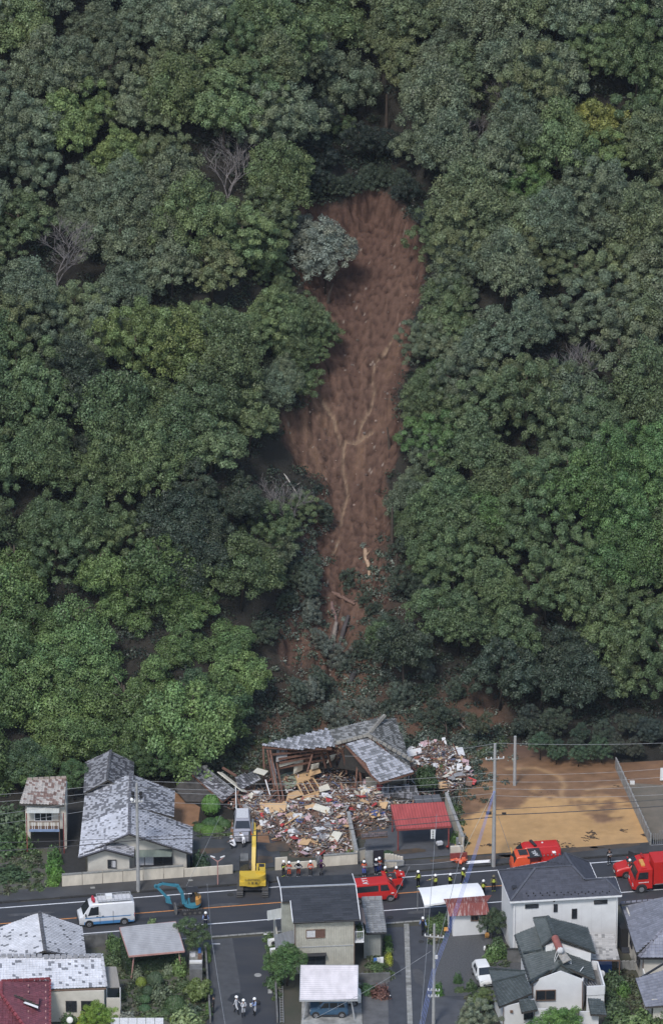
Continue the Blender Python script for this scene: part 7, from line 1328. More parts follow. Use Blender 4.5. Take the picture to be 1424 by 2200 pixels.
# red van with white letters on its roof, beside the beige house: nose to the right
v = Car('fire_van', 'red fire service van with white letters on its roof behind the beige house', 'fire vehicle', W(800, 1932), ROT + math.pi + .02, [(-2.2, .4, .75, .85, .72, .6), (-2.1, .3, .95, 1.1, .84, .76), (-1.55, .28, 1.15, 1.75, .86, .72), (-1.3, .28, 1.15, 1.92, .86, .72), (2.1, .28, 1.15, 1.92, .86, .74), (2.25, .35, 1.1, 1.8, .82, .7)], mats['fire_red'], (-1.5, 1.45), .32)
v.quad([(-2.02, -.72, 1.18), (-2.02, .72, 1.18), (-1.5, .64, 1.78), (-1.5, -.64, 1.78)], 'windscreen', 'glass', .03); v.swin(-1.45, -.6, .05, .85, x0t=-1.25); v.swin(-.4, 1.7, .05, .85)
text(v.T, 'AY1', (.7, .1, 1.965), .75, 'frame_white', (0, 0, HP + math.pi)); v.box((-1.7, .86, .9), (.25, .03, .08), 'marking', 'frame_white'); v.box((2.26, 0, .5), (.1, 1.5, .25), 'bumper', 'machine')
for y in (-.62, .62): v.box((-2.12, y, .85), (.1, .25, .2), 'headlight', 'head')
v2 = Thing('open_boot', 'red vehicle hood and open doors with crew around, right of the lettered red van', 'fire vehicle', W(842, 1906), ROT, local=True)
for nm, c, d, mt in (('body', (0, 0, .75), (1.7, 1.5, .7), 'fire_red'), ('engine_bay', (-.1, 0, 1.13), (.9, 1.1, .08), 'machine'), ('door', (.75, -.1, 1.35), (.75, 1.0, .1), 'fire_red'), ('door', (-.75, 0, 1.3), (.35, 1.3, .12), 'fire_red'), ('bumper', (.9, 0, .4), (.12, 1.4, .2), 'machine')): m = MB(); m.box(c, d, Matrix.Rotation(.2 if nm == 'door' else 0, 3, 'Y')); v2.part(m, nm, mats[mt])
for x in (-.5, .5):
    for y in (-.72, .72): m = MB(); m.cyl((x, y - .08, .3), (x, y + .08, .3), .3, n=14); v2.part(m, 'wheel', mats['tyre'])
for y in (-.3, .35): m = MB(); m.box((.8, y, 1.42), (.15, .12, .04)); v2.part(m, 'marking', mats['frame_white'])
# red command car half hidden behind the white house roof, roof letters
v = Car('fire_car', 'red pumper truck with white roof letters half hidden behind the white house roof', 'fire vehicle', W(1150, 1873), ROT, [(-2.3, .5, .9, 1.0, .85, .7), (-2.2, .35, 1.2, 1.4, .95, .85), (-1.9, .35, 1.3, 1.95, .95, .82), (-1.7, .35, 1.3, 2.05, .95, .82), (-.7, .35, 1.3, 2.05, .95, .82), (-.68, .35, 1.1, 1.2, .95, .9), (2.5, .35, 1.1, 1.2, .95, .9)], mats['orange_red'], (-1.5, 1.6), .36)
v.quad([(-2.14, -.8, 1.45), (-2.14, .8, 1.45), (-1.93, .76, 1.9), (-1.93, -.76, 1.9)], 'windscreen', 'glass', .03); v.box((-1.2, 0, 2.09), (.8, 1.0, .06), 'roof_hatch', 'machine'); v.box((-.25, -.1, 2.0), (1.4, 1.75, .06), 'hose_deck', 'machine'); text(v.T, 'ARL', (-.1, -.25, 2.04), .62, 'frame_white', (0, 0, HP + .25)); v.box((1.3, .1, 1.6), (1.8, 1.5, .7), 'pump_body', 'fire_red'); v.box((.9, -.3, 2.0), (.7, .6, .2), 'equipment_locker', 'fire_red')
for i in range(6): v.box((.3 + i * .35, -.7, 1.98), (.12, .1, .1), 'valve', 'chrome')
for i in range(9): m = MB(); q = V(1.5 + .1 * (i % 3), -.5 + .12 * (i // 3), 2.03); m.cyl(q, q + V(.08, .02, .06), .06, n=8); v.T.part(m, 'hose_coupling', mats['whitep'])
v = Car('fire_car', 'long red roofed fire vehicle standing on the pavement edge behind the lettered one', 'fire vehicle', W(1153, 1852), ROT, [(-2.1, .3, .8, .9, .75, .6), (-1.9, .3, 1.0, 1.25, .84, .7), (-1.4, .28, 1.1, 1.72, .86, .66), (-1.1, .28, 1.1, 1.85, .86, .68), (1.9, .28, 1.1, 1.82, .86, .68), (2.1, .35, 1.0, 1.6, .82, .64)], mats['fire_red'], (-1.3, 1.3), .32)
v.quad([(-1.85, -.65, 1.28), (-1.85, .65, 1.28), (-1.42, .58, 1.7), (-1.42, -.58, 1.7)], 'windscreen', 'glass', .03); v.swin(-1.2, 1.6, .08, .85, x0t=-1.0); v.box((-.4, 0, 1.98), (.25, 1.15, .14), 'light_bar', 'machine', Matrix.Rotation(.25, 3, 'Z')); m = MB(); m.cyl((.5, .1, 1.88), (.5, .1, 1.93), .09, n=10); v.T.part(m, 'roof_vent', mats['whitep'])
# red MPV at the right, nose to the left
v = Car('fire_car', 'bright red people carrier with its driver door open in front of the fire truck', 'fire vehicle', W(1372, 1876), ROT + .05, [(-2.3, .32, .6, .68, .68, .55), (-2.2, .25, .78, .86, .82, .7), (-1.5, .25, .95, 1.05, .88, .76), (-1.15, .25, 1.0, 1.12, .88, .78), (-.25, .25, 1.05, 1.52, .88, .66), (.1, .25, 1.05, 1.6, .88, .66), (1.9, .25, 1.05, 1.58, .88, .66), (2.25, .3, 1.0, 1.3, .84, .64), (2.35, .35, .9, .95, .8, .6)], mats['fire_red'], (-1.4, 1.4), .33)
v.quad([(-1.1, -.72, 1.15), (-1.1, .72, 1.15), (-.3, .6, 1.5), (-.3, -.6, 1.5)], 'windscreen', 'glass', .025); v.swin(-.6, .5, .1, .88, x0t=-.15); v.swin(.6, 1.5, .1, .88); v.swin(1.6, 2.0, .1, .8)
for y in (-.6, .6): v.box((-2.12, y, .72), (.22, .3, .16), 'headlight', 'head'); v.box((-.85, y * 1.62, 1.15), (.12, .2, .14), 'mirror', 'fire_red')
v.box((-2.31, 0, .55), (.03, .8, .12), 'grille', 'machine'); v.box((-2.35, 0, .42), (.03, .33, .16), 'number_plate', 'plate'); v.box((-.45, .95, 1.35), (.75, .05, .75), 'open_door', 'machine', Matrix.Rotation(-.9, 3, 'Z')); m = MB(); m.cyl((.35, -.15, 1.72), (.15, -.15, 1.74), .06, .17, 10); v.T.part(m, 'siren_horn', mats['fire_red']); v.box((.3, .1, 1.7), (.2, .9, .12), 'beacon', 'tail')
for i in range(5): v.box((-.2 + i * .16, -.9, .75), (.1, .02, .1), 'marking', 'frame_white')
# red box fire truck at the right edge
T = Thing('fire_truck', 'red box bodied fire truck with white lettering at the right edge of the road', 'fire truck', W(1390, 1908), ROT + .02, local=True)
def tb(c, d, nm, mt, rot=None, parent=None): m = MB(); m.box(c, d, rot); return T.part(m, nm, mats[mt], parent)
m = MB(); cab = [(-1.5, .45), (-1.55, 1.15), (-1.35, 1.6), (-1.1, 2.25), (-.95, 2.38), (.25, 2.38), (.25, .45)]; m.prism([(x, -.98, z) for x, z in cab], [(x, .98, z) for x, z in cab]); T.part(m, 'cab', mats['fire_red'])
m = MB(); P = [V(-1.38, -.88, 1.62), V(-1.38, .88, 1.62), V(-1.12, .84, 2.22), V(-1.12, -.84, 2.22)]; m.prism([p + V(.02, 0, 0) for p in P], [p - V(.03, 0, -.01) for p in P]); T.part(m, 'windscreen', mats['glass'])
for s in (-1, 1):
    m = MB(); P = [V(-1.15, s * .985, 1.45), V(-.15, s * .985, 1.45), V(-.15, s * .985, 2.15), V(-.98, s * .985, 2.15)]; m.prism([p - V(0, s * .02, 0) for p in P], [p + V(0, s * .015, 0) for p in P]); T.part(m, 'side_window', mats['glass']); tb((-1.5, s * .75, .85), (.12, .26, .26), 'headlight', 'head'); tb((-1.42, s * 1.1, 1.9), (.1, .12, .4), 'mirror', 'machine'); tb((-1.5, s * .9, 1.85), (.05, .3, .05), 'mirror_arm', 'machine')
    for x in (-.75, 2.6): m = MB(); m.cyl((x, s * .78, .4), (x, s * 1.0, .4), .4, n=18); o = T.part(m, 'wheel', mats['tyre']); m = MB(); m.cyl((x, s * .99, .4), (x, s * 1.02, .4), .24, n=12); T.part(m, 'rim', mats['chrome'], o); m = MB(); m.cyl((x, s * .7, .45), (x, s * .99, .45), .52, n=18); T.part(m, 'wheel_arch', mats['machine'])
tb((1.0, 0, .55), (5.0, .9, .25), 'chassis', 'machine'); tb((2.2, 0, 1.95), (3.7, 2.1, 2.3), 'box_body', 'fire_red'); tb((2.2, -1.06, .85), (3.5, .02, .08), 'trim', 'chrome'); tb((-.5, .2, 2.5), (.35, 1.1, .2), 'light_bar', 'orangep'); tb((-.5, 0, 2.43), (.5, 1.5, .06), 'roof_board', 'fire_red'); tb((-1.57, 0, .6), (.1, 1.7, .3), 'bumper', 'fire_red'); tb((-1.6, 0, .55), (.02, .4, .16), 'number_plate', 'plate')
for i in range(8): tb((-1.0 + i * .12, -.992, 1.12), (.085, .012, .09), 'lettering', 'frame_white')
# ---- yellow excavator seen from behind
T = Thing('excavator', 'yellow excavator with dark cab standing in the driveway entrance, arm over the driveway', 'excavator', W(543, 1912), 0, local=True)
def eb(c, d, nm, mt, rot=None, parent=None): m = MB(); m.box(c, d, rot); return T.part(m, nm, mats[mt], parent)
for s in (-1, 1):
    m = MB(); pr = [(-1.7, .35), (-1.55, .1), (-1.3, .0), (1.3, .0), (1.55, .1), (1.7, .35), (1.55, .62), (1.3, .72), (-1.3, .72), (-1.55, .62)]; m.prism([(s * 1.15 - .28, y, z) for y, z in pr], [(s * 1.15 + .28, y, z) for y, z in pr]); tr = T.part(m, 'track', mats['machine'])
    for i in range(12): m = MB(); m.box((s * 1.15, -1.45 + i * .26, .745), (.58, .07, .05)); T.part(m, 'track_shoe', M('track_steel', (.10, .095, .09), .7) if 'track_steel' not in bpy.data.materials else bpy.data.materials['track_steel'], tr)
    for i in range(3): m = MB(); m.box((s * 1.15, -1.66 + .0 * i, .15 + .2 * i), (.58, .06, .06)); T.part(m, 'track_shoe', bpy.data.materials['track_steel'], tr)
eb((0, 0, .55), (1.9, 1.6, .4), 'undercarriage', 'machine'); m = MB(); m.cyl((0, 0, .7), (0, 0, .95), .7, n=20); T.part(m, 'slew_ring', mats['machine'])
eb((0, .2, 1.15), (2.4, 2.6, .4), 'deck', 'exy'); m = MB(); arc = [(1.22 * math.cos(a), -.35 - .95 * math.sin(a) * 1.0) for a in np.linspace(0.0, math.pi, 13)]; arc = [(1.2, .1)] + arc + [(-1.2, .1)]
m.prism([(x * .93, y * .97, .95) for x, y in arc], [(x, y, 1.35) for x, y in arc]); m.prism([(x, y, 1.351) for x, y in arc], [(x * .99, y * .98, 1.9) for x, y in arc]); cw = T.part(m, 'counterweight', mats['exy'], smooth=True, ang=35)
text(T, 'SUMITOMO', (0, -1.33, 1.68), .27, 'machine', (HP * .98, 0, 0), cw); text(T, '三 宝 興', (0, -1.34, 1.38), .26, 'machine', (HP * .98, 0, 0), cw)
eb((.75, .3, 1.75), (.8, 1.5, .8), 'engine_hood', 'exy'); eb((.8, 1.2, 1.5), (.6, .7, .5), 'tool_box', 'exy'); eb((.8, .6, 2.18), (.5, .5, .06), 'hood_vent', 'machine'); m = MB(); m.cyl((.55, -.3, 2.1), (.55, -.3, 2.5), .05, n=8); T.part(m, 'exhaust', mats['machine'])
m = MB(); cb = [(-1.2, .1), (-.35, .1), (-.35, 1.75), (-1.2, 1.75)]; m.prism([(x, y, 1.35) for x, y in cb], [(x * .97, y * .96 + .04, 2.85) for x, y in cb]); T.part(m, 'cab', mats['machine']); eb((-.77, .1, 2.3), (.7, .03, .8), 'rear_window', 'glass'); eb((-1.2, .9, 2.25), (.03, 1.2, .9), 'side_window', 'glass'); eb((-.77, .9, 2.88), (.75, 1.4, .05), 'cab_roof', 'concrete_dark')
m = MB(); pth = [V(.05, 1.0, 1.4), V(.1, 2.2, 3.1), V(.1, 3.6, 4.0), V(.05, 5.2, 3.9)]
for a, b_, w0 in zip(pth[:-1], pth[1:], (.5, .46, .36)): m.bar(a - (b_ - a) * .04, b_ + (b_ - a) * .04, .36, w0)
T.part(m, 'boom', mats['exy']); m = MB(); m.bar((.0, 5.0, 4.1), (-.05, 6.8, 2.6), .3, .42); T.part(m, 'arm', mats['exy']); m = MB(); m.tube([(-.05, 3.0, 4.25), (-.03, 5.3, 4.45)], .09, 8); T.part(m, 'hydraulic_ram', mats['chrome']); m = MB(); m.tube([(.3, 1.6, 1.6), (.3, 3.0, 3.3)], .09, 8); T.part(m, 'hydraulic_ram', mats['machine']); m = MB(); m.tube([(.02, 5.2, 4.35), (-.02, 6.5, 3.3)], .08, 8); T.part(m, 'hydraulic_ram', mats['machine'])
eb((-.05, 6.95, 2.3), (.35, .35, .5), 'linkage', 'orange_red'); m = MB(); m.prism([(-.45, 6.7, 1.4), (.35, 6.7, 1.4), (.35, 7.5, 1.5), (-.45, 7.5, 1.5)], [(-.45, 6.9, 2.1), (.35, 6.9, 2.1), (.35, 7.4, 2.1), (-.45, 7.4, 2.1)]); T.part(m, 'bucket', mats['machine'])
# ---- small teal excavator with orange counterweight, facing left
T = Thing('mini_excavator', 'small teal excavator with yellow orange engine cover on the road', 'excavator', W(411, 1958), ROT, local=True)
for s in (-1, 1):
    m = MB(); pr = [(-1.1, .22), (-.95, .05), (-.8, .0), (.8, 0), (.95, .05), (1.1, .22), (.95, .42), (.8, .48), (-.8, .48), (-.95, .42)]; m.prism([(x, s * .65 - .17, z) for x, z in pr], [(x, s * .65 + .17, z) for x, z in pr]); tr = T.part(m, 'track', mats['machine'])
    for i in range(9): m = MB(); m.box((-.85 + i * .21, s * .65, .5), (.06, .36, .04)); T.part(m, 'track_shoe', bpy.data.materials['track_steel'], tr)
    for i in range(4): m = MB(); m.cyl((-.7 + i * .46, s * .65 - s * 0 - .18 * -s, .2), (-.7 + i * .46, s * .65 + .19 * s, .2), .13, n=10); T.part(m, 'track_roller', bpy.data.materials['track_steel'], tr)
eb((0, 0, .4), (1.0, 1.0, .25), 'undercarriage', 'machine'); m = MB(); m.cyl((0, 0, .5), (0, 0, .66), .4, n=16); T.part(m, 'slew_ring', mats['machine']); m = MB(); m.cyl((.1, 0, .66), (.1, 0, .95), .78, n=20); T.part(m, 'deck', mats['teal'], smooth=True, ang=40)
m = MB(); ar = [(.1 + .82 * math.cos(a), .82 * math.sin(a)) for a in np.linspace(-1.25, 1.25, 9)]; ar += [(.35, .7), (.35, -.7)]; m.prism([(x, y, .95) for x, y in ar], [(x * .97, y, 1.5) for x, y in ar]); T.part(m, 'engine_cover', mats['orangep'], smooth=True, ang=40)
eb((.15, .05, 1.25), (.5, .55, .5), 'seat', 'machine'); eb((.2, .05, 1.55), (.18, .5, .5), 'seat_back', 'machine'); eb((.1, 0, 2.2), (1.1, 1.05, .07), 'canopy_roof', 'machine')
for x, y in ((-.4, .45), (-.4, -.45), (.6, .45), (.6, -.45)): m = MB(); m.tube([(x, y, 1.0), (x, y, 2.2)], .035, 5); T.part(m, 'canopy_post', mats['machine'])
for y in (-.15, .15): m = MB(); m.tube([(-.35, y, .95), (-.4, y, 1.4)], .02, 5); T.part(m, 'control_lever', mats['machine'])
bp = [V(-.7, -.05, .9), V(-.85, -.05, 2.0), V(-1.25, -.05, 2.75), V(-2.6, -.05, 3.1)]
m = MB()
for a, b_, w0 in zip(bp[:-1], bp[1:], (.3, .3, .24)): m.bar(a - (b_ - a) * .05, b_ + (b_ - a) * .05, .2, w0)
T.part(m, 'boom', mats['teal']); m = MB(); m.bar((-3.3, -.05, 3.0), (-2.2, -.05, 1.6), .16, .22); m.bar((-2.6, -.05, 3.1), (-3.35, -.05, 2.75), .16, .2); T.part(m, 'arm', mats['teal']); m = MB(); m.tube([(-1.5, -.05, 3.05), (-2.9, -.05, 3.25)], .05, 6); T.part(m, 'hydraulic_ram', mats['blackp']); m = MB(); m.tube([(-3.1, .1, 2.6), (-2.3, .1, 1.8)], .05, 6); T.part(m, 'hydraulic_ram', mats['chrome'])
m = MB(); m.prism([(-2.35, -.3, 1.2), (-2.35, .25, 1.2), (-1.8, .25, 1.0), (-1.8, -.3, 1.0)], [(-2.3, -.3, 1.65), (-2.3, .25, 1.65), (-1.95, .25, 1.6), (-1.95, -.3, 1.6)]); T.part(m, 'bucket', mats['teal'])
m = MB()
m.box((-1.45, 0, .35), (.12, 1.5, .5), Matrix.Rotation(.15, 3, 'Y')); T.part(m, 'dozer_blade', mats['concrete_dark'])
for y in (-.4, .4): m = MB(); m.bar((-1.4, y, .35), (-.5, y, .35), .1, .1); T.part(m, 'blade_arm', mats['machine'])
# ------------------------------------------------------------------ people
mats.update(skin=M('skin', (.42, .26, .19), .6, (6, .05)), suit_white=M('suit_white', (.8, .8, .84), .8, (4, .08)), orange_suit=M('orange_suit', (.62, .10, .035), .75, (4, .1)), navy=M('navy_cloth', (.025, .03, .075), .8, (4, .15)), royal=M('royal_cloth', (.06, .11, .42), .8, (4, .1)), khaki=M('khaki_coat', (.17, .15, .09), .8, (4, .12)), black_cloth=M('black_cloth', (.018, .018, .022), .8, (4, .15)),
 purple=M('purple_cloth', (.10, .03, .12), .8, (4, .1)), grey_tr=M('grey_trousers', (.33, .33, .35), .8), reflect=M('yellow_reflector', (.55, .62, .10), .5), silverband=M('silver_band', (.6, .6, .62), .4), helmet_white=M('helmet_white', (.75, .75, .75), .3, spec=.6), boots=M('boots', (.015, .015, .018), .6), bluesh=M('blue_shirt', (.22, .30, .55), .8), whitesh=M('white_coat', (.66, .67, .70), .8), hair=M('black_hair', (.012, .01, .01), .6))
POSES = {}
def pose_joints(kind):
    J = dict(pel=(0, 0, .93), sp=(0, .01, 1.12), ch=(0, 0, 1.32), nk=(0, .01, 1.47), hd0=(0, -.01, 1.56), hd1=(0, -.01, 1.66), nose=(0, -.115, 1.59))
    legs = {}; arms = {}
    for s in (-1, 1):
        hx = s * .095; legs[s] = [(hx, 0, .88), (hx * 1.05, -.01, .48), (hx * 1.1, .02, .09), (hx * 1.25, -.13, .035)]
        arms[s] = [(s * .18, .0, 1.41), (s * .25, .03, 1.15), (s * .26, -.06, .92)]
    if kind == 'walk': legs[-1] = [(-.095, 0, .88), (-.1, -.2, .52), (-.1, -.24, .09), (-.11, -.38, .04)]; legs[1] = [(.095, 0, .88), (.1, .08, .48), (.1, .3, .12), (.11, .2, .035)]; arms[-1][2] = (-.27, .16, .95); arms[1][2] = (.27, -.22, .98)
    if kind == 'front': arms[-1] = [(-.18, 0, 1.41), (-.24, -.04, 1.16), (-.1, -.25, 1.12)]; arms[1] = [(.18, 0, 1.41), (.24, -.04, 1.16), (.1, -.26, 1.14)]
    if kind == 'hips': arms[-1] = [(-.18, 0, 1.41), (-.36, .04, 1.2), (-.18, -.08, 1.02)]; arms[1] = [(.18, 0, 1.41), (.36, .04, 1.2), (.18, -.08, 1.02)]
    if kind == 'point': arms[1] = [(.18, 0, 1.41), (.42, -.05, 1.3), (.66, -.12, 1.24)]; arms[-1] = [(-.18, 0, 1.41), (-.24, -.04, 1.16), (-.1, -.25, 1.12)]
    if kind == 'bend':
        for k, v_ in dict(sp=(0, -.12, 1.02), ch=(0, -.33, 1.14), nk=(0, -.46, 1.18), hd0=(0, -.55, 1.17), hd1=(0, -.64, 1.17), nose=(0, -.6, 1.06)).items(): J[k] = v_
        for s in (-1, 1): arms[s] = [(s * .18, -.4, 1.13), (s * .2, -.46, .86), (s * .14, -.6, .66)]
    if kind == 'crouch':
        for k, v_ in dict(pel=(0, .1, .36), sp=(0, .03, .55), ch=(0, -.1, .73), nk=(0, -.18, .86), hd0=(0, -.24, .93), hd1=(0, -.27, 1.03), nose=(0, -.36, .94)).items(): J[k] = v_
        for s in (-1, 1): legs[s] = [(s * .1, .1, .34), (s * .17, -.3, .5), (s * .15, -.08, .09), (s * .16, -.24, .035)]; arms[s] = [(s * .18, -.12, .82), (s * .26, -.3, .66), (s * .15, -.52, .55)]
    return J, legs, arms
def body_mesh(kind):
    if kind in POSES: return POSES[kind]
    J, legs, arms = pose_joints(kind); vs = []; es = []; rad = []; reg = []
    def v(p, r, g_): vs.append(p); rad.append(r); reg.append(g_); return len(vs) - 1
    pel = v(J['pel'], (.14, .105), 2); sp = v(J['sp'], (.13, .10), 1); ch = v(J['ch'], (.155, .11), 1); nk = v(J['nk'], (.055, .055), 0); h0 = v(J['hd0'], (.082, .09), 0); h1 = v(J['hd1'], (.075, .085), 0); ns = v(J['nose'], (.014, .014), 0)
    es += [(pel, sp), (sp, ch), (ch, nk), (nk, h0), (h0, h1), (h0, ns)]
    for s in (-1, 1):
        L = legs[s]; a = v(L[0], (.085, .085), 2); b = v(L[1], (.06, .06), 2); c = v(L[2], (.042, .045), 3); d = v(L[3], (.04, .03), 3); es += [(pel, a), (a, b), (b, c), (c, d)]
        A = arms[s]; e = v(A[0], (.06, .06), 1); f = v(A[1], (.045, .045), 1); w_ = v(A[2], (.03, .028), 1); dr = (Vector(A[2]) - Vector(A[1])).normalized(); pm = Vector(A[2]) + dr * .07; p_ = v(tuple(pm), (.036, .02), 0); es += [(ch, e), (e, f), (f, w_), (w_, p_)]
        sd_ = dr.cross(V(0, 1, 0.2)).normalized()
        for k, ln in enumerate((.07, .082, .076, .06)):
            o = sd_ * (k - 1.5) * .021; k1 = v(tuple(pm + o + dr * (.03 + ln * .45)), (.0085, .0085), 0); k2 = v(tuple(pm + o + dr * (.03 + ln * .85) + V(0, -.018, -.004)), (.0075, .0075), 0); es += [(p_, k1), (k1, k2)]
        t1 = v(tuple(Vector(A[2]) + dr * .035 + sd_ * -.045 * 1), (.010, .010), 0); t2 = v(tuple(Vector(A[2]) + dr * .075 + sd_ * -.062), (.0085, .0085), 0); es += [(w_, t1), (t1, t2)]
    me = bpy.data.meshes.new('body'); me.from_pydata(vs, es, []); o = bpy.data.objects.new('tmp', me); C.objects.link(o)
    m = o.modifiers.new('s', 'SKIN'); m.use_smooth_shade = True
    for i, sv in enumerate(me.skin_vertices[0].data): sv.radius = rad[i]; sv.use_root = (i == 0)
    m2 = o.modifiers.new('d', 'SUBSURF'); m2.levels = 1; m2.render_levels = 1
    bpy.context.view_layer.update(); ev = bpy.data.meshes.new_from_object(o.evaluated_get(bpy.context.evaluated_depsgraph_get())); bpy.data.objects.remove(o)
    # label faces by the nearest bone
    seg = [(Vector(vs[a]), Vector(vs[b]), reg[b] if reg[b] != 0 or reg[a] == 0 else reg[b]) for a, b in es]; idx = []
    for p in ev.polygons:
        c = p.center; best = 1e9; g_ = 1
        for a, b, r_ in seg:
            d = b - a; t = max(0, min(1, (c - a).dot(d) / max(1e-9, d.length_squared))); dd = (c - a - d * t).length
            if dd < best: best = dd; g_ = r_
        idx.append(g_)
    ev.materials.clear(); [ev.materials.append(mats['skin']) for _ in range(4)]; ev.polygons.foreach_set('material_index', idx); ev.name = 'body'; POSES[kind] = (ev, J, legs, arms); return POSES[kind]
def ring(mb, c, rx, ry, h, mi=0, n=14, tilt=None):
    c = Vector(c); P = []
    for z in (-h / 2, h / 2):
        for i in range(n): a = 2 * math.pi * i / n; q = V(rx * math.cos(a), ry * math.sin(a), z); q = (tilt @ q) if tilt else q; P.append(c + q)
    mb.add(P, [(i, (i + 1) % n, n + (i + 1) % n, n + i) for i in range(n)], mi)
def person(px, py, yaw, pose, top, bottom, label, vest=None, helmet='helmet_white', belt=None, sleeves=None, z=0.0, sc=1.0, group=None, boots='boots', loc=None, extra=None):
    me, J, legs, arms = body_mesh(pose); p = loc or W(px, py, z); T = Thing('person', label, 'person', p, math.radians(yaw), group, local=True); T.root.scale = (sc, sc, sc)
    m = me.copy()
    for k, nm in enumerate(('skin', top, bottom, boots)): m.materials[k] = mats[nm]; o = link(bpy.data.objects.new('body', m)); o.parent = T.root
    h0, h1 = Vector(J['hd0']), Vector(J['hd1']); up = (h1 - h0).normalized(); q = up.to_track_quat('Z', 'Y').to_matrix(); fw = (Vector(J['nose']) - h0).normalized()
    if helmet:
        mb = MB(); c = h1 + up * .0; mb.ell(c, (.135, .15, .14), 14, 6, q, 0, .56); ring(mb, c - up * .02, .165, .185, .012, tilt=q); T.part(mb, 'helmet', mats[helmet], smooth=True, ang=50)
        if vest in ('coat', 'band'): mb = MB(); ring(mb, c - up * .1 - fw * .03, .11, .12, .16, tilt=q); T.part(mb, 'neck_guard', mats['black_cloth'])
    else: mb = MB(); mb.ell(h1 - fw * .015, (.10, .11, .11), 12, 6, q, 0, .6); T.part(mb, 'hair', mats['hair'], smooth=True)
    mb = MB()
    for s in (-1, 1): e = h0 + up * .03 + fw * .082 + up.cross(fw) * s * .034; mb.ell(e, (.014, .012, .009), 6, 4)
    mb.box(h0 - up * .045 + fw * .088, (.05, .012, .01)); T.part(mb, 'eyes_and_mouth', mats['hair'])
    mb = MB(); [mb.ell(h0 + up * .01 + up.cross(fw) * s * .092 - fw * .01, (.016, .028, .038), 6, 4) for s in (-1, 1)]; T.part(mb, 'ears', mats['skin'])
    ch, sp, pl = Vector(J['ch']), Vector(J['sp']), Vector(J['pel']); ax = (ch - sp).normalized(); tq = ax.to_track_quat('Z', 'Y').to_matrix()
    bm = vest == 'coat'; col = 'reflect' if vest in ('coat', 'hi') else 'silverband'
    if vest:
        mb = MB(); ring(mb, ch.lerp(sp, .45), .185, .145, .06, tilt=tq); ring(mb, ch.lerp(sp, .95), .175, .14, .05, tilt=tq)
        if vest == 'coat': mb.box(ch.lerp(sp, .35) + V(0, .13, 0), (.17, .05, .30), tq); mb.box(ch.lerp(sp, .35) + V(0, -.13, 0), (.12, .03, .25), tq)
        T.part(mb, 'reflective_band', mats[col])
        mb = MB()
        for s in (-1, 1):
            a, b_ = Vector(legs[s][1]), Vector(legs[s][2]); t = .72; mb.cyl(a.lerp(b_, t), a.lerp(b_, t + .14), .062, n=10, cap=False)
            a, b_ = Vector(arms[s][1]), Vector(arms[s][2]); mb.cyl(a.lerp(b_, .35), a.lerp(b_, .55), .056, n=10, cap=False)
        T.part(mb, 'cuff_band', mats[col])
    if belt: mb = MB(); ring(mb, pl + V(0, 0, .1), .165, .13, .06); T.part(mb, 'belt', mats[belt])
    if sleeves:
        for s in (-1, 1): mb = MB(); mb.tube([arms[s][0], arms[s][1], arms[s][2]], [.068, .055, .04], 8); T.part(mb, 'sleeve', mats[sleeves])
    if extra: extra(T, J, arms)
    return T
def hold(mat, s, name):
    def f(T, J, arms): mb = MB(); c = Vector(arms[-1][2]) + V(.06, -.1, 0); mb.box(c, s, .2); T.part(mb, name, mats[mat])
    return f
# three investigators in white in the side street, bottom
person(508, 2179, 60, 'walk', 'suit_white', 'suit_white', 'leftmost of three people in white overalls and helmets in the left side street', sc=1.02)
person(523, 2186, 20, 'front', 'suit_white', 'suit_white', 'middle one of three people in white overalls in the side street, holding something', sc=1.02, extra=hold('blackp', (.14, .1, .1), 'held_camera'))
person(547, 2183, -60, 'front', 'suit_white', 'suit_white', 'rightmost of three people in white overalls in the side street, with a clipboard', sc=1.02, sleeves='bluesh', extra=hold('whitep', (.22, .03, .3), 'clipboard'))
mb = MB(); q = W(554, 2155, .25); mb.ell(q, (.22, .16, .26), 10, 6); solo(mb, 'dark_bag', mats['black_cloth'], tuple(q), 'round black bag on the ground behind the three people in white', 'bag')
# police
person(442, 1997, 180, 'stand', 'navy', 'navy', 'police officer in dark blue with white helmet by the garden corner, seen from behind', sleeves='bluesh', belt='whitep')
person(908, 2008, 10, 'walk', 'navy', 'navy', 'police officer in a navy vest and blue sleeves walking in the right side street', sleeves='bluesh')
# two in white working at the silver car
person(503, 1824, -120, 'crouch', 'suit_white', 'suit_white', 'person in white overalls crouching left of the silver car nose', sc=1.1)
person(524, 1822, -150, 'bend', 'suit_white', 'suit_white', 'person in white overalls bending down before the silver car', sc=1.05)
# line of rescuers behind the beige house
person(609, 1886, 40, 'front', 'black_cloth', 'black_cloth', 'firefighter in black with yellow bands, leftmost of the pavement row', vest='hi')
person(621, 1888, 175, 'front', 'orange_suit', 'orange_suit', 'rescuer in full orange with a white helmet, next to the leftmost firefighter', belt='navy', vest='band')
person(641, 1887, 170, 'hips', 'navy', 'orange_suit', 'rescuer in dark blue jacket and orange trousers with hands on hips', vest='band', sleeves='navy')
person(667, 1886, 175, 'stand', 'orange_suit', 'black_cloth', 'rescuer in orange jacket and black trousers in the middle of the pavement row', vest='band')
person(684, 1868, 180, 'stand', 'whitesh', 'whitesh', 'person in a long white coat and white helmet close to the cream wall')
person(690, 1885, 175, 'hips', 'purple', 'grey_tr', 'person in a purple top, grey trousers and purple cap', helmet='purple')
person(782, 1886, 185, 'front', 'orange_suit', 'royal', 'rescuer in orange jacket and blue trousers standing left of the gateway pair', vest='band', belt='navy')
person(808, 1882, 170, 'stand', 'navy', 'royal', 'rescuer in navy jacket and blue trousers, left one of the pair by the gateway', vest='band')
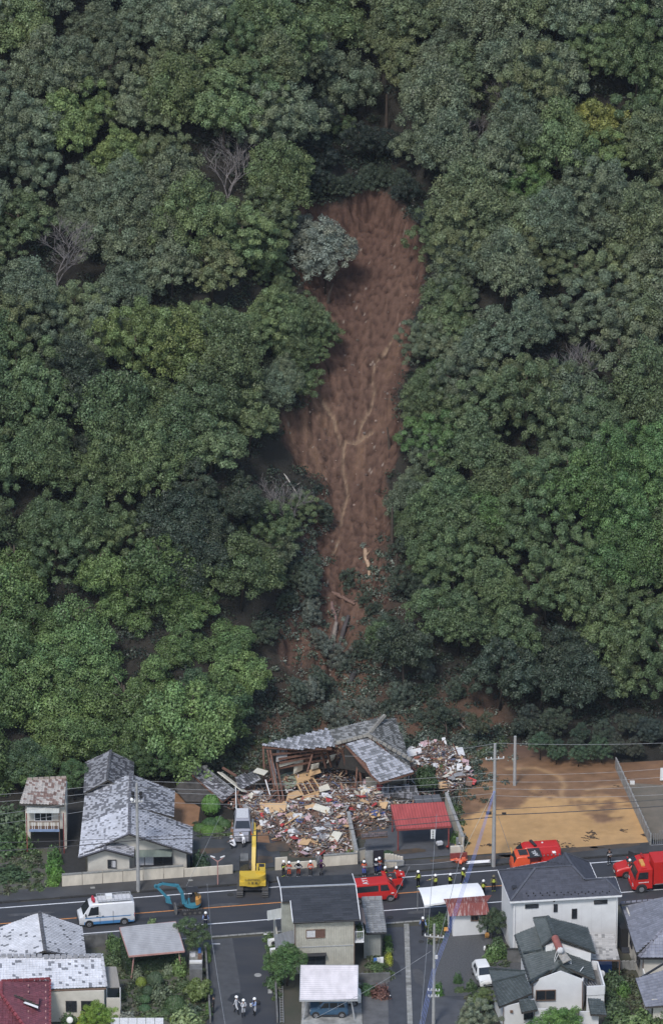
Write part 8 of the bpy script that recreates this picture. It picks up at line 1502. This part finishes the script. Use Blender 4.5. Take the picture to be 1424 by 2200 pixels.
person(815, 1879, 200, 'front', 'orange_suit', 'royal', 'rescuer in orange jacket and blue trousers, right one of the pair by the gateway', vest='band')
# crew at the red vehicle
person(827, 1899, 150, 'front', 'black_cloth', 'black_cloth', 'firefighter in black at the left rear of the open red vehicle', vest='hi')
person(838, 1915, 180, 'bend', 'orange_suit', 'orange_suit', 'rescuer in orange bending over the open red vehicle with a white helmet', vest='band')
person(851, 1899, 190, 'stand', 'orange_suit', 'black_cloth', 'rescuer in orange jacket behind the right door of the open red vehicle', vest='band')
# firefighters on the road
for x, y, a, ps, lb in ((898, 1908, -150, 'stand', 'firefighter in khaki coat with yellow back patch, leftmost of five on the road'), (935, 1916, -160, 'point', 'firefighter in khaki coat pointing right, beside the canopy'), (967, 1914, 150, 'front', 'firefighter in dark coat just behind the canopy middle'), (995, 1902, 140, 'walk', 'firefighter in khaki coat walking near the blue cables'), (1060, 1918, 180, 'stand', 'firefighter in khaki coat without white helmet, beside the white house'), (1038, 1928, 170, 'front', 'firefighter mostly hidden behind the right corner of the canopy')):
    person(x, y, a, ps, 'khaki', 'black_cloth', lb, vest='coat', helmet='helmet_white' if x != 1060 else 'khaki', sleeves='khaki')
person(1308, 1860, 20, 'front', 'black_cloth', 'black_cloth', 'firefighter in patterned dark gear standing left of the red people carrier', vest='band', helmet=None)
person(1352, 1883, 15, 'walk', 'orange_suit', 'orange_suit', 'rescuer in orange and white between the red people carrier and the fire truck', vest='band')
person(411, 1866, 100, 'stand', 'navy', 'navy', 'person in dark blue half hidden beside the left tiled house', helmet=None)
# two people in dark clothes at the garden edge
person(459, 2178, -90, 'stand', 'black_cloth', 'black_cloth', 'person in dark clothes standing at the edge of the topiary garden', helmet=None)
# ------------------------------------------------------------------ gardens, hedges and bushes
_pt = plant_tree
def plant_tree(name, base, cm, col, label, **k): return _pt(name, base, cm, tuple(c * 1.5 for c in col), label, **k)
def bush(px, py, r, h, col, label, name='bush', cat='bush', z=0.0, set_=SHRUB, lift=0.0, ls=None):
    q = W(px, py, z); col = tuple(c * 1.6 for c in col); o = link(bpy.data.objects.new(name, random.choice(set_))); o.location = q + V(0, 0, lift); o.scale = (r, r, h); o.rotation_euler = (0, 0, random.random() * 6); o.color = (*col, 1); return tag(o, label, cat)
def topiary_mesh(seed, n=2600, ls=.16, knobs=0):
    rs = np.random.default_rng(seed); P = []; N_ = []
    cs = [((0, 0, .0), 1.0, 1.0)]
    if knobs: cs = [((rs.uniform(-.75, .75), rs.uniform(-.6, .6), rs.uniform(.15, 1.0)), .36, .3) for _ in range(knobs)]
    for (cx, cy, cz), r, h in cs:
        m = n // len(cs); d = rs.normal(size=(m, 3)); d[:, 2] = np.where(d[:, 2] < -.2, -d[:, 2], d[:, 2]); d /= np.linalg.norm(d, axis=1)[:, None]; P.append(np.array([cx, cy, cz]) + d * np.array([r, r, h]) * rs.uniform(.93, 1.01, m)[:, None]); N_.append(d)
    P = np.concatenate(P); return leaf_mesh('foliage', P, np.concatenate(N_), ls, rs.uniform(.75, 1.25, len(P))[:, None] * np.ones(3), rs, .35)
BALL = [topiary_mesh(i) for i in (1, 2)]; KNOB = topiary_mesh(5, 3600, .14, 26)
def core(o, rad, h, col):   # dark twigs inside clipped foliage
    pass
def ball(px, py, r, h, col, label, z=0, lift=0, me=None, name='clipped_bush', cat='topiary'):
    q = W(px, py, z); col = tuple(c * 1.5 for c in col); T = Thing(name, label, cat, q); o = link(bpy.data.objects.new('foliage', me or random.choice(BALL))); o.parent = T.root; o.location = (0, 0, lift); o.scale = (r, r, h); o.color = (*col, 1)
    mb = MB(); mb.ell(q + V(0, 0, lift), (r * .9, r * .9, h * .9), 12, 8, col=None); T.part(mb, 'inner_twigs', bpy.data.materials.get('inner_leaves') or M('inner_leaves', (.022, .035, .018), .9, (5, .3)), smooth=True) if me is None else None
    mb = MB(); mb.tube([q, q + V(0, 0, lift + .1)], .08, 6); T.part(mb, 'trunk', mats['bark']); return T
DG = (.045, .075, .03); LG = (.085, .13, .035); YG = (.17, .19, .035); OG = (.065, .095, .03)
# north side
T = ball(453, 1752, .88, 1.25, (.075, .15, .035), 'tall dome shaped clipped tree beside the silver car, bright green top', lift=.9)
for i, (x, y, r, h, c) in enumerate(((430, 1782, .7, .5, (.06, .11, .03)), (447, 1788, .8, .55, (.075, .14, .03)), (466, 1786, .7, .5, (.07, .12, .035)), (482, 1775, .65, .6, (.045, .085, .03)), (452, 1772, .8, .6, (.04, .08, .03)), (470, 1768, .6, .6, (.05, .1, .03)))):
    ball(x, y, r, h, c, 'low clipped azalea mound under the dome shaped tree, %s' % ('far left', 'front centre', 'front right', 'far right', 'behind the front centre one', 'back right')[i])
bush(430, 1862, .8, 1.4, (.03, .055, .03), 'dark bush beside the right end of the left tiled house'); bush(440, 1872, .6, .8, (.035, .06, .03), 'low dark bush behind the short cream wall end')
ball(833, 1850, .62, .6, (.04, .07, .035), 'round clipped bush in front of the curved wall', lift=.4)
T = Thing('round_tree', 'round dark clipped tree at the right end of the wrecked house', 'tree', W(917, 1705)); o = link(bpy.data.objects.new('crown', shrub_mesh('crown', 91, 1.0, 1.1, 3800, .17))); o.parent = T.root; o.location = (0, 0, 1.0); o.scale = (.98, .98, 1.5); o.color = (.05, .085, .035, 1); mb = MB(); mb.tube([W(917, 1705), W(917, 1705, 1.5)], .1, 6); T.part(mb, 'trunk', mats['bark'])
bush(950, 1665, .6, .9, (.06, .12, .03), 'small leafy shrub in the debris right of the round tree'); bush(976, 1810, .45, 1.1, (.06, .11, .035), 'green shrub between the red carport and the muddy lot'); bush(977, 1745, .35, .6, (.06, .1, .03), 'weeds beside the wall behind the red carport')
bush(785, 1775, .5, .5, (.07, .11, .03), 'green weeds right of the rubble wall'); bush(752, 1836, .45, .4, (.09, .15, .03), 'small bright plants in the front corner of the rubble'); bush(795, 1850, .6, .7, (.025, .045, .025), 'dark bush left of the gateway doors')
for i, (x, y, r, h, c) in enumerate(((115, 1875, .7, 1.3, (.06, .13, .03)), (122, 1890, .7, 1.0, (.075, .15, .03)), (118, 1855, .7, 1.6, (.05, .1, .03)), (112, 1902, .6, .7, (.08, .15, .03)))): bush(x, y, r, h, c, 'leafy bright green shrub along the lane, %s' % ('second from the road', 'nearer the road', 'tallest, by the old building', 'nearest the road')[i])
for i, (x, y, r, h, c) in enumerate(((25, 1790, 1.8, 2.6, (.05, .075, .04)), (60, 1820, 1.2, 1.8, (.06, .1, .035)), (5, 1830, 1.6, 1.6, (.05, .085, .035)), (20, 1885, 1.6, .8, (.04, .065, .03)))): bush(x, y, r, h, c, 'overgrown bush left of the old building, %s' % ('the tallest', 'the one nearest its balcony', 'at the picture edge', 'the low one by the road')[i])
o = plant_tree('broadleaf_tree', W(345, 1690), LOOSE[0], (.055, .095, .035), 'green broadleaf tree behind the right half of the left tiled house', sc=.62); plant_tree('broadleaf_tree', W(300, 1680), CROWN[2], (.045, .075, .03), 'dark broadleaf tree just behind the ridge of the left tiled house', sc=.55); plant_tree('broadleaf_tree', W(372, 1675), LOOSE[1], (.05, .085, .035), 'small green tree right of the left tiled house', sc=.45)
plant_tree('broadleaf_tree', W(160, 1720), LOOSE[2], (.05, .09, .035), 'leafy tree between the old building and the tiled rear wing', sc=.6); plant_tree('broadleaf_tree', W(60, 1700), CROWN[1], (.05, .08, .04), 'dark tree overhanging the old building roof', sc=.7)
plant_tree('palm_tree', ground(1028, 1600), DARK[0], (.05, .06, .035), 'slim tree standing alone at the slope foot right of the debris', sc=.42, sz=1.3); plant_tree('conifer_tree', ground(480, 1590), DARK[1], (.045, .08, .035), 'dark conifer with layered branches beside the small red tin roof', sc=.95); plant_tree('conifer_tree', ground(420, 1560), DARK[2], (.045, .075, .035), 'dark conifer behind the small red tin roof', sc=.9)
for i, (x, y) in enumerate(((1195, 1640), (1242, 1646), (1292, 1638), (1160, 1630))): plant_tree('broadleaf_tree', W(x, y + 4), random.choice(LOOSE + DARK), (.045, .075, .04), 'shady low tree at the back edge of the muddy lot, %s' % ('second from left', 'third from left', 'rightmost', 'leftmost')[i], sc=random.uniform(.3, .42))
# garden bottom left
hedge = [((268, 2022), (272, 2085), 1.2, .75), ((270, 2092), (390, 2078), 1.25, .8)]
for i, (a, b, h, w_) in enumerate(hedge):
    A, B = W(*a), W(*b); T = Thing('hedge', ('clipped dark hedge running beside the grey shelter towards the road', 'long clipped dark hedge in front of the grey shelter legs')[i], 'hedge', A); L = (B - A).length; n = int(L * 700); rs = np.random.default_rng(i + 3); t = rs.random(n); k = rs.integers(0, 3, n)
    d = (B - A).normalized(); sd_ = np.array([-d.y, d.x, 0]); dd = np.array([d.x, d.y, 0]); off = rs.uniform(-w_ / 2, w_ / 2, n); z = rs.uniform(0, h, n); off = np.where(k == 0, w_ / 2, np.where(k == 1, -w_ / 2, off)); z = np.where(k == 2, h, z)
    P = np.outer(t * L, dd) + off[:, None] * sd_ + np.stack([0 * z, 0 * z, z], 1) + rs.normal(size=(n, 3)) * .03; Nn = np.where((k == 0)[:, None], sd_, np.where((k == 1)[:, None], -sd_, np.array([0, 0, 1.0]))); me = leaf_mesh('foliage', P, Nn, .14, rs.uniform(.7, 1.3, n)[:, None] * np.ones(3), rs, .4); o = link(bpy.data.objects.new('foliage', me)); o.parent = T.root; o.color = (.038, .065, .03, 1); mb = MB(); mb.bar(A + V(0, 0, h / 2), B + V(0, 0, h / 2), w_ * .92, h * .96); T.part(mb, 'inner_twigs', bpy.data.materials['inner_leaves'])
ball(376, 2168, 1.02, 1.25, DG, 'biggest dark dome shaped topiary in the bottom left garden'); ball(333, 2120, .72, .8, (.05, .075, .04), 'brownish green round topiary on a trunk near the hedge', lift=.6); ball(318, 2142, .55, .5, (.035, .06, .03), 'small dark round topiary below the brownish green one', lift=.5); ball(312, 2160, .5, .45, (.045, .085, .035), 'green layered topiary ball, upper of two', lift=.5); ball(311, 2172, .55, .45, (.045, .09, .04), 'green layered topiary ball, lower of two', lift=.1)
ball(424, 2150, 1.25, 1.35, (.085, .115, .035), 'big knobbly cloud pruned tree at the side street edge', me=KNOB, lift=.2, name='cloud_pruned_tree'); ball(298, 2198, .55, .5, (.10, .12, .03), 'olive round bush near the bottom edge of the garden'); ball(375, 2195, .5, .5, (.10, .13, .03), 'yellowish green round bush right of the biggest dome'); ball(303, 2118, .5, .6, (.12, .16, .03), 'small bright green ball bush beside the brownish topiary', lift=.2); ball(355, 2182, .5, .45, DG, 'small dark ball left below the biggest dome'); ball(422, 2183, .35, .35, DG, 'tiny dark ball between the cloud pruned tree and the pale bush')
for i, (x, y, r, h, c, lb) in enumerate(((400, 2205, 1.35, 1.5, (.14, .18, .08), 'pale leafy bush at the bottom edge by the side street'), (345, 2150, 1.0, 1.3, (.075, .095, .055), 'loose greyish bush in the middle of the left garden'), (250, 2045, .8, 1.3, (.065, .11, .04), 'leafy shrub left of the hedge and shelter'), (243, 2070, .9, 1.0, (.06, .09, .04), 'lower leafy shrub beside the lean-to'), (240, 2030, .7, .9, (.075, .12, .04), 'light shrub beside the old block wall'), (385, 2095, .7, 1.6, (.10, .15, .05), 'slender light green shrub in front of the hedge'), (362, 2095, .5, 1.0, (.13, .16, .1), 'pale variegated shrub in front of the hedge'), (296, 2105, .5, 1.1, (.12, .14, .09), 'sparse pale shrub at the left end of the hedge'), (268, 2190, .9, .6, (.16, .17, .14), 'whitish flowering low shrub near the bottom edge'), (300, 2150, .6, .4, (.05, .075, .035), 'low shrub in the middle of the garden lawn'), (330, 2185, .9, .35, (.08, .11, .05), 'ground hugging shrub below the layered topiary'), (395, 2130, .7, .8, (.07, .1, .045), 'shrub behind the biggest dome shaped topiary'), (413, 2178, .8, .7, (.05, .07, .045), 'shady shrub under the cloud pruned tree'))): bush(x, y, r, h, c, lb)
plant_tree('broadleaf_tree', W(213, 2225), CROWN[4], (.12, .19, .03), 'bright yellow green bushy tree at the bottom edge by the whitish tiled house', sc=.42); bush(185, 2210, .9, 1.3, (.17, .20, .02), 'yellow leaved shrub left of the bright bushy tree'); bush(150, 2200, .8, .9, (.06, .10, .04), 'green shrub by the satellite dish')
plant_tree('broadleaf_tree', W(411, 2052), LOOSE[0], (.055, .085, .035), 'dark leafy tree at the right end of the grey shelter', sc=.52); bush(327, 1990, .4, .7, (.12, .17, .07), 'small plant tip above the grey shelter roof edge', z=0)
for i in range(8): bush(445 + i * .6, 2040 + i * 9 if i < 4 else 2140 + i * 6, .3, .4, (.08, .13, .04), 'small weeds along the left kerb of the left side street', name='weed', cat='weed')['group'] = 'weeds along the left kerb'
# centre
plant_tree('broadleaf_tree', W(617, 2118), CROWN[3], (.06, .11, .035), 'broad green tree left of the white carport', sc=.56, sz=.9); bush(588, 2120, .8, 1.0, (.05, .085, .035), 'bush at the foot of the tree left of the carport'); bush(590, 2075, .7, 1.2, (.05, .08, .035), 'bush below the air conditioner units'); bush(583, 2045, .45, .8, (.06, .1, .04), 'shrub between the short post and the air conditioners'); bush(577, 2022, .5, .7, (.07, .11, .04), 'shrub at the corner left of the beige house')
for i in range(5): bush(834 + i * .4, 2022 + i * 13, .35, .55, (.075, .13, .035) if i < 3 else (.22, .24, .03), 'narrow hedge plant right of the tiled annex, %s' % ('first from the road', 'second', 'third', 'bright yellow one', 'below the yellow one')[i])
bush(818, 2142, .85, 1.1, (.11, .055, .045), 'reddish brown shrub beside the dark driveway'); bush(790, 2130, .9, .5, (.04, .08, .03), 'dark green ground plants right of the white carport'); bush(812, 2080, .9, .4, (.05, .08, .03), 'low plants below the tiled annex')
# right
bush(925, 1992, .7, .9, (.08, .12, .045), 'spiky light shrub left of the white shed, left one'); bush(940, 1998, .7, .8, (.06, .10, .035), 'green shrub left of the white shed, middle one'); bush(950, 1984, .6, .9, (.05, .085, .035), 'green shrub left of the white shed, right one'); bush(938, 2018, .7, .3, (.12, .10, .07), 'dry low plant in front of the shed shrubs')
plant_tree('broadleaf_tree', W(1058, 2018), DARK[1], (.04, .06, .03), 'dark tree between the white shed and the white house', sc=.5, sz=.95)
for i, (x, y, r, h, c) in enumerate(((1062, 2060, .85, 1.2, (.065, .11, .035)), (1048, 2068, .6, .8, (.08, .13, .04)), (1080, 2055, .7, 1.0, (.05, .085, .03)), (1070, 2035, .6, .9, (.045, .075, .03)))): bush(x, y, r, h, c, 'rounded green bush at the left front of the white house, %s' % ('the largest', 'the left one', 'the right one', 'the back one')[i])
mb = MB(); q = W(1041, 2042, .0); mb.ell(q + V(0, 0, .25), (.12, .12, .18), 8, 5); mb.box(q + V(0, 0, .08), (.2, .2, .16)); solo(mb, 'garden_lamp', mats['whitep'], tuple(q), 'small white object at the edge of the gravel yard', 'garden ornament')
bush(942, 2138, .45, 1.1, (.06, .13, .03), 'bright conical shrub beside the right utility pole'); bush(984, 2112, .42, .9, (.045, .09, .03), 'round green shrub standing alone at the gravel yard edge'); bush(1012, 2128, .5, .9, (.045, .075, .03), 'dark shrub near the front of the white hatchback'); bush(988, 2130, .5, .3, (.07, .1, .04), 'low leaves under the lone round shrub')
plant_tree('broadleaf_tree', W(1040, 2180), LOOSE[1], (.09, .12, .045), 'yellowish shrubby tree in front of the white hatchback', sc=.36); plant_tree('broadleaf_tree', W(1030, 2235), CROWN[5], (.13, .15, .10), 'pale speckled leafy tree at the bottom edge left of the dark tiled wing', sc=.5); bush(1000, 2200, .7, .8, (.09, .11, .06), 'pale bush at the lower edge of the parking lot')
plant_tree('broadleaf_tree', W(1200, 2262), CROWN[6], (.075, .14, .035), 'broad bright green tree in front of the dark tiled house, bottom right', sc=.72, sz=.85); bush(1140, 2225, 1.0, 1.2, (.06, .12, .035), 'bright green bush left of the broad tree at the bottom')
for i, (x, y, r, h, c, lb) in enumerate(((1320, 2120, 1.0, 1.4, (.04, .065, .03), 'dark shrub right of the satellite dish'), (1340, 2140, .6, 1.2, (.07, .13, .035), 'bright green shrub right of the satellite dish'), (1322, 2175, 1.1, 1.0, (.05, .075, .035), 'loose shrub below the dark one at the right'), (1380, 2210, 1.6, 1.5, (.09, .13, .05), 'light green shrub in the bottom right corner'), (1330, 2200, 1.3, 1.1, (.06, .09, .035), 'green shrub at the bottom edge, right'), (1310, 2145, .8, .7, (.045, .07, .03), 'small dark shrub under the white balcony'), (1420, 2215, 1.0, 1.4, (.07, .1, .04), 'green shrub at the extreme bottom right'))): bush(x, y, r, h, c, lb)

# low plants filling the beds between the bushes
gp = []
for poly, n_, in (([(232, 2060), (262, 2015), (275, 2090), (440, 2085), (446, 2200), (240, 2200), (262, 2130)], 330), ([(1290, 2100), (1340, 2070), (1372, 2120), (1424, 2190), (1424, 2215), (1300, 2215)], 170), ([(800, 2050), (838, 2030), (842, 2105), (775, 2105)], 60), ([(0, 1840), (60, 1800), (95, 1830), (90, 1920), (0, 1925)], 120), ([(575, 2015), (592, 2012), (600, 2150), (588, 2150)], 50), ([(915, 1985), (955, 1978), (960, 2025), (925, 2030)], 40), ([(1050, 2030), (1092, 2030), (1095, 2075), (1045, 2078)], 40), ([(1000, 2125), (1050, 2120), (1060, 2200), (1000, 2200)], 60), ([(420, 1770), (495, 1760), (490, 1800), (425, 1800)], 30), ([(370, 1640), (520, 1600), (640, 1600), (560, 1660), (400, 1650)], 130), ([(1000, 1600), (1090, 1585), (1090, 1612), (1010, 1640)], 60), ([(978, 1735), (990, 1735), (1003, 1815), (990, 1820)], 24)):
    P = np.array(poly, float); k = 0
    while k < n_:
        x, y = random.uniform(P[:, 0].min(), P[:, 0].max()), random.uniform(P[:, 1].min(), P[:, 1].max())
        if inpoly(P, np.array([x]), np.array([y]))[0]: q = W(x, y); gp.append((q.x, q.y, max(0, hz(q.x, q.y)))); k += 1
under('garden_plants', gp, .42, [(.06, .09, .04), (.09, .13, .05), (.05, .07, .035), (.11, .13, .07), (.08, .08, .05)], 'low plants and weeds filling garden beds and verges between the bushes', .7)
# ------------------------------------------------------------------ thin blue air between the helicopter and the hill
hm = bpy.data.materials.new('air'); hm.use_nodes = True; hn = hm.node_tree; hn.nodes.remove(hn.nodes['Principled BSDF']); pv = hn.nodes.new('ShaderNodeVolumePrincipled'); pv.inputs['Density'].default_value = .000025; pv.inputs['Color'].default_value = (.72, .82, 1, 1); pv.inputs['Anisotropy'].default_value = 0; hn.links.new(pv.outputs[0], hn.nodes['Material Output'].inputs['Volume'])
mb = MB(); mb.box((0, 60, 148), (1500, 1500, 300)); o = link(bpy.data.objects.new('haze', mb.mesh('haze', hm))); tag(o, kind='stuff')
